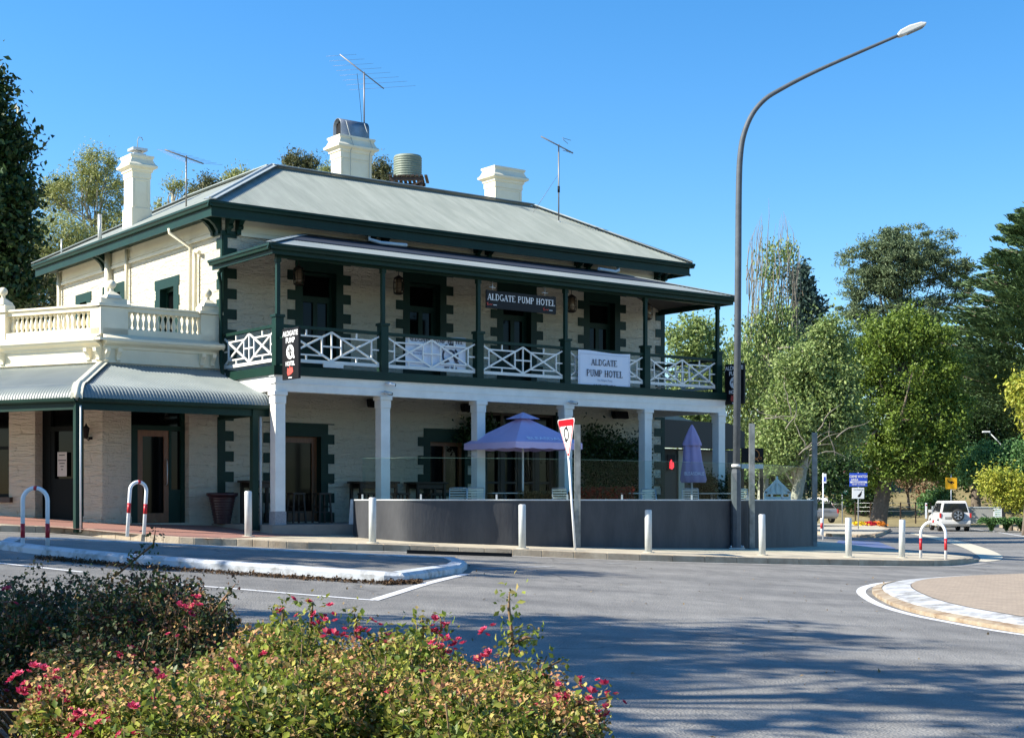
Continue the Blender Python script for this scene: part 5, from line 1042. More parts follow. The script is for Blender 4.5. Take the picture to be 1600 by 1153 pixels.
cafe_table('metal table right of the furled umbrella', 1112, 38.4, .42); cafe_table('metal table under the open umbrella', 790, 36.4); cafe_table('metal table left of the sideways chair', 985, 37.6, .35)
# planter pot
p = BW(-.28, 2.2); t = thing('planter_pot', 'tall maroon ribbed pot beside the shop doorway', 'plant pot', tuple(p)); prf = [(.19, 0)]
for k in range(10): z = k*.062; r_ = .19+.012*k; prf += [(r_, z+.01), (r_+.012, z+.03), (r_, z+.05)]
prf += [(.34, .64), (.37, .66), (.37, .72), (.34, .72), (.33, .66), (.1, .64)]; MB().lathe(prf, n=24).build('pot', mat('maroon_glaze', (.045, .015, .018), .35), t); MB().lathe([(.33, .66), (.01, .68)], n=20).build('soil', SOIL, t)
# annex at the right end of the hotel
an = thing('annex_building', 'low dark annex with a grey gable sliver behind the right end of the verandah', 'annex', tuple(BW(14.4, 4.2)), ANG); AN = mat('annex_brown', (.06, .05, .04), .7)
b = MB(); b.box(0, 4.3, 0, 4, -.3, 2.15); b.build('wall', mat('annex_dark', (.03, .03, .03), .6), an); b = MB(); b.prism([(-.2, 2.16), (3.6, 2.16), (3.9, 2.2), (3.9, 2.7), (3.2, 2.95), (-.2, 3.0)], (1, 0, 0), (0, 0, 1), (0, .5, 0), O=(0, -.8, 0)); b.build('awning', AN, an)
b = MB(); b.prism([(.0, 3.02), (3.0, 3.02), (1.6, 3.32), (.3, 3.40)], (1, 0, 0), (0, 0, 1), (0, 3, 0), O=(0, .4, 0)); b.build('roof', ROOF, an)
for u0, u1 in ((.1, .7), (2.5, 3.9)): MB().box(u0, u1, -.03, -.002, 0, 2.1).build('panel', mat('annex_panel', (.22, .17, .12), .7), an)
b = MB(); b.box(1.75, 2.0, -.05, -.002, 0, 2.1); b.build('panel', mat('annex_cream', (.5, .45, .35), .7), an)
q = BW(14.4+1.25, 4.0, 1.55); t = thing('neon_sign', 'small glowing red neon sign by the annex doorway', 'neon sign', tuple(q), ANG)
NE = mat('neon_red', (.8, .02, .02), .4, emit=(1, .03, .05, .8)); b = MB()
b.prism([(-.08, -.02), (-.07, .17), (-.01, .25), (.03, .15), (.08, .17), (.09, .02), (.02, -.05)], (1, 0, 0), (0, 0, 1), (0, -.03, 0), O=(0, -.05, 0)); b.build('tube', NE, t); MB().box(-.16, .16, -.048, -.02, -.1, .4).build('backing', BLK, t)
# ---------------------------------------------------------------- signs down the side street
def spt(px, py, Y): return pt(px, py, Y)
def flat_sign(name, label, cat, px, Y, y_base, y_top, x0, x1, ya, yb, m, polem=GAL, rz=0, pole_r=.03):
    s = Y/F; base = pt(px, y_base, Y); t = thing(name, label, cat, tuple(base), R(rz)); MB().tube([(0, 0, -.2), (0, 0, (y_base-y_top)*s)], pole_r, 8).build('pole', polem, t)
    b = MB(); b.box((x0-px)*s, (x1-px)*s, -pole_r-.02, -pole_r, (y_base-yb)*s, (y_base-ya)*s); pl = b.build('sign_plate', m, t, bevel=.02); return t, pl, s
Yb = 75; BLU = mat('sign_blue', (.02, .07, .5), .5)
t, pl, s = flat_sign('street_sign', 'blue and white area sign above a small white sign on one post', 'sign', 1341, Yb, 820, 738, 1327, 1355, 739, 760, BLU)
d = -.055; zc = lambda y: (820-y)*s
text('CRIME WATCH', .17, WH, pl, (0, d, zc(744.5)), bold=.004, extr=.001, sx=.78); text('AREA', .15, WH, pl, (-.2, d, zc(749.5)), bold=.004, extr=.001)
MB().box(-.42, .42, d, d+.004, zc(754.5), zc(751.8)).build('white_band', WH, pl); text('neighbourhood watch', .07, BLU, pl, (0, d-.002, zc(753)), extr=.001); text('REPORT TO POLICE', .075, WH, pl, (0, d, zc(757)), extr=.001, bold=.002)
b = MB(); b.box(-10*s, 9*s, -.05, -.03, zc(779), zc(762)); p2 = b.build('sign_plate', WPAINT, t, bevel=.02); b = MB(); b.prism([(-.1, -.05), (.05, .12), (.12, .22), (.1, .02), (.03, -.1), (-.06, -.12)], (1, 0, 0), (0, 0, 1), (0, -.003, 0), O=(.05, -.05, zc(773))); b.build('pictogram', BLK, p2); text('NO PARKING', .08, BLK, p2, (0, -.053, zc(765)), extr=.001)
t, pl, s = flat_sign('direction_sign', 'dark green direction sign standing in the tree shade behind the parked cars', 'sign', 1316, 88, 812, 745, 1288, 1325, 746, 772, mat('sign_green', (.01, .09, .055), .5))
for k, (tx, nn_) in enumerate((('MYLOR', '5'), ('ECHUNGA', '12'), ('STRATHALBYN', '34'), ('HAHNDORF', '13'))):
    z = (812-750.5-k*5.8)*s; text(tx, .15, WH, pl, (-26*s, -.052, z), extr=.001, align='LEFT'); text(nn_, .15, WH, pl, (5*s, -.052, z), extr=.001)
b = MB(); b.box(-14*s, 5*s, -.05, -.03, (812-743)*s, (812-735)*s); pb = b.build('sign_plate', mat('sign_brown', (.12, .03, .02), .6), t); b = MB(); b.box(-12*s, 3*s, -.053, -.05, (812-739.2)*s, (812-738.2)*s); b.box(-12*s, 3*s, -.053, -.05, (812-741.7)*s, (812-740.8)*s); b.build('small_print', WH, pb)
t, pl, s = flat_sign('warning_sign', 'yellow square warning sign with a black arrow on a white post', 'sign', 1486, 98, 800, 741, 1477, 1495, 746, 764, mat('sign_yellow', (.85, .42, .01), .4), WPAINT)
b = MB(); b.prism([(-.28, .3), (-.2, .12), (.1, -.05), (.02, .08), (.16, .02), (.2, .1), (.02, .2), (-.1, .14)], (1, 0, 0), (0, 0, 1), (0, -.004, 0), O=(0, -.051, (800-756)*s)); b.build('arrow', BLK, pl)
b = MB(); b.prism([(-.25, 0), (.25, .1), (.25, .14), (-.25, .04)], (1, 0, 0), (0, 0, 1), (0, .3, 0), O=(0, -.15, (800-741)*s)); b.build('solar_panel', BLK, t)
t, pl, s = flat_sign('parking_sign', 'narrow white parking sign on a tall white post beside the end of the glass screen', 'sign', 1286, 62, 836, 739, 1285, 1291, 740, 755, WPAINT, WPAINT)
b = MB(); b.box(.02, .1, -.054, -.05, (836-752)*s, (836-745)*s); b.build('parking_letter', BLU, pl); MB().tube([(-.06, 0, 0), (-.06, 0, .72)], .05, 8).build('marker_post', WPAINT, t); MB().tube([(-.06, 0, .28), (-.06, 0, .52)], .052, 8).build('red_band', RED, t)
t, pl, s = flat_sign('small_board', 'small white notice board on the verge beside the far footpath', 'notice board', 1558, 96, 815, 800, 1552, 1565, 794, 809, WPAINT, GAL)
b = MB()
for k in range(4): b.box(-.17, .2, -.054, -.05, (815-797-k*3)*s, (815-796.2-k*3)*s)
b.build('lettering', mat('print_green', (.1, .4, .25), .6), pl)
# Q sign over the garden structure
t = thing('shop_sign', 'black sign with an orange ring emblem behind the tall lamp post', 'sign', tuple(pt(1176, 782, 46)), R(8)); s = 46/F
b = MB(); b.box(-18*s, 17*s, -.04, .04, 59*s, 82*s); pl = b.build('sign_board', BLKS, t); OR = mat('sign_orange', (.75, .25, .06), .5)
b = MB(); b.tube([(.03+.16*math.cos(a), -.05, 71.5*s+.16*math.sin(a)) for a in np.linspace(0, 2*math.pi, 25)], .018, 5); b.bar((.07, -.05, 71.5*s-.09), (.17, -.05, 71.5*s-.2), .02, .03); b.tube([(.24+.035*math.cos(a), -.05, 66*s+.035*math.sin(a)) for a in np.linspace(0, 2*math.pi, 11)], .01, 5); b.build('emblem', OR, pl)
b = MB(); b.box(-18*s, 17*s, -.02, .3, 50*s, 57*s); b.build('white_ledge', WPAINT, t); b = MB()
for x in (-16, 15): b.box(x*s-.04, x*s+.04, 0, .1, -50*s, 50*s)
b.build('frame', DTIMB, t)
# white gabled frame
t = thing('garden_gate', 'small white timber gabled frame seen through the glass screen', 'gate', tuple(pt(1214, 782, 50)), 0); s = 50/F; z0 = 0; b = MB(); ap = (0, 32*s); L_, R__ = (-19*s, 12*s), (20*s, 12*s)
GW = mat('gate_white', (.85, .9, .85), .6)
for p, q in ((ap, L_), (ap, R__), (L_, (-19*s, -40*s)), (R__, (20*s, -40*s)), ((-19*s, 12*s), (20*s, 12*s)), ((-19*s, 4*s), (20*s, 4*s)), ((0, 12*s), (0, 38*s)), ((-8*s, 4*s), (-8*s, 24*s)), ((8*s, 4*s), (8*s, 24*s))): b.bar((p[0], 0, p[1]), (q[0], 0, q[1]), .06, .09)
b.prism([(-17*s, 13*s), (17*s, 13*s), (0, 29*s)], (1, 0, 0), (0, 0, 1), (0, .02, 0), O=(0, .02, 0)); b.build('gable_frame', GW, t)
# far lamp on the right
q = pt(1584, 760, 112); t = thing('far_street_lamp', 'distant street lamp with a pale bent arm among the trees at right', 'street lamp', tuple(q)); s = 112/F
MB().tube([(0, 0, -2), (-6*s, 0, 45*s), (-22*s, 0, 68*s), (-38*s, 0, 84*s)], .04, 8).build('arm', GALP, t); MB().box(-49*s, -37*s, -.1, .1, 84*s, 86.5*s).build('lamp_head', WPAINT, t, bevel=.03)
# ---------------------------------------------------------------- cars
TY = mat('tyre', (.02, .02, .02), .8); CG = mat('car_glass', (.008, .010, .014), .08, spec=.9); LR = mat('tail_lamp', (.45, .02, .02), .25); CHR = mat('alloy', (.5, .5, .52), .3, .8)
def wheel(t, x, y, r=.38, w_=.24):
    b = MB(); prf = [(r-.1, -w_/2), (r-.02, -w_/2), (r, -w_/2+.04), (r, w_/2-.04), (r-.02, w_/2), (r-.1, w_/2)]
    N = 24; V = [(x+z, y+q*math.cos(2*math.pi*k/N), r+q*math.sin(2*math.pi*k/N)) for q, z in prf for k in range(N)]
    b.add(V, [(i*N+k, i*N+(k+1) % N, (i+1)*N+(k+1) % N, (i+1)*N+k) for i in range(len(prf)-1) for k in range(N)], 0, True); wo = b.build('wheel', TY, t)
    b = MB(); b.tube([(x-w_/2+.03, y, r), (x+w_/2-.03, y, r)], r-.1, 16); b.build('rim', CHR, wo); return wo
def car(label, loc, rz, paint, suv=True, spare=True, cat='car', name='parked_car', grp=None):
    t = thing(name, label, cat, loc, rz, grp); W_, L_, H_ = (.92, 4.7, 1.86) if suv else (.88, 4.4, 1.48)
    # stations along y (rear at y=0, front at +L), heading +y ; profile: (y, z_low, z_belt)
    gh = .95 if not suv else 1.12
    low = [(0, .42), (.05, .35), (.35, .32), (L_-.3, .30), (L_, .45)]
    body = [(0.02, .42), (0, .75), (.03, gh-.05), (.06, gh), (L_-1.25, gh-.02), (L_-.15, gh-.22), (L_, gh-.4), (L_, .42), (L_-.1, .30), (.1, .30)]
    b = MB(); n = len(body)
    for_w = lambda z: W_-(.02 if z < gh-.06 else .05)
    A = [(-for_w(z), y, z) for y, z in body]; B = [(for_w(z), y, z) for y, z in body]
    b.add(A+B, [tuple(range(n)), tuple(range(n, 2*n))[::-1]]+[(i, n+i, n+(i+1) % n, (i+1) % n) for i in range(n)]); bo = b.build('body', paint, t, bevel=.07, seg=3)
    rear = [(.08, gh), (.28 if suv else .75, H_-.12), (.45 if suv else 1.1, H_-.01), (L_*.55, H_), (L_*.60, H_-.06), (L_-1.35, gh)]
    wz = lambda z: W_-.06-.17*(z-gh)/(H_-gh); n = len(rear); b = MB(); A = [(-wz(z), y, z) for y, z in rear]; B = [(wz(z), y, z) for y, z in rear]
    b.add(A+B, [tuple(range(n)), tuple(range(n, 2*n))[::-1]]+[(i, n+i, n+(i+1) % n, (i+1) % n) for i in range(n)]); b.build('cabin', paint, t, bevel=.05, seg=3)
    z0, z1 = gh+.05, H_-.16; yr = lambda z: .08+(rear[1][0]-.08)*(z-gh)/(H_-.12-gh)-.012; b = MB()
    b.add([(-wz(z0)+.09, yr(z0), z0), (wz(z0)-.09, yr(z0), z0), (wz(z1)-.1, yr(z1), z1), (-wz(z1)+.1, yr(z1), z1)]+[(-wz(z0)+.09, yr(z0)+.02, z0), (wz(z0)-.09, yr(z0)+.02, z0), (wz(z1)-.1, yr(z1)+.02, z1), (-wz(z1)+.1, yr(z1)+.02, z1)], [(0, 1, 2, 3), (0, 1, 5, 4), (1, 2, 6, 5), (2, 3, 7, 6), (3, 0, 4, 7)]); b.build('rear_window', CG, t)
    for sx in (-1, 1):
        for (ya, yb_, yc, yd) in ((.45, 1.35, 1.35, .62), (1.43, 2.35, 2.3, 1.43), (2.43, 3.2, 2.62, 2.4)) if suv else ((.95, 2.0, 2.0, 1.25), (2.08, 2.95, 2.45, 2.08)):
            X = lambda z: sx*(wz(z)+.012); b = MB(); zz = H_-.15; b.add([(X(z0), ya, z0), (X(z0), yb_, z0), (X(zz), yc, zz), (X(zz), yd, zz)]+[(X(z0)-sx*.02, ya, z0), (X(z0)-sx*.02, yb_, z0), (X(zz)-sx*.02, yc, zz), (X(zz)-sx*.02, yd, zz)], [(0, 1, 2, 3), (0, 1, 5, 4), (1, 2, 6, 5), (2, 3, 7, 6), (3, 0, 4, 7)]); b.build('side_window', CG, t)
        MB().box(sx*W_-.06*(sx > 0)-.02, sx*W_+.06*(sx < 0)+.02, -.03, .12, gh-.3, gh-.02).build('tail_light', LR, t, bevel=.01)
        MB().box(min(sx*W_, sx*(W_+.2)), max(sx*W_, sx*(W_+.2)), L_-1.65, L_-1.5, gh+.0, gh+.18).build('mirror', paint, t, bevel=.02)
        wheel(t, sx*(W_-.12), .85); wheel(t, sx*(W_-.12), L_-.85)
    MB().box(-W_+.02, W_-.02, -.1, .06, .42, .66).build('rear_bumper', paint, t, bevel=.04); MB().box(-.62 if spare else -.25, -.25 if spare else .25, -.02, .01, .74, .87).build('number_plate', mat('plate', (.2, .2, .2), .5), t)
    if spare:
        b = MB(); prf = [(.26, -.24), (.34, -.24), (.37, -.20), (.37, -.06), (.34, -.02)]; N = 28; V = [(.12+q*math.cos(2*math.pi*k/N), z, .98+q*math.sin(2*math.pi*k/N)) for q, z in prf for k in range(N)]; b.add(V, [(i*N+k, i*N+(k+1) % N, (i+1)*N+(k+1) % N, (i+1)*N+k) for i in range(len(prf)-1) for k in range(N)], 0, True)
        so2 = b.build('spare_wheel', TY, t); b = MB(); b.tube([(.12, -.20, .98), (.12, -.02, .98)], .26, 18); b.build('rim', CHR, so2); b = MB()
        for k in range(6): a = k*math.pi/3+.5; b.prism([(-.035, .07), (.035, .07), (.06, .23), (-.06, .23)], (math.cos(a), 0, math.sin(a)), (-math.sin(a), 0, math.cos(a)), (0, -.01, 0), O=(.12, -.205, .98))
        b.build('rim_openings', BLK, so2)
    return t
WP = mat('white_car_paint', (.52, .52, .51), .25, spec=.6); SP = mat('silver_car_paint', (.30, .29, .28), .3, .3)
p = pt(1493, 829, 90); p.z = gz(p.x, p.y)+.01; car('white four wheel drive seen from behind with a spare wheel on its tailgate', tuple(p), R(-7), WP, name='moving_car')
for px, y, Y, rz, pa, lb in ((1291, 817, 100, 12, SP, 'silver parked car nearest the end of the charcoal wall'), (1312, 806, 118, 40, WP, 'white parked car behind the green direction sign'), (1334, 806, 126, 60, WP, 'white parked car in the shade left of the big tree trunk')):
    p = pt(px, y, Y); car(lb, tuple(p), R(rz), pa, suv=False, spare=False, grp='cars parked in the shaded side street')
# fence posts on the embankment
fp = thing('wire_fence', 'low post and wire fence at the foot of the dry bank', 'fence', tuple(pt(1400, 805, 108)))
for k in range(6): MB().box(k*1.1-3, k*1.1-2.92, 0, .08, -.6, .95).build('post', DTIMB, fp)
b = MB(); 
for z in (.3, .6, .9): b.tube([(-3, .04, z), (2.6, .04, z)], .012, 4)
b.build('wires', GAL, fp)
for i, (px, py) in enumerate(((1447, 803), (1457, 802))):
    q = pt(px, py, 99); t = thing('marker_post', ('white reflector post left of the car', 'short grey reflector post directly beside the car')[i], 'marker post', tuple(q)); MB().box(-.06, .06, -.02, .02, -.3, .75 if i == 0 else .5).build('post', WPAINT if i == 0 else GAL, t); MB().box(-.04, .04, -.025, -.0205, .55 if i == 0 else .35, .65 if i == 0 else .45).build('reflector', LR if i == 0 else GALP, t)
wl = thing('low_wall', 'pale low rendered wall beside the far road behind the car', 'wall', tuple(pt(1535, 806, 112)))
MB().box(-1.6, 1.3, 0, .3, -.6, .62).build('wall', mat('low_wall', (.32, .32, .30), .8, col2=(.40, .40, .38), nscale=1), wl); MB().box(-1.65, 1.35, -.04, .34, .62, .7).build('coping', GALP, wl)
# ---------------------------------------------------------------- trees and plants
def ell_pts(ells, n, clump, rng, per=45, shell=.55, flat=1.0):
    vol = np.array([(e[3]*e[4]*e[5])**(.67) for e in ells]); pr = vol/vol.sum(); nc = max(8, n//per)
    ci = rng.choice(len(ells), nc, p=pr); E = np.array(ells)[ci]
    d = rng.normal(size=(nc, 3)); d /= np.linalg.norm(d, axis=1)[:, None]; r = rng.uniform(shell, 1.0, (nc, 1))**.7
    C = E[:, :3]+d*r*E[:, 3:6]*rng.uniform(.85, 1.12, (nc, 1)); cs = clump*rng.uniform(.5, 1.5, (nc, 1))
    idx = rng.integers(0, nc, n); g_ = rng.normal(size=(n, 3)); g_[:, 2] *= flat; P = C[idx]+g_*cs[idx]*.55
    return P, C
def tree(name, label, cat, base, ells, n, size, lm, bm=BARK, tr=.25, clump=.7, seed=1, group=None, limbs=26, up=.25, aspect=.55, shell=.55, flat=1.0, trunk_top=None, dirs=None, lr=.35, per=45):
    rng = np.random.default_rng(seed); base = Vector(base); t = thing(name, label, cat, tuple(base), 0, group)
    P, C = ell_pts(ells, n, clump, rng, per, shell, flat)
    dd = None
    if dirs is not None: dd = np.tile(np.array(dirs, dtype=float), (n, 1))
    leaves('crown', P, size, lm, t, rng, aspect=aspect, up=up, dirs=dd)
    E = np.array(ells); tt = Vector(trunk_top) if trunk_top else Vector((float(np.average(E[:, 0])), float(np.average(E[:, 1])), float(E[:, 2].mean())))
    b = MB(); mid = tt*.5+Vector((rng.normal()*.15, rng.normal()*.15, 0)); b.tube([(0, 0, -.3), (0, 0, .3), tuple(mid), tuple(tt)], [tr*1.25, tr, tr*.75, tr*.4], 10)
    for c in C[rng.choice(len(C), min(limbs, len(C)), replace=False)]:
        f = rng.uniform(.35, 1); s_ = mid.lerp(tt, f) if rng.uniform() < .75 else Vector((0, 0, .3)).lerp(mid, .5+.5*f); c = Vector(c.tolist()); m_ = s_.lerp(c, .5)+Vector((rng.normal()*.25, rng.normal()*.25, .35)); b.tube([tuple(s_), tuple(m_), tuple(c)], [tr*lr, tr*lr*.55, .02], 5)
    b.build('trunk', bm, t); return t
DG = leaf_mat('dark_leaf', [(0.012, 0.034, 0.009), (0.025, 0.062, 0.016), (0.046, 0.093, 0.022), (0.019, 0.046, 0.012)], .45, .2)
EUC = leaf_mat('gum_leaf', [(.20, .24, .08), (.32, .36, .12), (.42, .43, .17), (.26, .30, .10)], .5, .25)
EUC0 = leaf_mat('gum_leaf0', [(0.109, 0.132, 0.046), (0.171, 0.202, 0.070), (0.248, 0.264, 0.093), (0.139, 0.171, 0.078)], .5, .25)
OLV = leaf_mat('olive_leaf', [(0.062, 0.078, 0.031), (0.109, 0.124, 0.046), (0.171, 0.171, 0.078), (0.078, 0.093, 0.046)], .6, .2)
PALE = leaf_mat('pale_leaf', [(.13, .20, .05), (.22, .31, .09), (.34, .42, .15), (.09, .15, .04), (.26, .32, .12)], .5, .3)
OAK = leaf_mat('bright_leaf', [(.08, .14, .022), (.14, .21, .032), (.21, .29, .045), (.10, .17, .025)], .5, .3)
OAK0 = leaf_mat('bright_leaf0', [(0.078, 0.155, 0.023), (0.139, 0.248, 0.034), (0.202, 0.326, 0.046), (0.109, 0.202, 0.031)], .5, .3)
PINE = leaf_mat('pine_needle', [(.09, .14, .075), (.13, .185, .09), (.17, .22, .11), (.10, .15, .08)], .6, .15)
PINE0 = leaf_mat('pine0', [(0.039, 0.070, 0.034), (0.062, 0.101, 0.046), (0.085, 0.124, 0.054), (0.046, 0.078, 0.039)], .6, .1)
CON = leaf_mat('conifer_leaf', [(.05, .09, .04), (.08, .14, .055), (.12, .19, .07), (.06, .11, .045)], .6, .15)
CON0 = leaf_mat('con0', [(0.031, 0.062, 0.028), (0.062, 0.109, 0.043), (0.093, 0.147, 0.054), (0.046, 0.085, 0.034)], .6, .1)
YEL = leaf_mat('yellow_leaf', [(0.403, 0.403, 0.046), (0.310, 0.372, 0.046), (0.496, 0.465, 0.078), (0.217, 0.295, 0.046)], .5, .3)
BRG = leaf_mat('bush_green', [(0.046, 0.124, 0.039), (0.093, 0.202, 0.054), (0.139, 0.264, 0.078), (0.062, 0.139, 0.046)], .5, .3)
RST = leaf_mat('rust_leaf', [(.20, .12, .07), (.26, .15, .09), (.14, .14, .06), (.20, .16, .09)], .7, .2)
RST0 = leaf_mat('rust0', [(0.310, 0.109, 0.062), (0.434, 0.186, 0.109), (0.186, 0.139, 0.062), (0.341, 0.155, 0.093)], .7, .2)
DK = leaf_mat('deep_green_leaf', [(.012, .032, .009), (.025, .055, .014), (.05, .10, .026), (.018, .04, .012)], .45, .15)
def bt(px, py, Y, off=-.04): p = pt(px, py, Y); p.z = hz(p.x, p.y); return p
def E_(px, py, rx, ry, Y, base, dz=None, dy=0.0):   # ellipsoid given in picture units at distance Y
    p = pt(px, py, Y)-base; s = Y/F; return (p.x, p.y+dy, p.z, rx*s, (dz or rx)*s, ry*s)
# big dark tree at the left edge
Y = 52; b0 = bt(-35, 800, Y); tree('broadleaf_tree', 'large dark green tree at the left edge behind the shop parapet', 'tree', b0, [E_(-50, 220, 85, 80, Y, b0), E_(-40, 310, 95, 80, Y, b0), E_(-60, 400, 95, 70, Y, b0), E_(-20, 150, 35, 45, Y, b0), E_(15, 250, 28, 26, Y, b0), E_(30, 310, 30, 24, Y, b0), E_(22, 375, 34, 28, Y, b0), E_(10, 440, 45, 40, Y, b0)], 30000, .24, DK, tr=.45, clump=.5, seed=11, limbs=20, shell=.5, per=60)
# gum tree
Y = 78; b0 = bt(150, 800, Y); tree('gum_tree', 'airy olive gum tree with thin bare limbs left of the left chimney', 'tree', b0, [E_(150, 260, 28, 22, Y, b0), E_(115, 300, 40, 28, Y, b0), E_(170, 300, 34, 26, Y, b0), E_(85, 310, 22, 24, Y, b0), E_(180, 350, 26, 22, Y, b0), E_(168, 385, 22, 18, Y, b0)], 15000, .17, EUC, PBARK, .22, .42, 12, limbs=34, aspect=.3, shell=.7, per=70, trunk_top=tuple(pt(150, 330, Y)-b0), lr=.28)
Y = 64; b0 = bt(95, 800, Y); tree('feathery_tree', 'light feathery tree just left of the hotel side wall', 'tree', b0, [E_(90, 375, 50, 40, Y, b0), E_(130, 385, 34, 26, Y, b0), E_(60, 420, 50, 40, Y, b0)], 15000, .14, EUC, PBARK, .2, .4, 13, limbs=18, aspect=.3)
Y = 58; b0 = bt(45, 800, Y); tree('shrubby_tree', 'grey olive shrubby tree below the feathery one at left', 'tree', b0, [E_(45, 460, 50, 60, Y, b0), E_(75, 470, 30, 50, Y, b0), E_(0, 500, 60, 60, Y, b0)], 12000, .13, OLV, BARK, .2, .45, 14, limbs=14)
for i, (els, Y, lb) in enumerate((([(322, 298, 26, 18), (345, 300, 20, 14), (300, 310, 14, 8)], 86, 'tree top showing above the roof right of the left aerial'), ([(270, 290, 8, 7), (252, 330, 8, 14), (283, 292, 6, 6)], 82, 'thin sprig of foliage between the left chimney and aerial'), ([(462, 262, 20, 22), (485, 262, 14, 16)], 88, 'rounded tree top above the ridge left of the middle chimney'), ([(512, 272, 10, 8)], 84, 'tiny tree top touching the middle chimney'), ([(592, 268, 18, 16), (600, 282, 22, 16)], 90, 'tree top between the middle chimney and the water tank'), ([(378, 285, 26, 16)], 92, 'low tree top on the left roof line'))):
    b0 = bt(els[0][0], 800, Y); tree('background_tree', lb, 'tree', b0, [E_(*e, Y, b0) for e in els], 4200 if i not in (1, 3) else 1200, .17, EUC if i % 2 else OLV, PBARK, .15, .35, 20+i, 'tree tops behind the hotel roof', limbs=10, aspect=.35, trunk_top=tuple(pt(els[0][0], els[0][1]+10, Y)-b0))
# behind the verandah end and along the side street
Y = 66; b0 = bt(1085, 800, Y); tree('leafy_tree', 'pale leafy tree seen through the right end of the balcony', 'tree', b0, [E_(1080, 530, 42, 40, Y, b0), E_(1095, 600, 50, 55, Y, b0), E_(1070, 650, 50, 50, Y, b0)], 15000, .17, PALE, PBARK, .22, .45, 31, limbs=18, shell=.3)
Y = 70; b0 = bt(1190, 800, Y)
tp_ = tree('poplar_tree', 'tall poplar with bare upper twigs right of the lamp post', 'tree', b0, [E_(1205, 440, 14, 60, Y, b0), E_(1228, 400, 12, 26, Y, b0), E_(1180, 540, 40, 60, Y, b0), E_(1215, 520, 40, 50, Y, b0), E_(1150, 600, 70, 80, Y, b0), E_(1230, 600, 70, 80, Y, b0), E_(1180, 690, 90, 50, Y, b0)], 30000, .15, PALE, PBARK, .28, .38, 32, limbs=50, shell=.25, dirs=(0, 0, 1))
rg = random.Random(5); b = MB()
TWIG = mat('twig_bark', (.16, .14, .11), .9, col2=(.24, .22, .18), nscale=3)
for k in range(70):
    x0 = rg.uniform(1165, 1250); y0 = rg.uniform(430, 560); L_ = rg.uniform(90, 190); x1 = x0+(1205-x0)*.25+rg.uniform(-8, 8)+(8 if x0 > 1210 else 0); y1 = max(295+abs(x1-1208)*2.2, y0-L_); dy = rg.uniform(-1, 1)
    p = pt(x0, y0, Y+dy)-b0; q = pt(x1, y1, Y+dy)-b0; m_ = p.lerp(q, .5)+Vector((rg.uniform(-.15, .15), 0, 0)); m_ += Vector((rg.uniform(-.2, .2), 0, 0)); b.tube([tuple(p), tuple(p.lerp(m_, .5)+Vector((rg.uniform(-.12, .12), 0, 0))), tuple(m_), tuple(m_.lerp(q, .6)+Vector((rg.uniform(-.15, .15), 0, 0))), tuple(q)], [.024, .02, .016, .01, .004], 4)
b.build('bare_twigs', TWIG, tp_)
Y = 64; b0 = bt(1232, 800, Y); tw_ = tree('fig_tree', 'pale leaved tree with twisted bare branches behind the glass screen', 'tree', b0, [E_(1290, 600, 55, 60, Y, b0), E_(1255, 650, 70, 55, Y, b0), E_(1310, 660, 45, 50, Y, b0), E_(1220, 700, 60, 40, Y, b0), E_(1295, 530, 34, 40, Y, b0), E_(1250, 580, 50, 40, Y, b0)], 40000, .15, PALE, PBARK, .3, .42, 33, limbs=34, shell=.3, lr=.22, trunk_top=tuple(pt(1268, 640, Y)-b0))
b = MB()
for k in range(12):
    a0 = (rg.uniform(1190, 1310), rg.uniform(640, 720)); ang = rg.uniform(-.3, 2.6); P = []; x, y = a0; yy = Y-2.2+rg.uniform(-.6, .4)
    for j in range(6): P.append(tuple(pt(x, y, yy)-b0)); x += math.cos(ang)*13; y -= math.sin(ang)*11; ang += rg.uniform(-.6, .45)
    b.tube(P, [.03, .026, .022, .018, .012, .006], 5)
b.build('bare_branches', TWIG, tw_)
Y = 95; b0 = bt(1253, 800, Y); tree('young_conifer', 'slim bluish conifer top right of the poplar', 'conifer', b0, [E_(1252, 450, 16, 40, Y, b0), E_(1262, 500, 24, 50, Y, b0)], 6000, .3, leaf_mat('blue_conifer', [(.03, .06, .05), (.05, .09, .07)], .6, .1), BARK, .2, .4, 34, limbs=20)
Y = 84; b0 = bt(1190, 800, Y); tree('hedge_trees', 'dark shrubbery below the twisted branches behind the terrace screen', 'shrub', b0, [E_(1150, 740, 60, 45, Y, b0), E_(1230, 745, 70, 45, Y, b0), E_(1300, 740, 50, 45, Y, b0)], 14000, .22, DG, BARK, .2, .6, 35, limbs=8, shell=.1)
# the pine
Y = 160; b0 = bt(1415, 800, Y); rp_ = random.Random(8)
pe = [E_(1380, 390, 42, 30, Y, b0), E_(1425, 375, 40, 28, Y, b0), E_(1345, 440, 36, 26, Y, b0), E_(1395, 440, 50, 30, Y, b0), E_(1455, 420, 42, 28, Y, b0), E_(1475, 385, 28, 22, Y, b0), E_(1370, 500, 42, 30, Y, b0), E_(1430, 490, 46, 30, Y, b0), E_(1490, 460, 30, 24, Y, b0), E_(1330, 400, 22, 16, Y, b0), E_(1500, 420, 20, 14, Y, b0), E_(1350, 550, 36, 28, Y, b0), E_(1400, 560, 40, 30, Y, b0), E_(1345, 490, 34, 28, Y, b0), E_(1410, 530, 60, 30, Y, b0), E_(1460, 540, 40, 30, Y, b0), E_(1330, 590, 40, 30, Y, b0), E_(1400, 410, 60, 40, Y, b0)]
tree('pine_tree', 'broad dark pine standing against the sky behind the bright green tree', 'pine', b0, pe, 66000, .42, PINE, BARK, .7, .8, 41, limbs=40, aspect=.22, shell=.45, flat=.45, per=80)
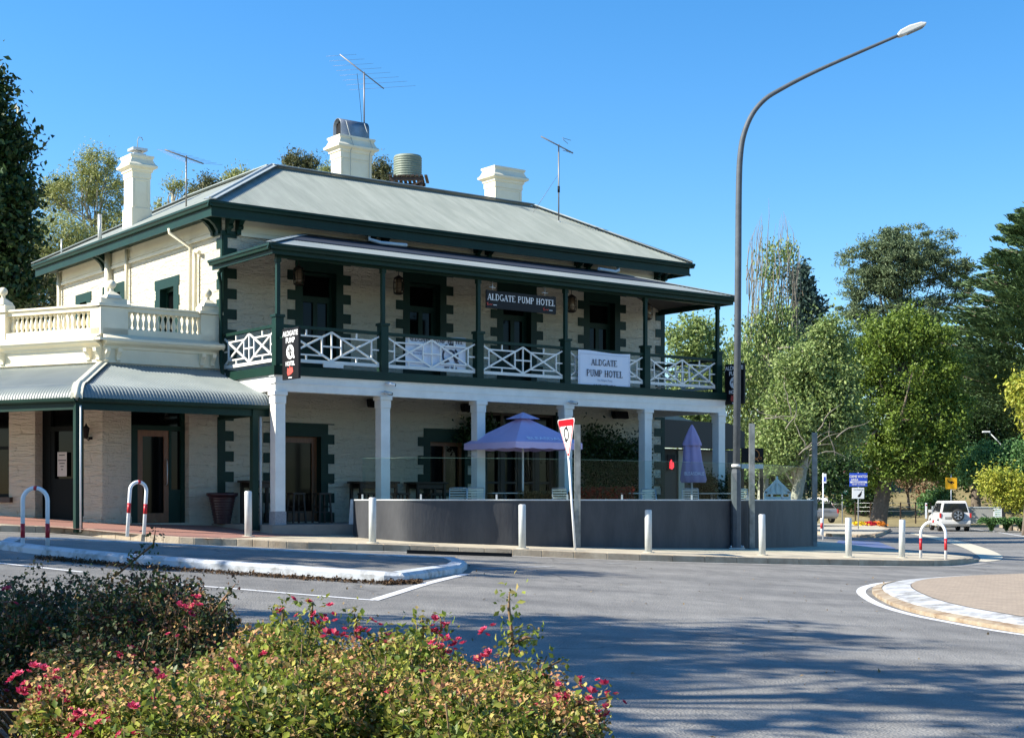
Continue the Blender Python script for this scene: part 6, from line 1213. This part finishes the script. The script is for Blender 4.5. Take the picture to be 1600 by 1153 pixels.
# bright green tree
Y = 104; b0 = bt(1372, 800, Y); tree('oak_tree', 'rounded bright green tree beside the road in front of the pine', 'tree', b0, [E_(1400, 525, 50, 30, Y, b0), E_(1450, 530, 36, 30, Y, b0), E_(1350, 570, 46, 36, Y, b0), E_(1410, 590, 60, 40, Y, b0), E_(1470, 585, 36, 36, Y, b0), E_(1330, 630, 40, 36, Y, b0), E_(1390, 650, 70, 40, Y, b0), E_(1455, 655, 48, 36, Y, b0), E_(1420, 710, 60, 34, Y, b0), E_(1340, 700, 52, 34, Y, b0), E_(1310, 745, 40, 24, Y, b0), E_(1380, 740, 40, 20, Y, b0), E_(1480, 720, 44, 34, Y, b0), E_(1500, 640, 26, 30, Y, b0), E_(1300, 600, 26, 26, Y, b0), E_(1425, 498, 26, 16, Y, b0), E_(1375, 508, 24, 16, Y, b0)], 70000, .22, OAK, BARK, .6, .55, 42, limbs=50, shell=.6, per=75)
# cypress on the right with layered boughs
Y = 120; b0 = bt(1650, 800, Y); rng = np.random.default_rng(5); t = thing('cypress_tree', 'huge layered dark conifer at the right edge of the view', 'conifer', tuple(b0)); s = Y/F; PTS = []; DIR = []; b = MB()
H_ = (800-325)*s; b.tube([(0, 0, 0), (0, 0, H_*.6), (0, 0, H_)], [.9, .5, .05], 8)
for k in range(560):
    f = rng.uniform(.0, 1)**.8; z = H_*(.16+.84*f); a = rng.uniform(0, 2*math.pi); L_ = (1-f)**.7*262*s*rng.uniform(.75, 1.08)+1.0; d = np.array([math.cos(a), math.sin(a), rng.uniform(.12, .5)]); m = int(50+L_*12)
    tt = rng.uniform(.25, 1, m)**.8; P = d*L_*tt[:, None]+np.array([0, 0, z]); P[:, 2] -= (tt**2)*L_*.12; w_ = .12+.9*(1-tt)[:, None]*.8; P += rng.normal(size=(m, 3))*w_*np.array([1, 1, .45]); PTS.append(P); DIR.append(np.tile(d, (m, 1)))
    if k % 4 == 0: b.tube([(0, 0, z), tuple(d*L_*.5+np.array([0, 0, z])), tuple(d*L_*.85+np.array([0, 0, z-L_*.05]))], [.1, .06, .02], 4)
PTS = np.concatenate(PTS); DIR = np.concatenate(DIR); leaves('crown', PTS, .5, CON, t, rng, aspect=.28, dirs=DIR, jit=.3, up=.4); b.build('trunk', BARK, t)
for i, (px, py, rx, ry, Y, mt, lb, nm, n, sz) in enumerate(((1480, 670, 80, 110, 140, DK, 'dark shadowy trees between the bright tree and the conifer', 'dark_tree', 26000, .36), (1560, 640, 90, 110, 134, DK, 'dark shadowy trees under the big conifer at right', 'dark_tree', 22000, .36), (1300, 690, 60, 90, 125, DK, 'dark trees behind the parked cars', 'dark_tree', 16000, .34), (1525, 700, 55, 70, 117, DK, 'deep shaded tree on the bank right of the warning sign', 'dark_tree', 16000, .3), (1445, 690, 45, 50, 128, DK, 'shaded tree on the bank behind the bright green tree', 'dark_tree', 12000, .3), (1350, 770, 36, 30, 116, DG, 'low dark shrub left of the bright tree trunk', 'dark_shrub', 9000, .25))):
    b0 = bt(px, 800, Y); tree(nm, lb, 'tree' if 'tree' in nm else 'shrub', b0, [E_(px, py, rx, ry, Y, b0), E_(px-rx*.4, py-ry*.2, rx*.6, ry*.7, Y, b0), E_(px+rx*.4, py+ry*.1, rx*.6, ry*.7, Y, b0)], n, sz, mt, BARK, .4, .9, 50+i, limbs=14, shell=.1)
# right hand shrubs
for i, (els, Y, mt, lb, nm, n, sz) in enumerate((
  ([(1600, 615, 26, 32), (1640, 640, 50, 50)], 80, YEL, 'yellow foliage at the right edge above the lamp', 'yellow_tree', 9000, .2),
  ([(1570, 735, 52, 30), (1540, 715, 30, 22), (1600, 715, 40, 30), (1515, 735, 18, 22)], 100, BRG, 'mid green bush overhanging the verge at right', 'green_bush', 16000, .2),
  ([(1580, 765, 34, 26), (1555, 755, 26, 20), (1605, 775, 30, 24)], 92, YEL, 'yellow green shrub beside the notice board', 'yellow_shrub', 12000, .17),
  ([(1450, 768, 18, 12), (1468, 772, 12, 10)], 112, RST, 'rust coloured shrub on the dry bank', 'rust_shrub', 4000, .22),
  ([(1420, 745, 22, 14)], 118, RST, 'reddish shrub high on the bank left of the warning sign', 'rust_shrub', 3000, .22),
  ([(1470, 778, 18, 14), (1450, 785, 14, 10)], 109, BRG, 'low green shrub on the bank left of the warning post', 'bank_shrub', 3500, .2))):
    b0 = bt(els[0][0], 800, Y); tree(nm, lb, 'tree' if 'tree' in nm else 'shrub', b0, [E_(*e, Y, b0) for e in els], n, sz, mt, BARK, .12, .45, 60+i, limbs=14, shell=.3)
rng = np.random.default_rng(9); b0 = bt(1578, 815, 88); t = thing('fern_clump', 'low bright fern clump on the verge at the right edge', 'plant', tuple(b0)); n = 3500; a = rng.uniform(0, 2*math.pi, n); r_ = rng.uniform(.0, 1, n); cx = rng.choice([-1.1, -.2, .7, 1.6], n); P = np.stack([cx+r_*np.cos(a)*.8, r_*np.sin(a)*.8, .15+.75*np.sin(r_*2.4)*rng.uniform(.7, 1, n)], 1); D = np.stack([np.cos(a), np.sin(a), .6-r_], 1); leaves('fronds', P, .28, BRG, t, rng, aspect=.2, dirs=D)
# climber on the ground floor wall
p = BW(12.1, 2.45); t = thing('wall_climber', 'dark leafy climber covering the wall between the last two columns', 'climbing plant', tuple(p), ANG); rng = np.random.default_rng(3); n = 9000; P = rng.normal(size=(n, 3))*np.array([.2, .08, .2]); c = np.stack([rng.uniform(-1.25, 1.15, 160), rng.uniform(-.25, .15, 160), rng.uniform(.2, 2.45, 160)], 1); c[:, 2] -= np.maximum(0, rng.uniform(0, .5, 160)*(np.sin(c[:, 0]*3)+.3)); P += c[rng.integers(0, 160, n)]; leaves('foliage', P, .1, DG, t, rng); MB().tube([(0, .15, 0), (.1, .2, .8), (-.2, .15, 1.8)], [.05, .04, .02], 6).build('stem', BARK, t)
p = BW(7.35, 2.5, 0); t = thing('wall_climber', 'dark leafy climber hanging over the ground floor window head', 'climbing plant', tuple(p), ANG); P = rng.normal(size=(2600, 3))*np.array([.28, .1, .2])+np.array([.0, -.05, 2.3]); leaves('foliage', P, .1, DG, t, rng); MB().tube([(.3, .15, 0), (.35, .2, 1), (.1, .15, 2.3)], [.04, .03, .015], 6).build('stem', BARK, t)
p = pt(1118, 782, 41.5); p.z = P0.z; t = thing('potted_shrub', 'round dark green shrub right of the furled umbrella', 'shrub', tuple(p)); P, C = ell_pts([(0, 0, .85, .62, .5, .42)], 6000, .16, rng, 40, .2); leaves('foliage', P, .09, DG, t, rng); MB().lathe([(.2, 0), (.28, .45), (.3, .48), (.26, .48)], n=16).build('pot', BLK, t)
for i, (px, w_) in enumerate(((945, .7), (855, .7))):
    p = pt(px, 782, 35.9+i*.3); t = thing('planter_box', ('low planter of red flowers behind the glass screen', 'low planter of straw coloured grass under the open umbrella')[i], 'planter', (p.x, p.y, P0.z)); MB().box(-w_, w_, -.18, .18, 0, .42).build('box', DTIMB, t)
    n = 1600; P = np.stack([rng.uniform(-w_, w_, n), rng.normal(0, .1, n), .45+rng.uniform(0, .42, n)*(1 if i == 0 else .75)], 1); leaves('foliage', P, .09, (leaf_mat('red_flower', [(.35, .03, .02), (.2, .03, .02), (.05, .08, .02), (.4, .06, .03)]) if i == 0 else leaf_mat('straw', [(.3, .2, .08), (.2, .14, .05), (.12, .12, .04)])), t, rng, aspect=.35, up=.8)
t = thing('island_flowers', 'patch of yellow and red flowers around the blue sign post', 'flowers', tuple(pt(1352, 821, 76))); n = 900
for k, (x0, mt) in enumerate(((-.4, leaf_mat('yellow_flower', [(.8, .5, .02), (.6, .5, .03)])), (.3, leaf_mat('crimson_flower', [(.6, .02, .03), (.4, .02, .04)])), (.9, leaf_mat('orange_flower', [(.8, .25, .02), (.6, .2, .02)])))):
    P = np.stack([x0*.8+rng.normal(0, .13, 300), rng.normal(0, .3, 300), .03+rng.uniform(0, .16, 300)], 1); leaves('blooms', P, .12, mt, t, rng, aspect=.8)
# unseen trees added behind the photographer to darken reflections and block sky light
for i, (x, y, h) in enumerate(((-16, -22, 9), (-6, -24, 10), (4, -23, 8), (14, -21, 10), (25, -18, 9), (33, -5, 9))):
    b0 = Vector((x, y, gz(x, y))); tree('unseen_tree', ('first','second','third','fourth','fifth','sixth')[i]+' unseen tree added behind the photographer to darken reflections', 'tree', b0, [(0, 0, h*.55, 5, 3.5, h*.42), (2.5, .5, h*.4, 4, 3, h*.34)], 5000, .6, OAK if i % 2 else DG, BARK, .3, 1.0, 90+i, 'unseen trees added behind the photographer', limbs=6, shell=.2)
# trees along the left side of the street, outside the picture, that shade the road
for i, (x, y, h, rx, n, lb) in enumerate(((-11.5, 7.6, 13.5, 3.3, 6500, 'street tree left of the rose bed, outside the view'), (-14, 11.5, 14, 2.4, 4200, 'second street tree left of the road, outside the view'), (-19, 21.5, 14, 3.0, 7000, 'street tree left of the shop corner, outside the view'), (-8.5, 6.0, 6.4, 1.9, 4500, 'small tree close behind the rose bed at left, outside the view'), (-25, 19.5, 16, 2.6, 6000, 'taller street tree farther left of the road, outside the view'), (-15.5, 21.5, 12, 2.4, 5500, 'street tree nearest the traffic island, outside the view'), (-17, 8.5, 15.5, 2.6, 4200, 'tall street tree farthest left of the rose bed, outside the view'))):
    b0 = Vector((x, y, gz(x, y))); tree('street_tree', lb, 'tree', b0, [(0, 0, h*.72, rx, rx*.95, h*.26), (rx*.7, rx*.5, h*.6, rx*.8, rx*.7, h*.22), (-rx*.6, -rx*.5, h*.62, rx*.8, rx*.7, h*.2), (0, rx*.2, h*.86, rx*.7, rx*.7, h*.14)], int(n*.9), .24 if i != 3 else .14, DG, BARK, .25, .42, 70+i, 'street trees left of the road', limbs=24, shell=.45, per=70)
# ---------------------------------------------------------------- roses in the foreground
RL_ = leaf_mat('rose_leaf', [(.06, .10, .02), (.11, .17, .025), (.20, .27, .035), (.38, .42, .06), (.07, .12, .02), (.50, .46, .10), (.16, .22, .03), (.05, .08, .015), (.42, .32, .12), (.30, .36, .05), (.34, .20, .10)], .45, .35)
RLD = leaf_mat('rose_leaf_shaded', [(.035, .065, .018), (.055, .095, .022), (.10, .055, .025), (.05, .08, .02), (.14, .05, .035), (.04, .07, .02), (.08, .13, .03)], .5, .25)  # darker copy of the rose leaves, shade of the back bushes put into its colour
SPENT = leaf_mat('spent_bloom', [(.44, .27, .09), (.52, .38, .16), (.34, .18, .07), (.55, .26, .14), (.24, .13, .05), (.50, .42, .12), (.50, .14, .12)], .8, .2)
STM = mat('rose_stem', (.16, .13, .05), .7, col2=(.22, .10, .06), nscale=10)
PNK = leaf_mat('rose_petal', [(.60, .03, .10), (.72, .07, .18), (.45, .02, .08), (.78, .20, .26)], .5, .35)
def petals(rng, r=.022):
    C, D = [], []
    V = []; T = []; k = 0
    for ring, (n, el, rr) in enumerate(((5, 1.1, .35), (6, .7, .65), (7, .25, 1.0))):
        for i in range(n):
            a = 2*math.pi*(i+rng.uniform(-.15, .15))/n+ring; d = np.array([math.cos(a)*math.cos(el), math.sin(a)*math.cos(el), math.sin(el)]); s = np.array([-math.sin(a), math.cos(a), 0]); q = d*r*rr
            V += [q*.1, q*.7-s*r*.42+np.array([0, 0, r*.1]), q*1.15+np.array([0, 0, r*.25]), q*.7+s*r*.42+np.array([0, 0, r*.1])]; T += [(k, k+1, k+2), (k, k+2, k+3)]; k += 4
    return np.array(V), np.array(T)
_V, _T = petals(np.random.default_rng(2)); FL = bpy.data.meshes.new('flower'); FL.from_pydata([tuple(v) for v in _V], [], [tuple(int(i) for i in t) for t in _T]); FL.materials.append(PNK)
def surf(px, py, Y): return pt(px, py, Y)
def rose(label, ells, n, mt, seed, flowers, base, tall=(), dens_=1.0, lsize=.0255):
    rng = np.random.default_rng(seed); base = Vector(base); base.z = gz(base.x, base.y)+.05; t = thing('rose_bush', label, 'rose bush', tuple(base), 0, 'flowering rose bushes in the foreground bed')
    E = np.array([(e[0]-base.x, e[1]-base.y, e[2]-base.z, *e[3:]) for e in ells]); vol = (E[:, 3]*E[:, 5]); pr = vol/vol.sum(); ns = int(n*1.35/11)
    ci = rng.choice(len(E), ns, p=pr); d = rng.normal(size=(ns, 3)); d[:, 2] = np.abs(d[:, 2])*.9-.25; d /= np.linalg.norm(d, axis=1)[:, None]; r_ = rng.uniform(.45, 1.06, (ns, 1))**.6; r_ *= np.where(rng.uniform(size=(ns, 1)) < .13, rng.uniform(1.05, 1.28, (ns, 1)), 1)
    tip = E[ci, :3]+d*r_*E[ci, 3:6]; dirv = d*.6+rng.normal(size=(ns, 3))*.35+np.array([0, 0, .55]); dirv /= np.linalg.norm(dirv, axis=1)[:, None]; L_ = rng.uniform(.06, .17, (ns, 1)); C = []; D = []
    b = MB()
    for i in range(ns):
        m = rng.integers(8, 15); f = rng.uniform(0, 1, (m, 1)); p = tip[i]-dirv[i]*L_[i]*(1-f)+rng.normal(size=(m, 3))*(.012+.012*(1-f)); C.append(p); D.append(dirv[i]*.4+rng.normal(size=(m, 3)))
        if i % 6 == 0: q0 = tip[i]-dirv[i]*L_[i]*1.6; b.tube([tuple(q0), tuple(tip[i])], [.003, .0018], 4)
    for i in rng.choice(ns, 40): q = tip[i]; b.tube([(q[0]*.25, q[1]*.25, 0), (q[0]*.6, q[1]*.6, q[2]*.55), tuple(q)], [.009, .006, .002], 5)
    for P in tall:
        P = [np.array(Vector(p)-base) for p in P]; b.tube([tuple(p) for p in P], [.006]*(len(P)-1)+[.002], 5)
        for j in range(len(P)-1):
            for k in range(6): f = rng.uniform(); q = P[j]+(P[j+1]-P[j])*f; m = 5; C.append(q+rng.normal(size=(m, 3))*.028); D.append(rng.normal(size=(m, 3)))
    b.build('stems', STM, t); C = np.concatenate(C); D = np.concatenate(D); leaves('foliage', C, lsize, mt, t, rng, aspect=.62, dirs=D, up=.5, fold=.1)
    pat = np.sin(tip[:, 0]*9+seed)+np.sin(tip[:, 2]*14+tip[:, 0]*4)+np.sin(tip[:, 1]*11); ks = [i for i in np.argsort(-pat)[:ns//3] if rng.uniform() < (.42 if mt is RL_ else .2)]; SB = []
    for i in ks: SB.append(tip[i]+np.array([0, 0, .02])+rng.normal(size=(9, 3))*.016)
    leaves('spent_blooms', np.concatenate(SB), .016, SPENT, t, rng, aspect=.8, up=.8)
    for k, (x, y, Y, m) in enumerate(flowers):
        for j in range(m+m//2):
            q = pt(x, y, Y)-base+Vector(rng.normal(size=3).tolist())*(.028 if m > 1 else 0); o = bpy.data.objects.new('flower', FL); COL.objects.link(o); o.parent = t; o.location = q; o.rotation_euler = (rng.uniform(-.9, .7), rng.uniform(-.8, .8), rng.uniform(0, 6)); s = rng.uniform(.45, .9); o.scale = (s, s, s)
    return t
def EL_(px, py, rx, ry, Y, dy=.5):
    p = pt(px, py, Y); s = Y/F; return (p.x, p.y, p.z, rx*s, dy, ry*s)
rf = random.Random(4)
# shaded bushes behind
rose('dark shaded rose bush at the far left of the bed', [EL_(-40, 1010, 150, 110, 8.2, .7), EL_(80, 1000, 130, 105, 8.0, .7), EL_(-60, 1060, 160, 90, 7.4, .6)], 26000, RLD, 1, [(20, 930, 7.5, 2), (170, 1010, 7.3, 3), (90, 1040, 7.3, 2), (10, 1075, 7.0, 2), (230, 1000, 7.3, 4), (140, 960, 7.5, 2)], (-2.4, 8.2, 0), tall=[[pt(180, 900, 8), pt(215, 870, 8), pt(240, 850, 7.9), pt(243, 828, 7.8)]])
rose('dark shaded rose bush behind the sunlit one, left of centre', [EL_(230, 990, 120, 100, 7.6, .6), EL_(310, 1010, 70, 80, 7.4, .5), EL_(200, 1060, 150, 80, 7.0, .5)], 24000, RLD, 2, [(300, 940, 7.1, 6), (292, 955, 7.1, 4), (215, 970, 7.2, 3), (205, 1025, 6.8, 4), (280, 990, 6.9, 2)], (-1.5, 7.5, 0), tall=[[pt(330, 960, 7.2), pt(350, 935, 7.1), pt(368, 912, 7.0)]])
# sunlit bushes in front
fl = lambda P: [(x, y, Y, m) for x, y, Y, m in P]
rose('sunlit rose bush at the lower left with bright pink sprays over the dark soil', [EL_(190, 1120, 130, 70, 4.9, .45), EL_(110, 1110, 60, 62, 4.8, .35), EL_(260, 1150, 130, 90, 4.6, .4)], 11000, RL_, 3, [(45, 1060, 4.75, 8), (65, 1080, 4.7, 8), (120, 1130, 4.5, 6), (75, 1060, 4.8, 5), (75, 1110, 4.65, 6), (90, 1100, 4.65, 4), (240, 1065, 4.6, 3), (160, 1120, 4.4, 3), (220, 1145, 4.3, 4), (130, 1150, 4.3, 3)], (-1.3, 4.9, 0))
rose('sunlit rose bush in the middle of the front row, highest of the bed', [EL_(440, 1050, 110, 80, 5.6, .5), EL_(350, 1080, 80, 60, 5.3, .4), EL_(450, 1120, 140, 90, 4.9, .45)], 15000, RL_, 4, [(500, 968, 5.7, 7), (515, 975, 5.6, 4), (420, 1010, 5.3, 2), (365, 1050, 5.0, 3), (560, 1060, 5.0, 2), (440, 955, 5.7, 3)], (-.85, 5.3, 0), tall=[[pt(440, 990, 5.7), pt(442, 960, 5.7), pt(440, 945, 5.7)], [pt(485, 980, 5.7), pt(487, 955, 5.7), pt(489, 942, 5.7)]])
rose('rose bush right of the highest one with clusters of deep pink blooms', [EL_(620, 1060, 110, 78, 5.6, .5), EL_(560, 1110, 110, 80, 5.1, .4), EL_(680, 1120, 120, 80, 5.0, .45)], 15000, RL_, 5, [(575, 985, 5.6, 6), (590, 1000, 5.6, 4), (605, 1010, 5.6, 3), (690, 985, 5.6, 8), (705, 1000, 5.6, 7), (680, 1010, 5.5, 4), (545, 1000, 5.6, 3), (660, 1050, 5.0, 1), (610, 1080, 4.9, 1)], (-.35, 5.3, 0), tall=[[pt(555, 990, 5.6), pt(556, 970, 5.6), pt(553, 958, 5.6)], [pt(660, 1000, 5.6), pt(662, 975, 5.6), pt(658, 962, 5.6)], [pt(690, 985, 5.6), pt(688, 962, 5.6)]])
rose('rightmost rose bush with a tall upright shoot and scarlet blooms over the road', [EL_(790, 1100, 100, 62, 5.3, .45), EL_(860, 1135, 80, 52, 5.0, .35), EL_(760, 1140, 120, 70, 4.8, .4)], 14000, RL_, 6, [(768, 985, 5.3, 2), (744, 1007, 5.3, 2), (755, 1030, 5.3, 4), (908, 1072, 5.1, 2), (872, 1088, 5.0, 3), (885, 1098, 4.9, 4), (905, 1098, 4.9, 3), (930, 1085, 4.9, 3), (945, 1098, 4.9, 3), (932, 1095, 4.9, 2), (845, 1105, 4.8, 3), (950, 1090, 4.9, 2)], (.15, 5.2, 0), tall=[[pt(775, 1100, 5.2), pt(790, 1050, 5.2), pt(801, 1000, 5.2), pt(795, 950, 5.2), pt(796, 925, 5.2)], [pt(795, 1010, 5.2), pt(822, 995, 5.2), pt(835, 998, 5.2)], [pt(830, 1070, 5.2), pt(850, 1045, 5.2), pt(878, 1030, 5.2)], [pt(870, 1110, 5.0), pt(920, 1095, 4.9), pt(955, 1088, 4.9)]])
# fallen leaves along the island kerb
rng = np.random.default_rng(77); n = 3500; A = [at(x, y) for x, y in ((60, 872), (200, 885), (400, 899), (600, 912), (660, 910))]; idx = rng.integers(0, 4, n); f = rng.uniform(0, 1, n); P = np.array([[*(A[i].lerp(A[i+1], float(g)))] for i, g in zip(idx, f)]); P[:, 1] -= np.abs(rng.normal(0, .14, n)); P[:, 2] = [gz(x, y)+.012+abs(rng.normal(0, .02)) for x, y, _ in P]
o = leaves('leaf_litter', P, .05, leaf_mat('dead_leaf', [(.06, .035, .02), (.11, .06, .03), (.04, .03, .02), (.16, .10, .05)], .9, .1), None, rng, up=1.0); tag(o, 'brown leaf litter along the near kerb of the traffic island', 'leaf litter', kind='stuff')
n = 260; rng = np.random.default_rng(5); P = np.stack([rng.uniform(-9, 8, n), rng.uniform(9, 30, n), np.zeros(n)], 1); P[:, 2] = [gz(x, y)+.012 for x, y, _ in P]; o = leaves('scattered_leaves', P, .045, leaf_mat('dead_leaf2', [(.2, .14, .07), (.3, .22, .12)], .9, .1), None, rng, up=3.0); tag(o, 'a few dry leaves scattered over the road surface', 'fallen leaves', kind='stuff')
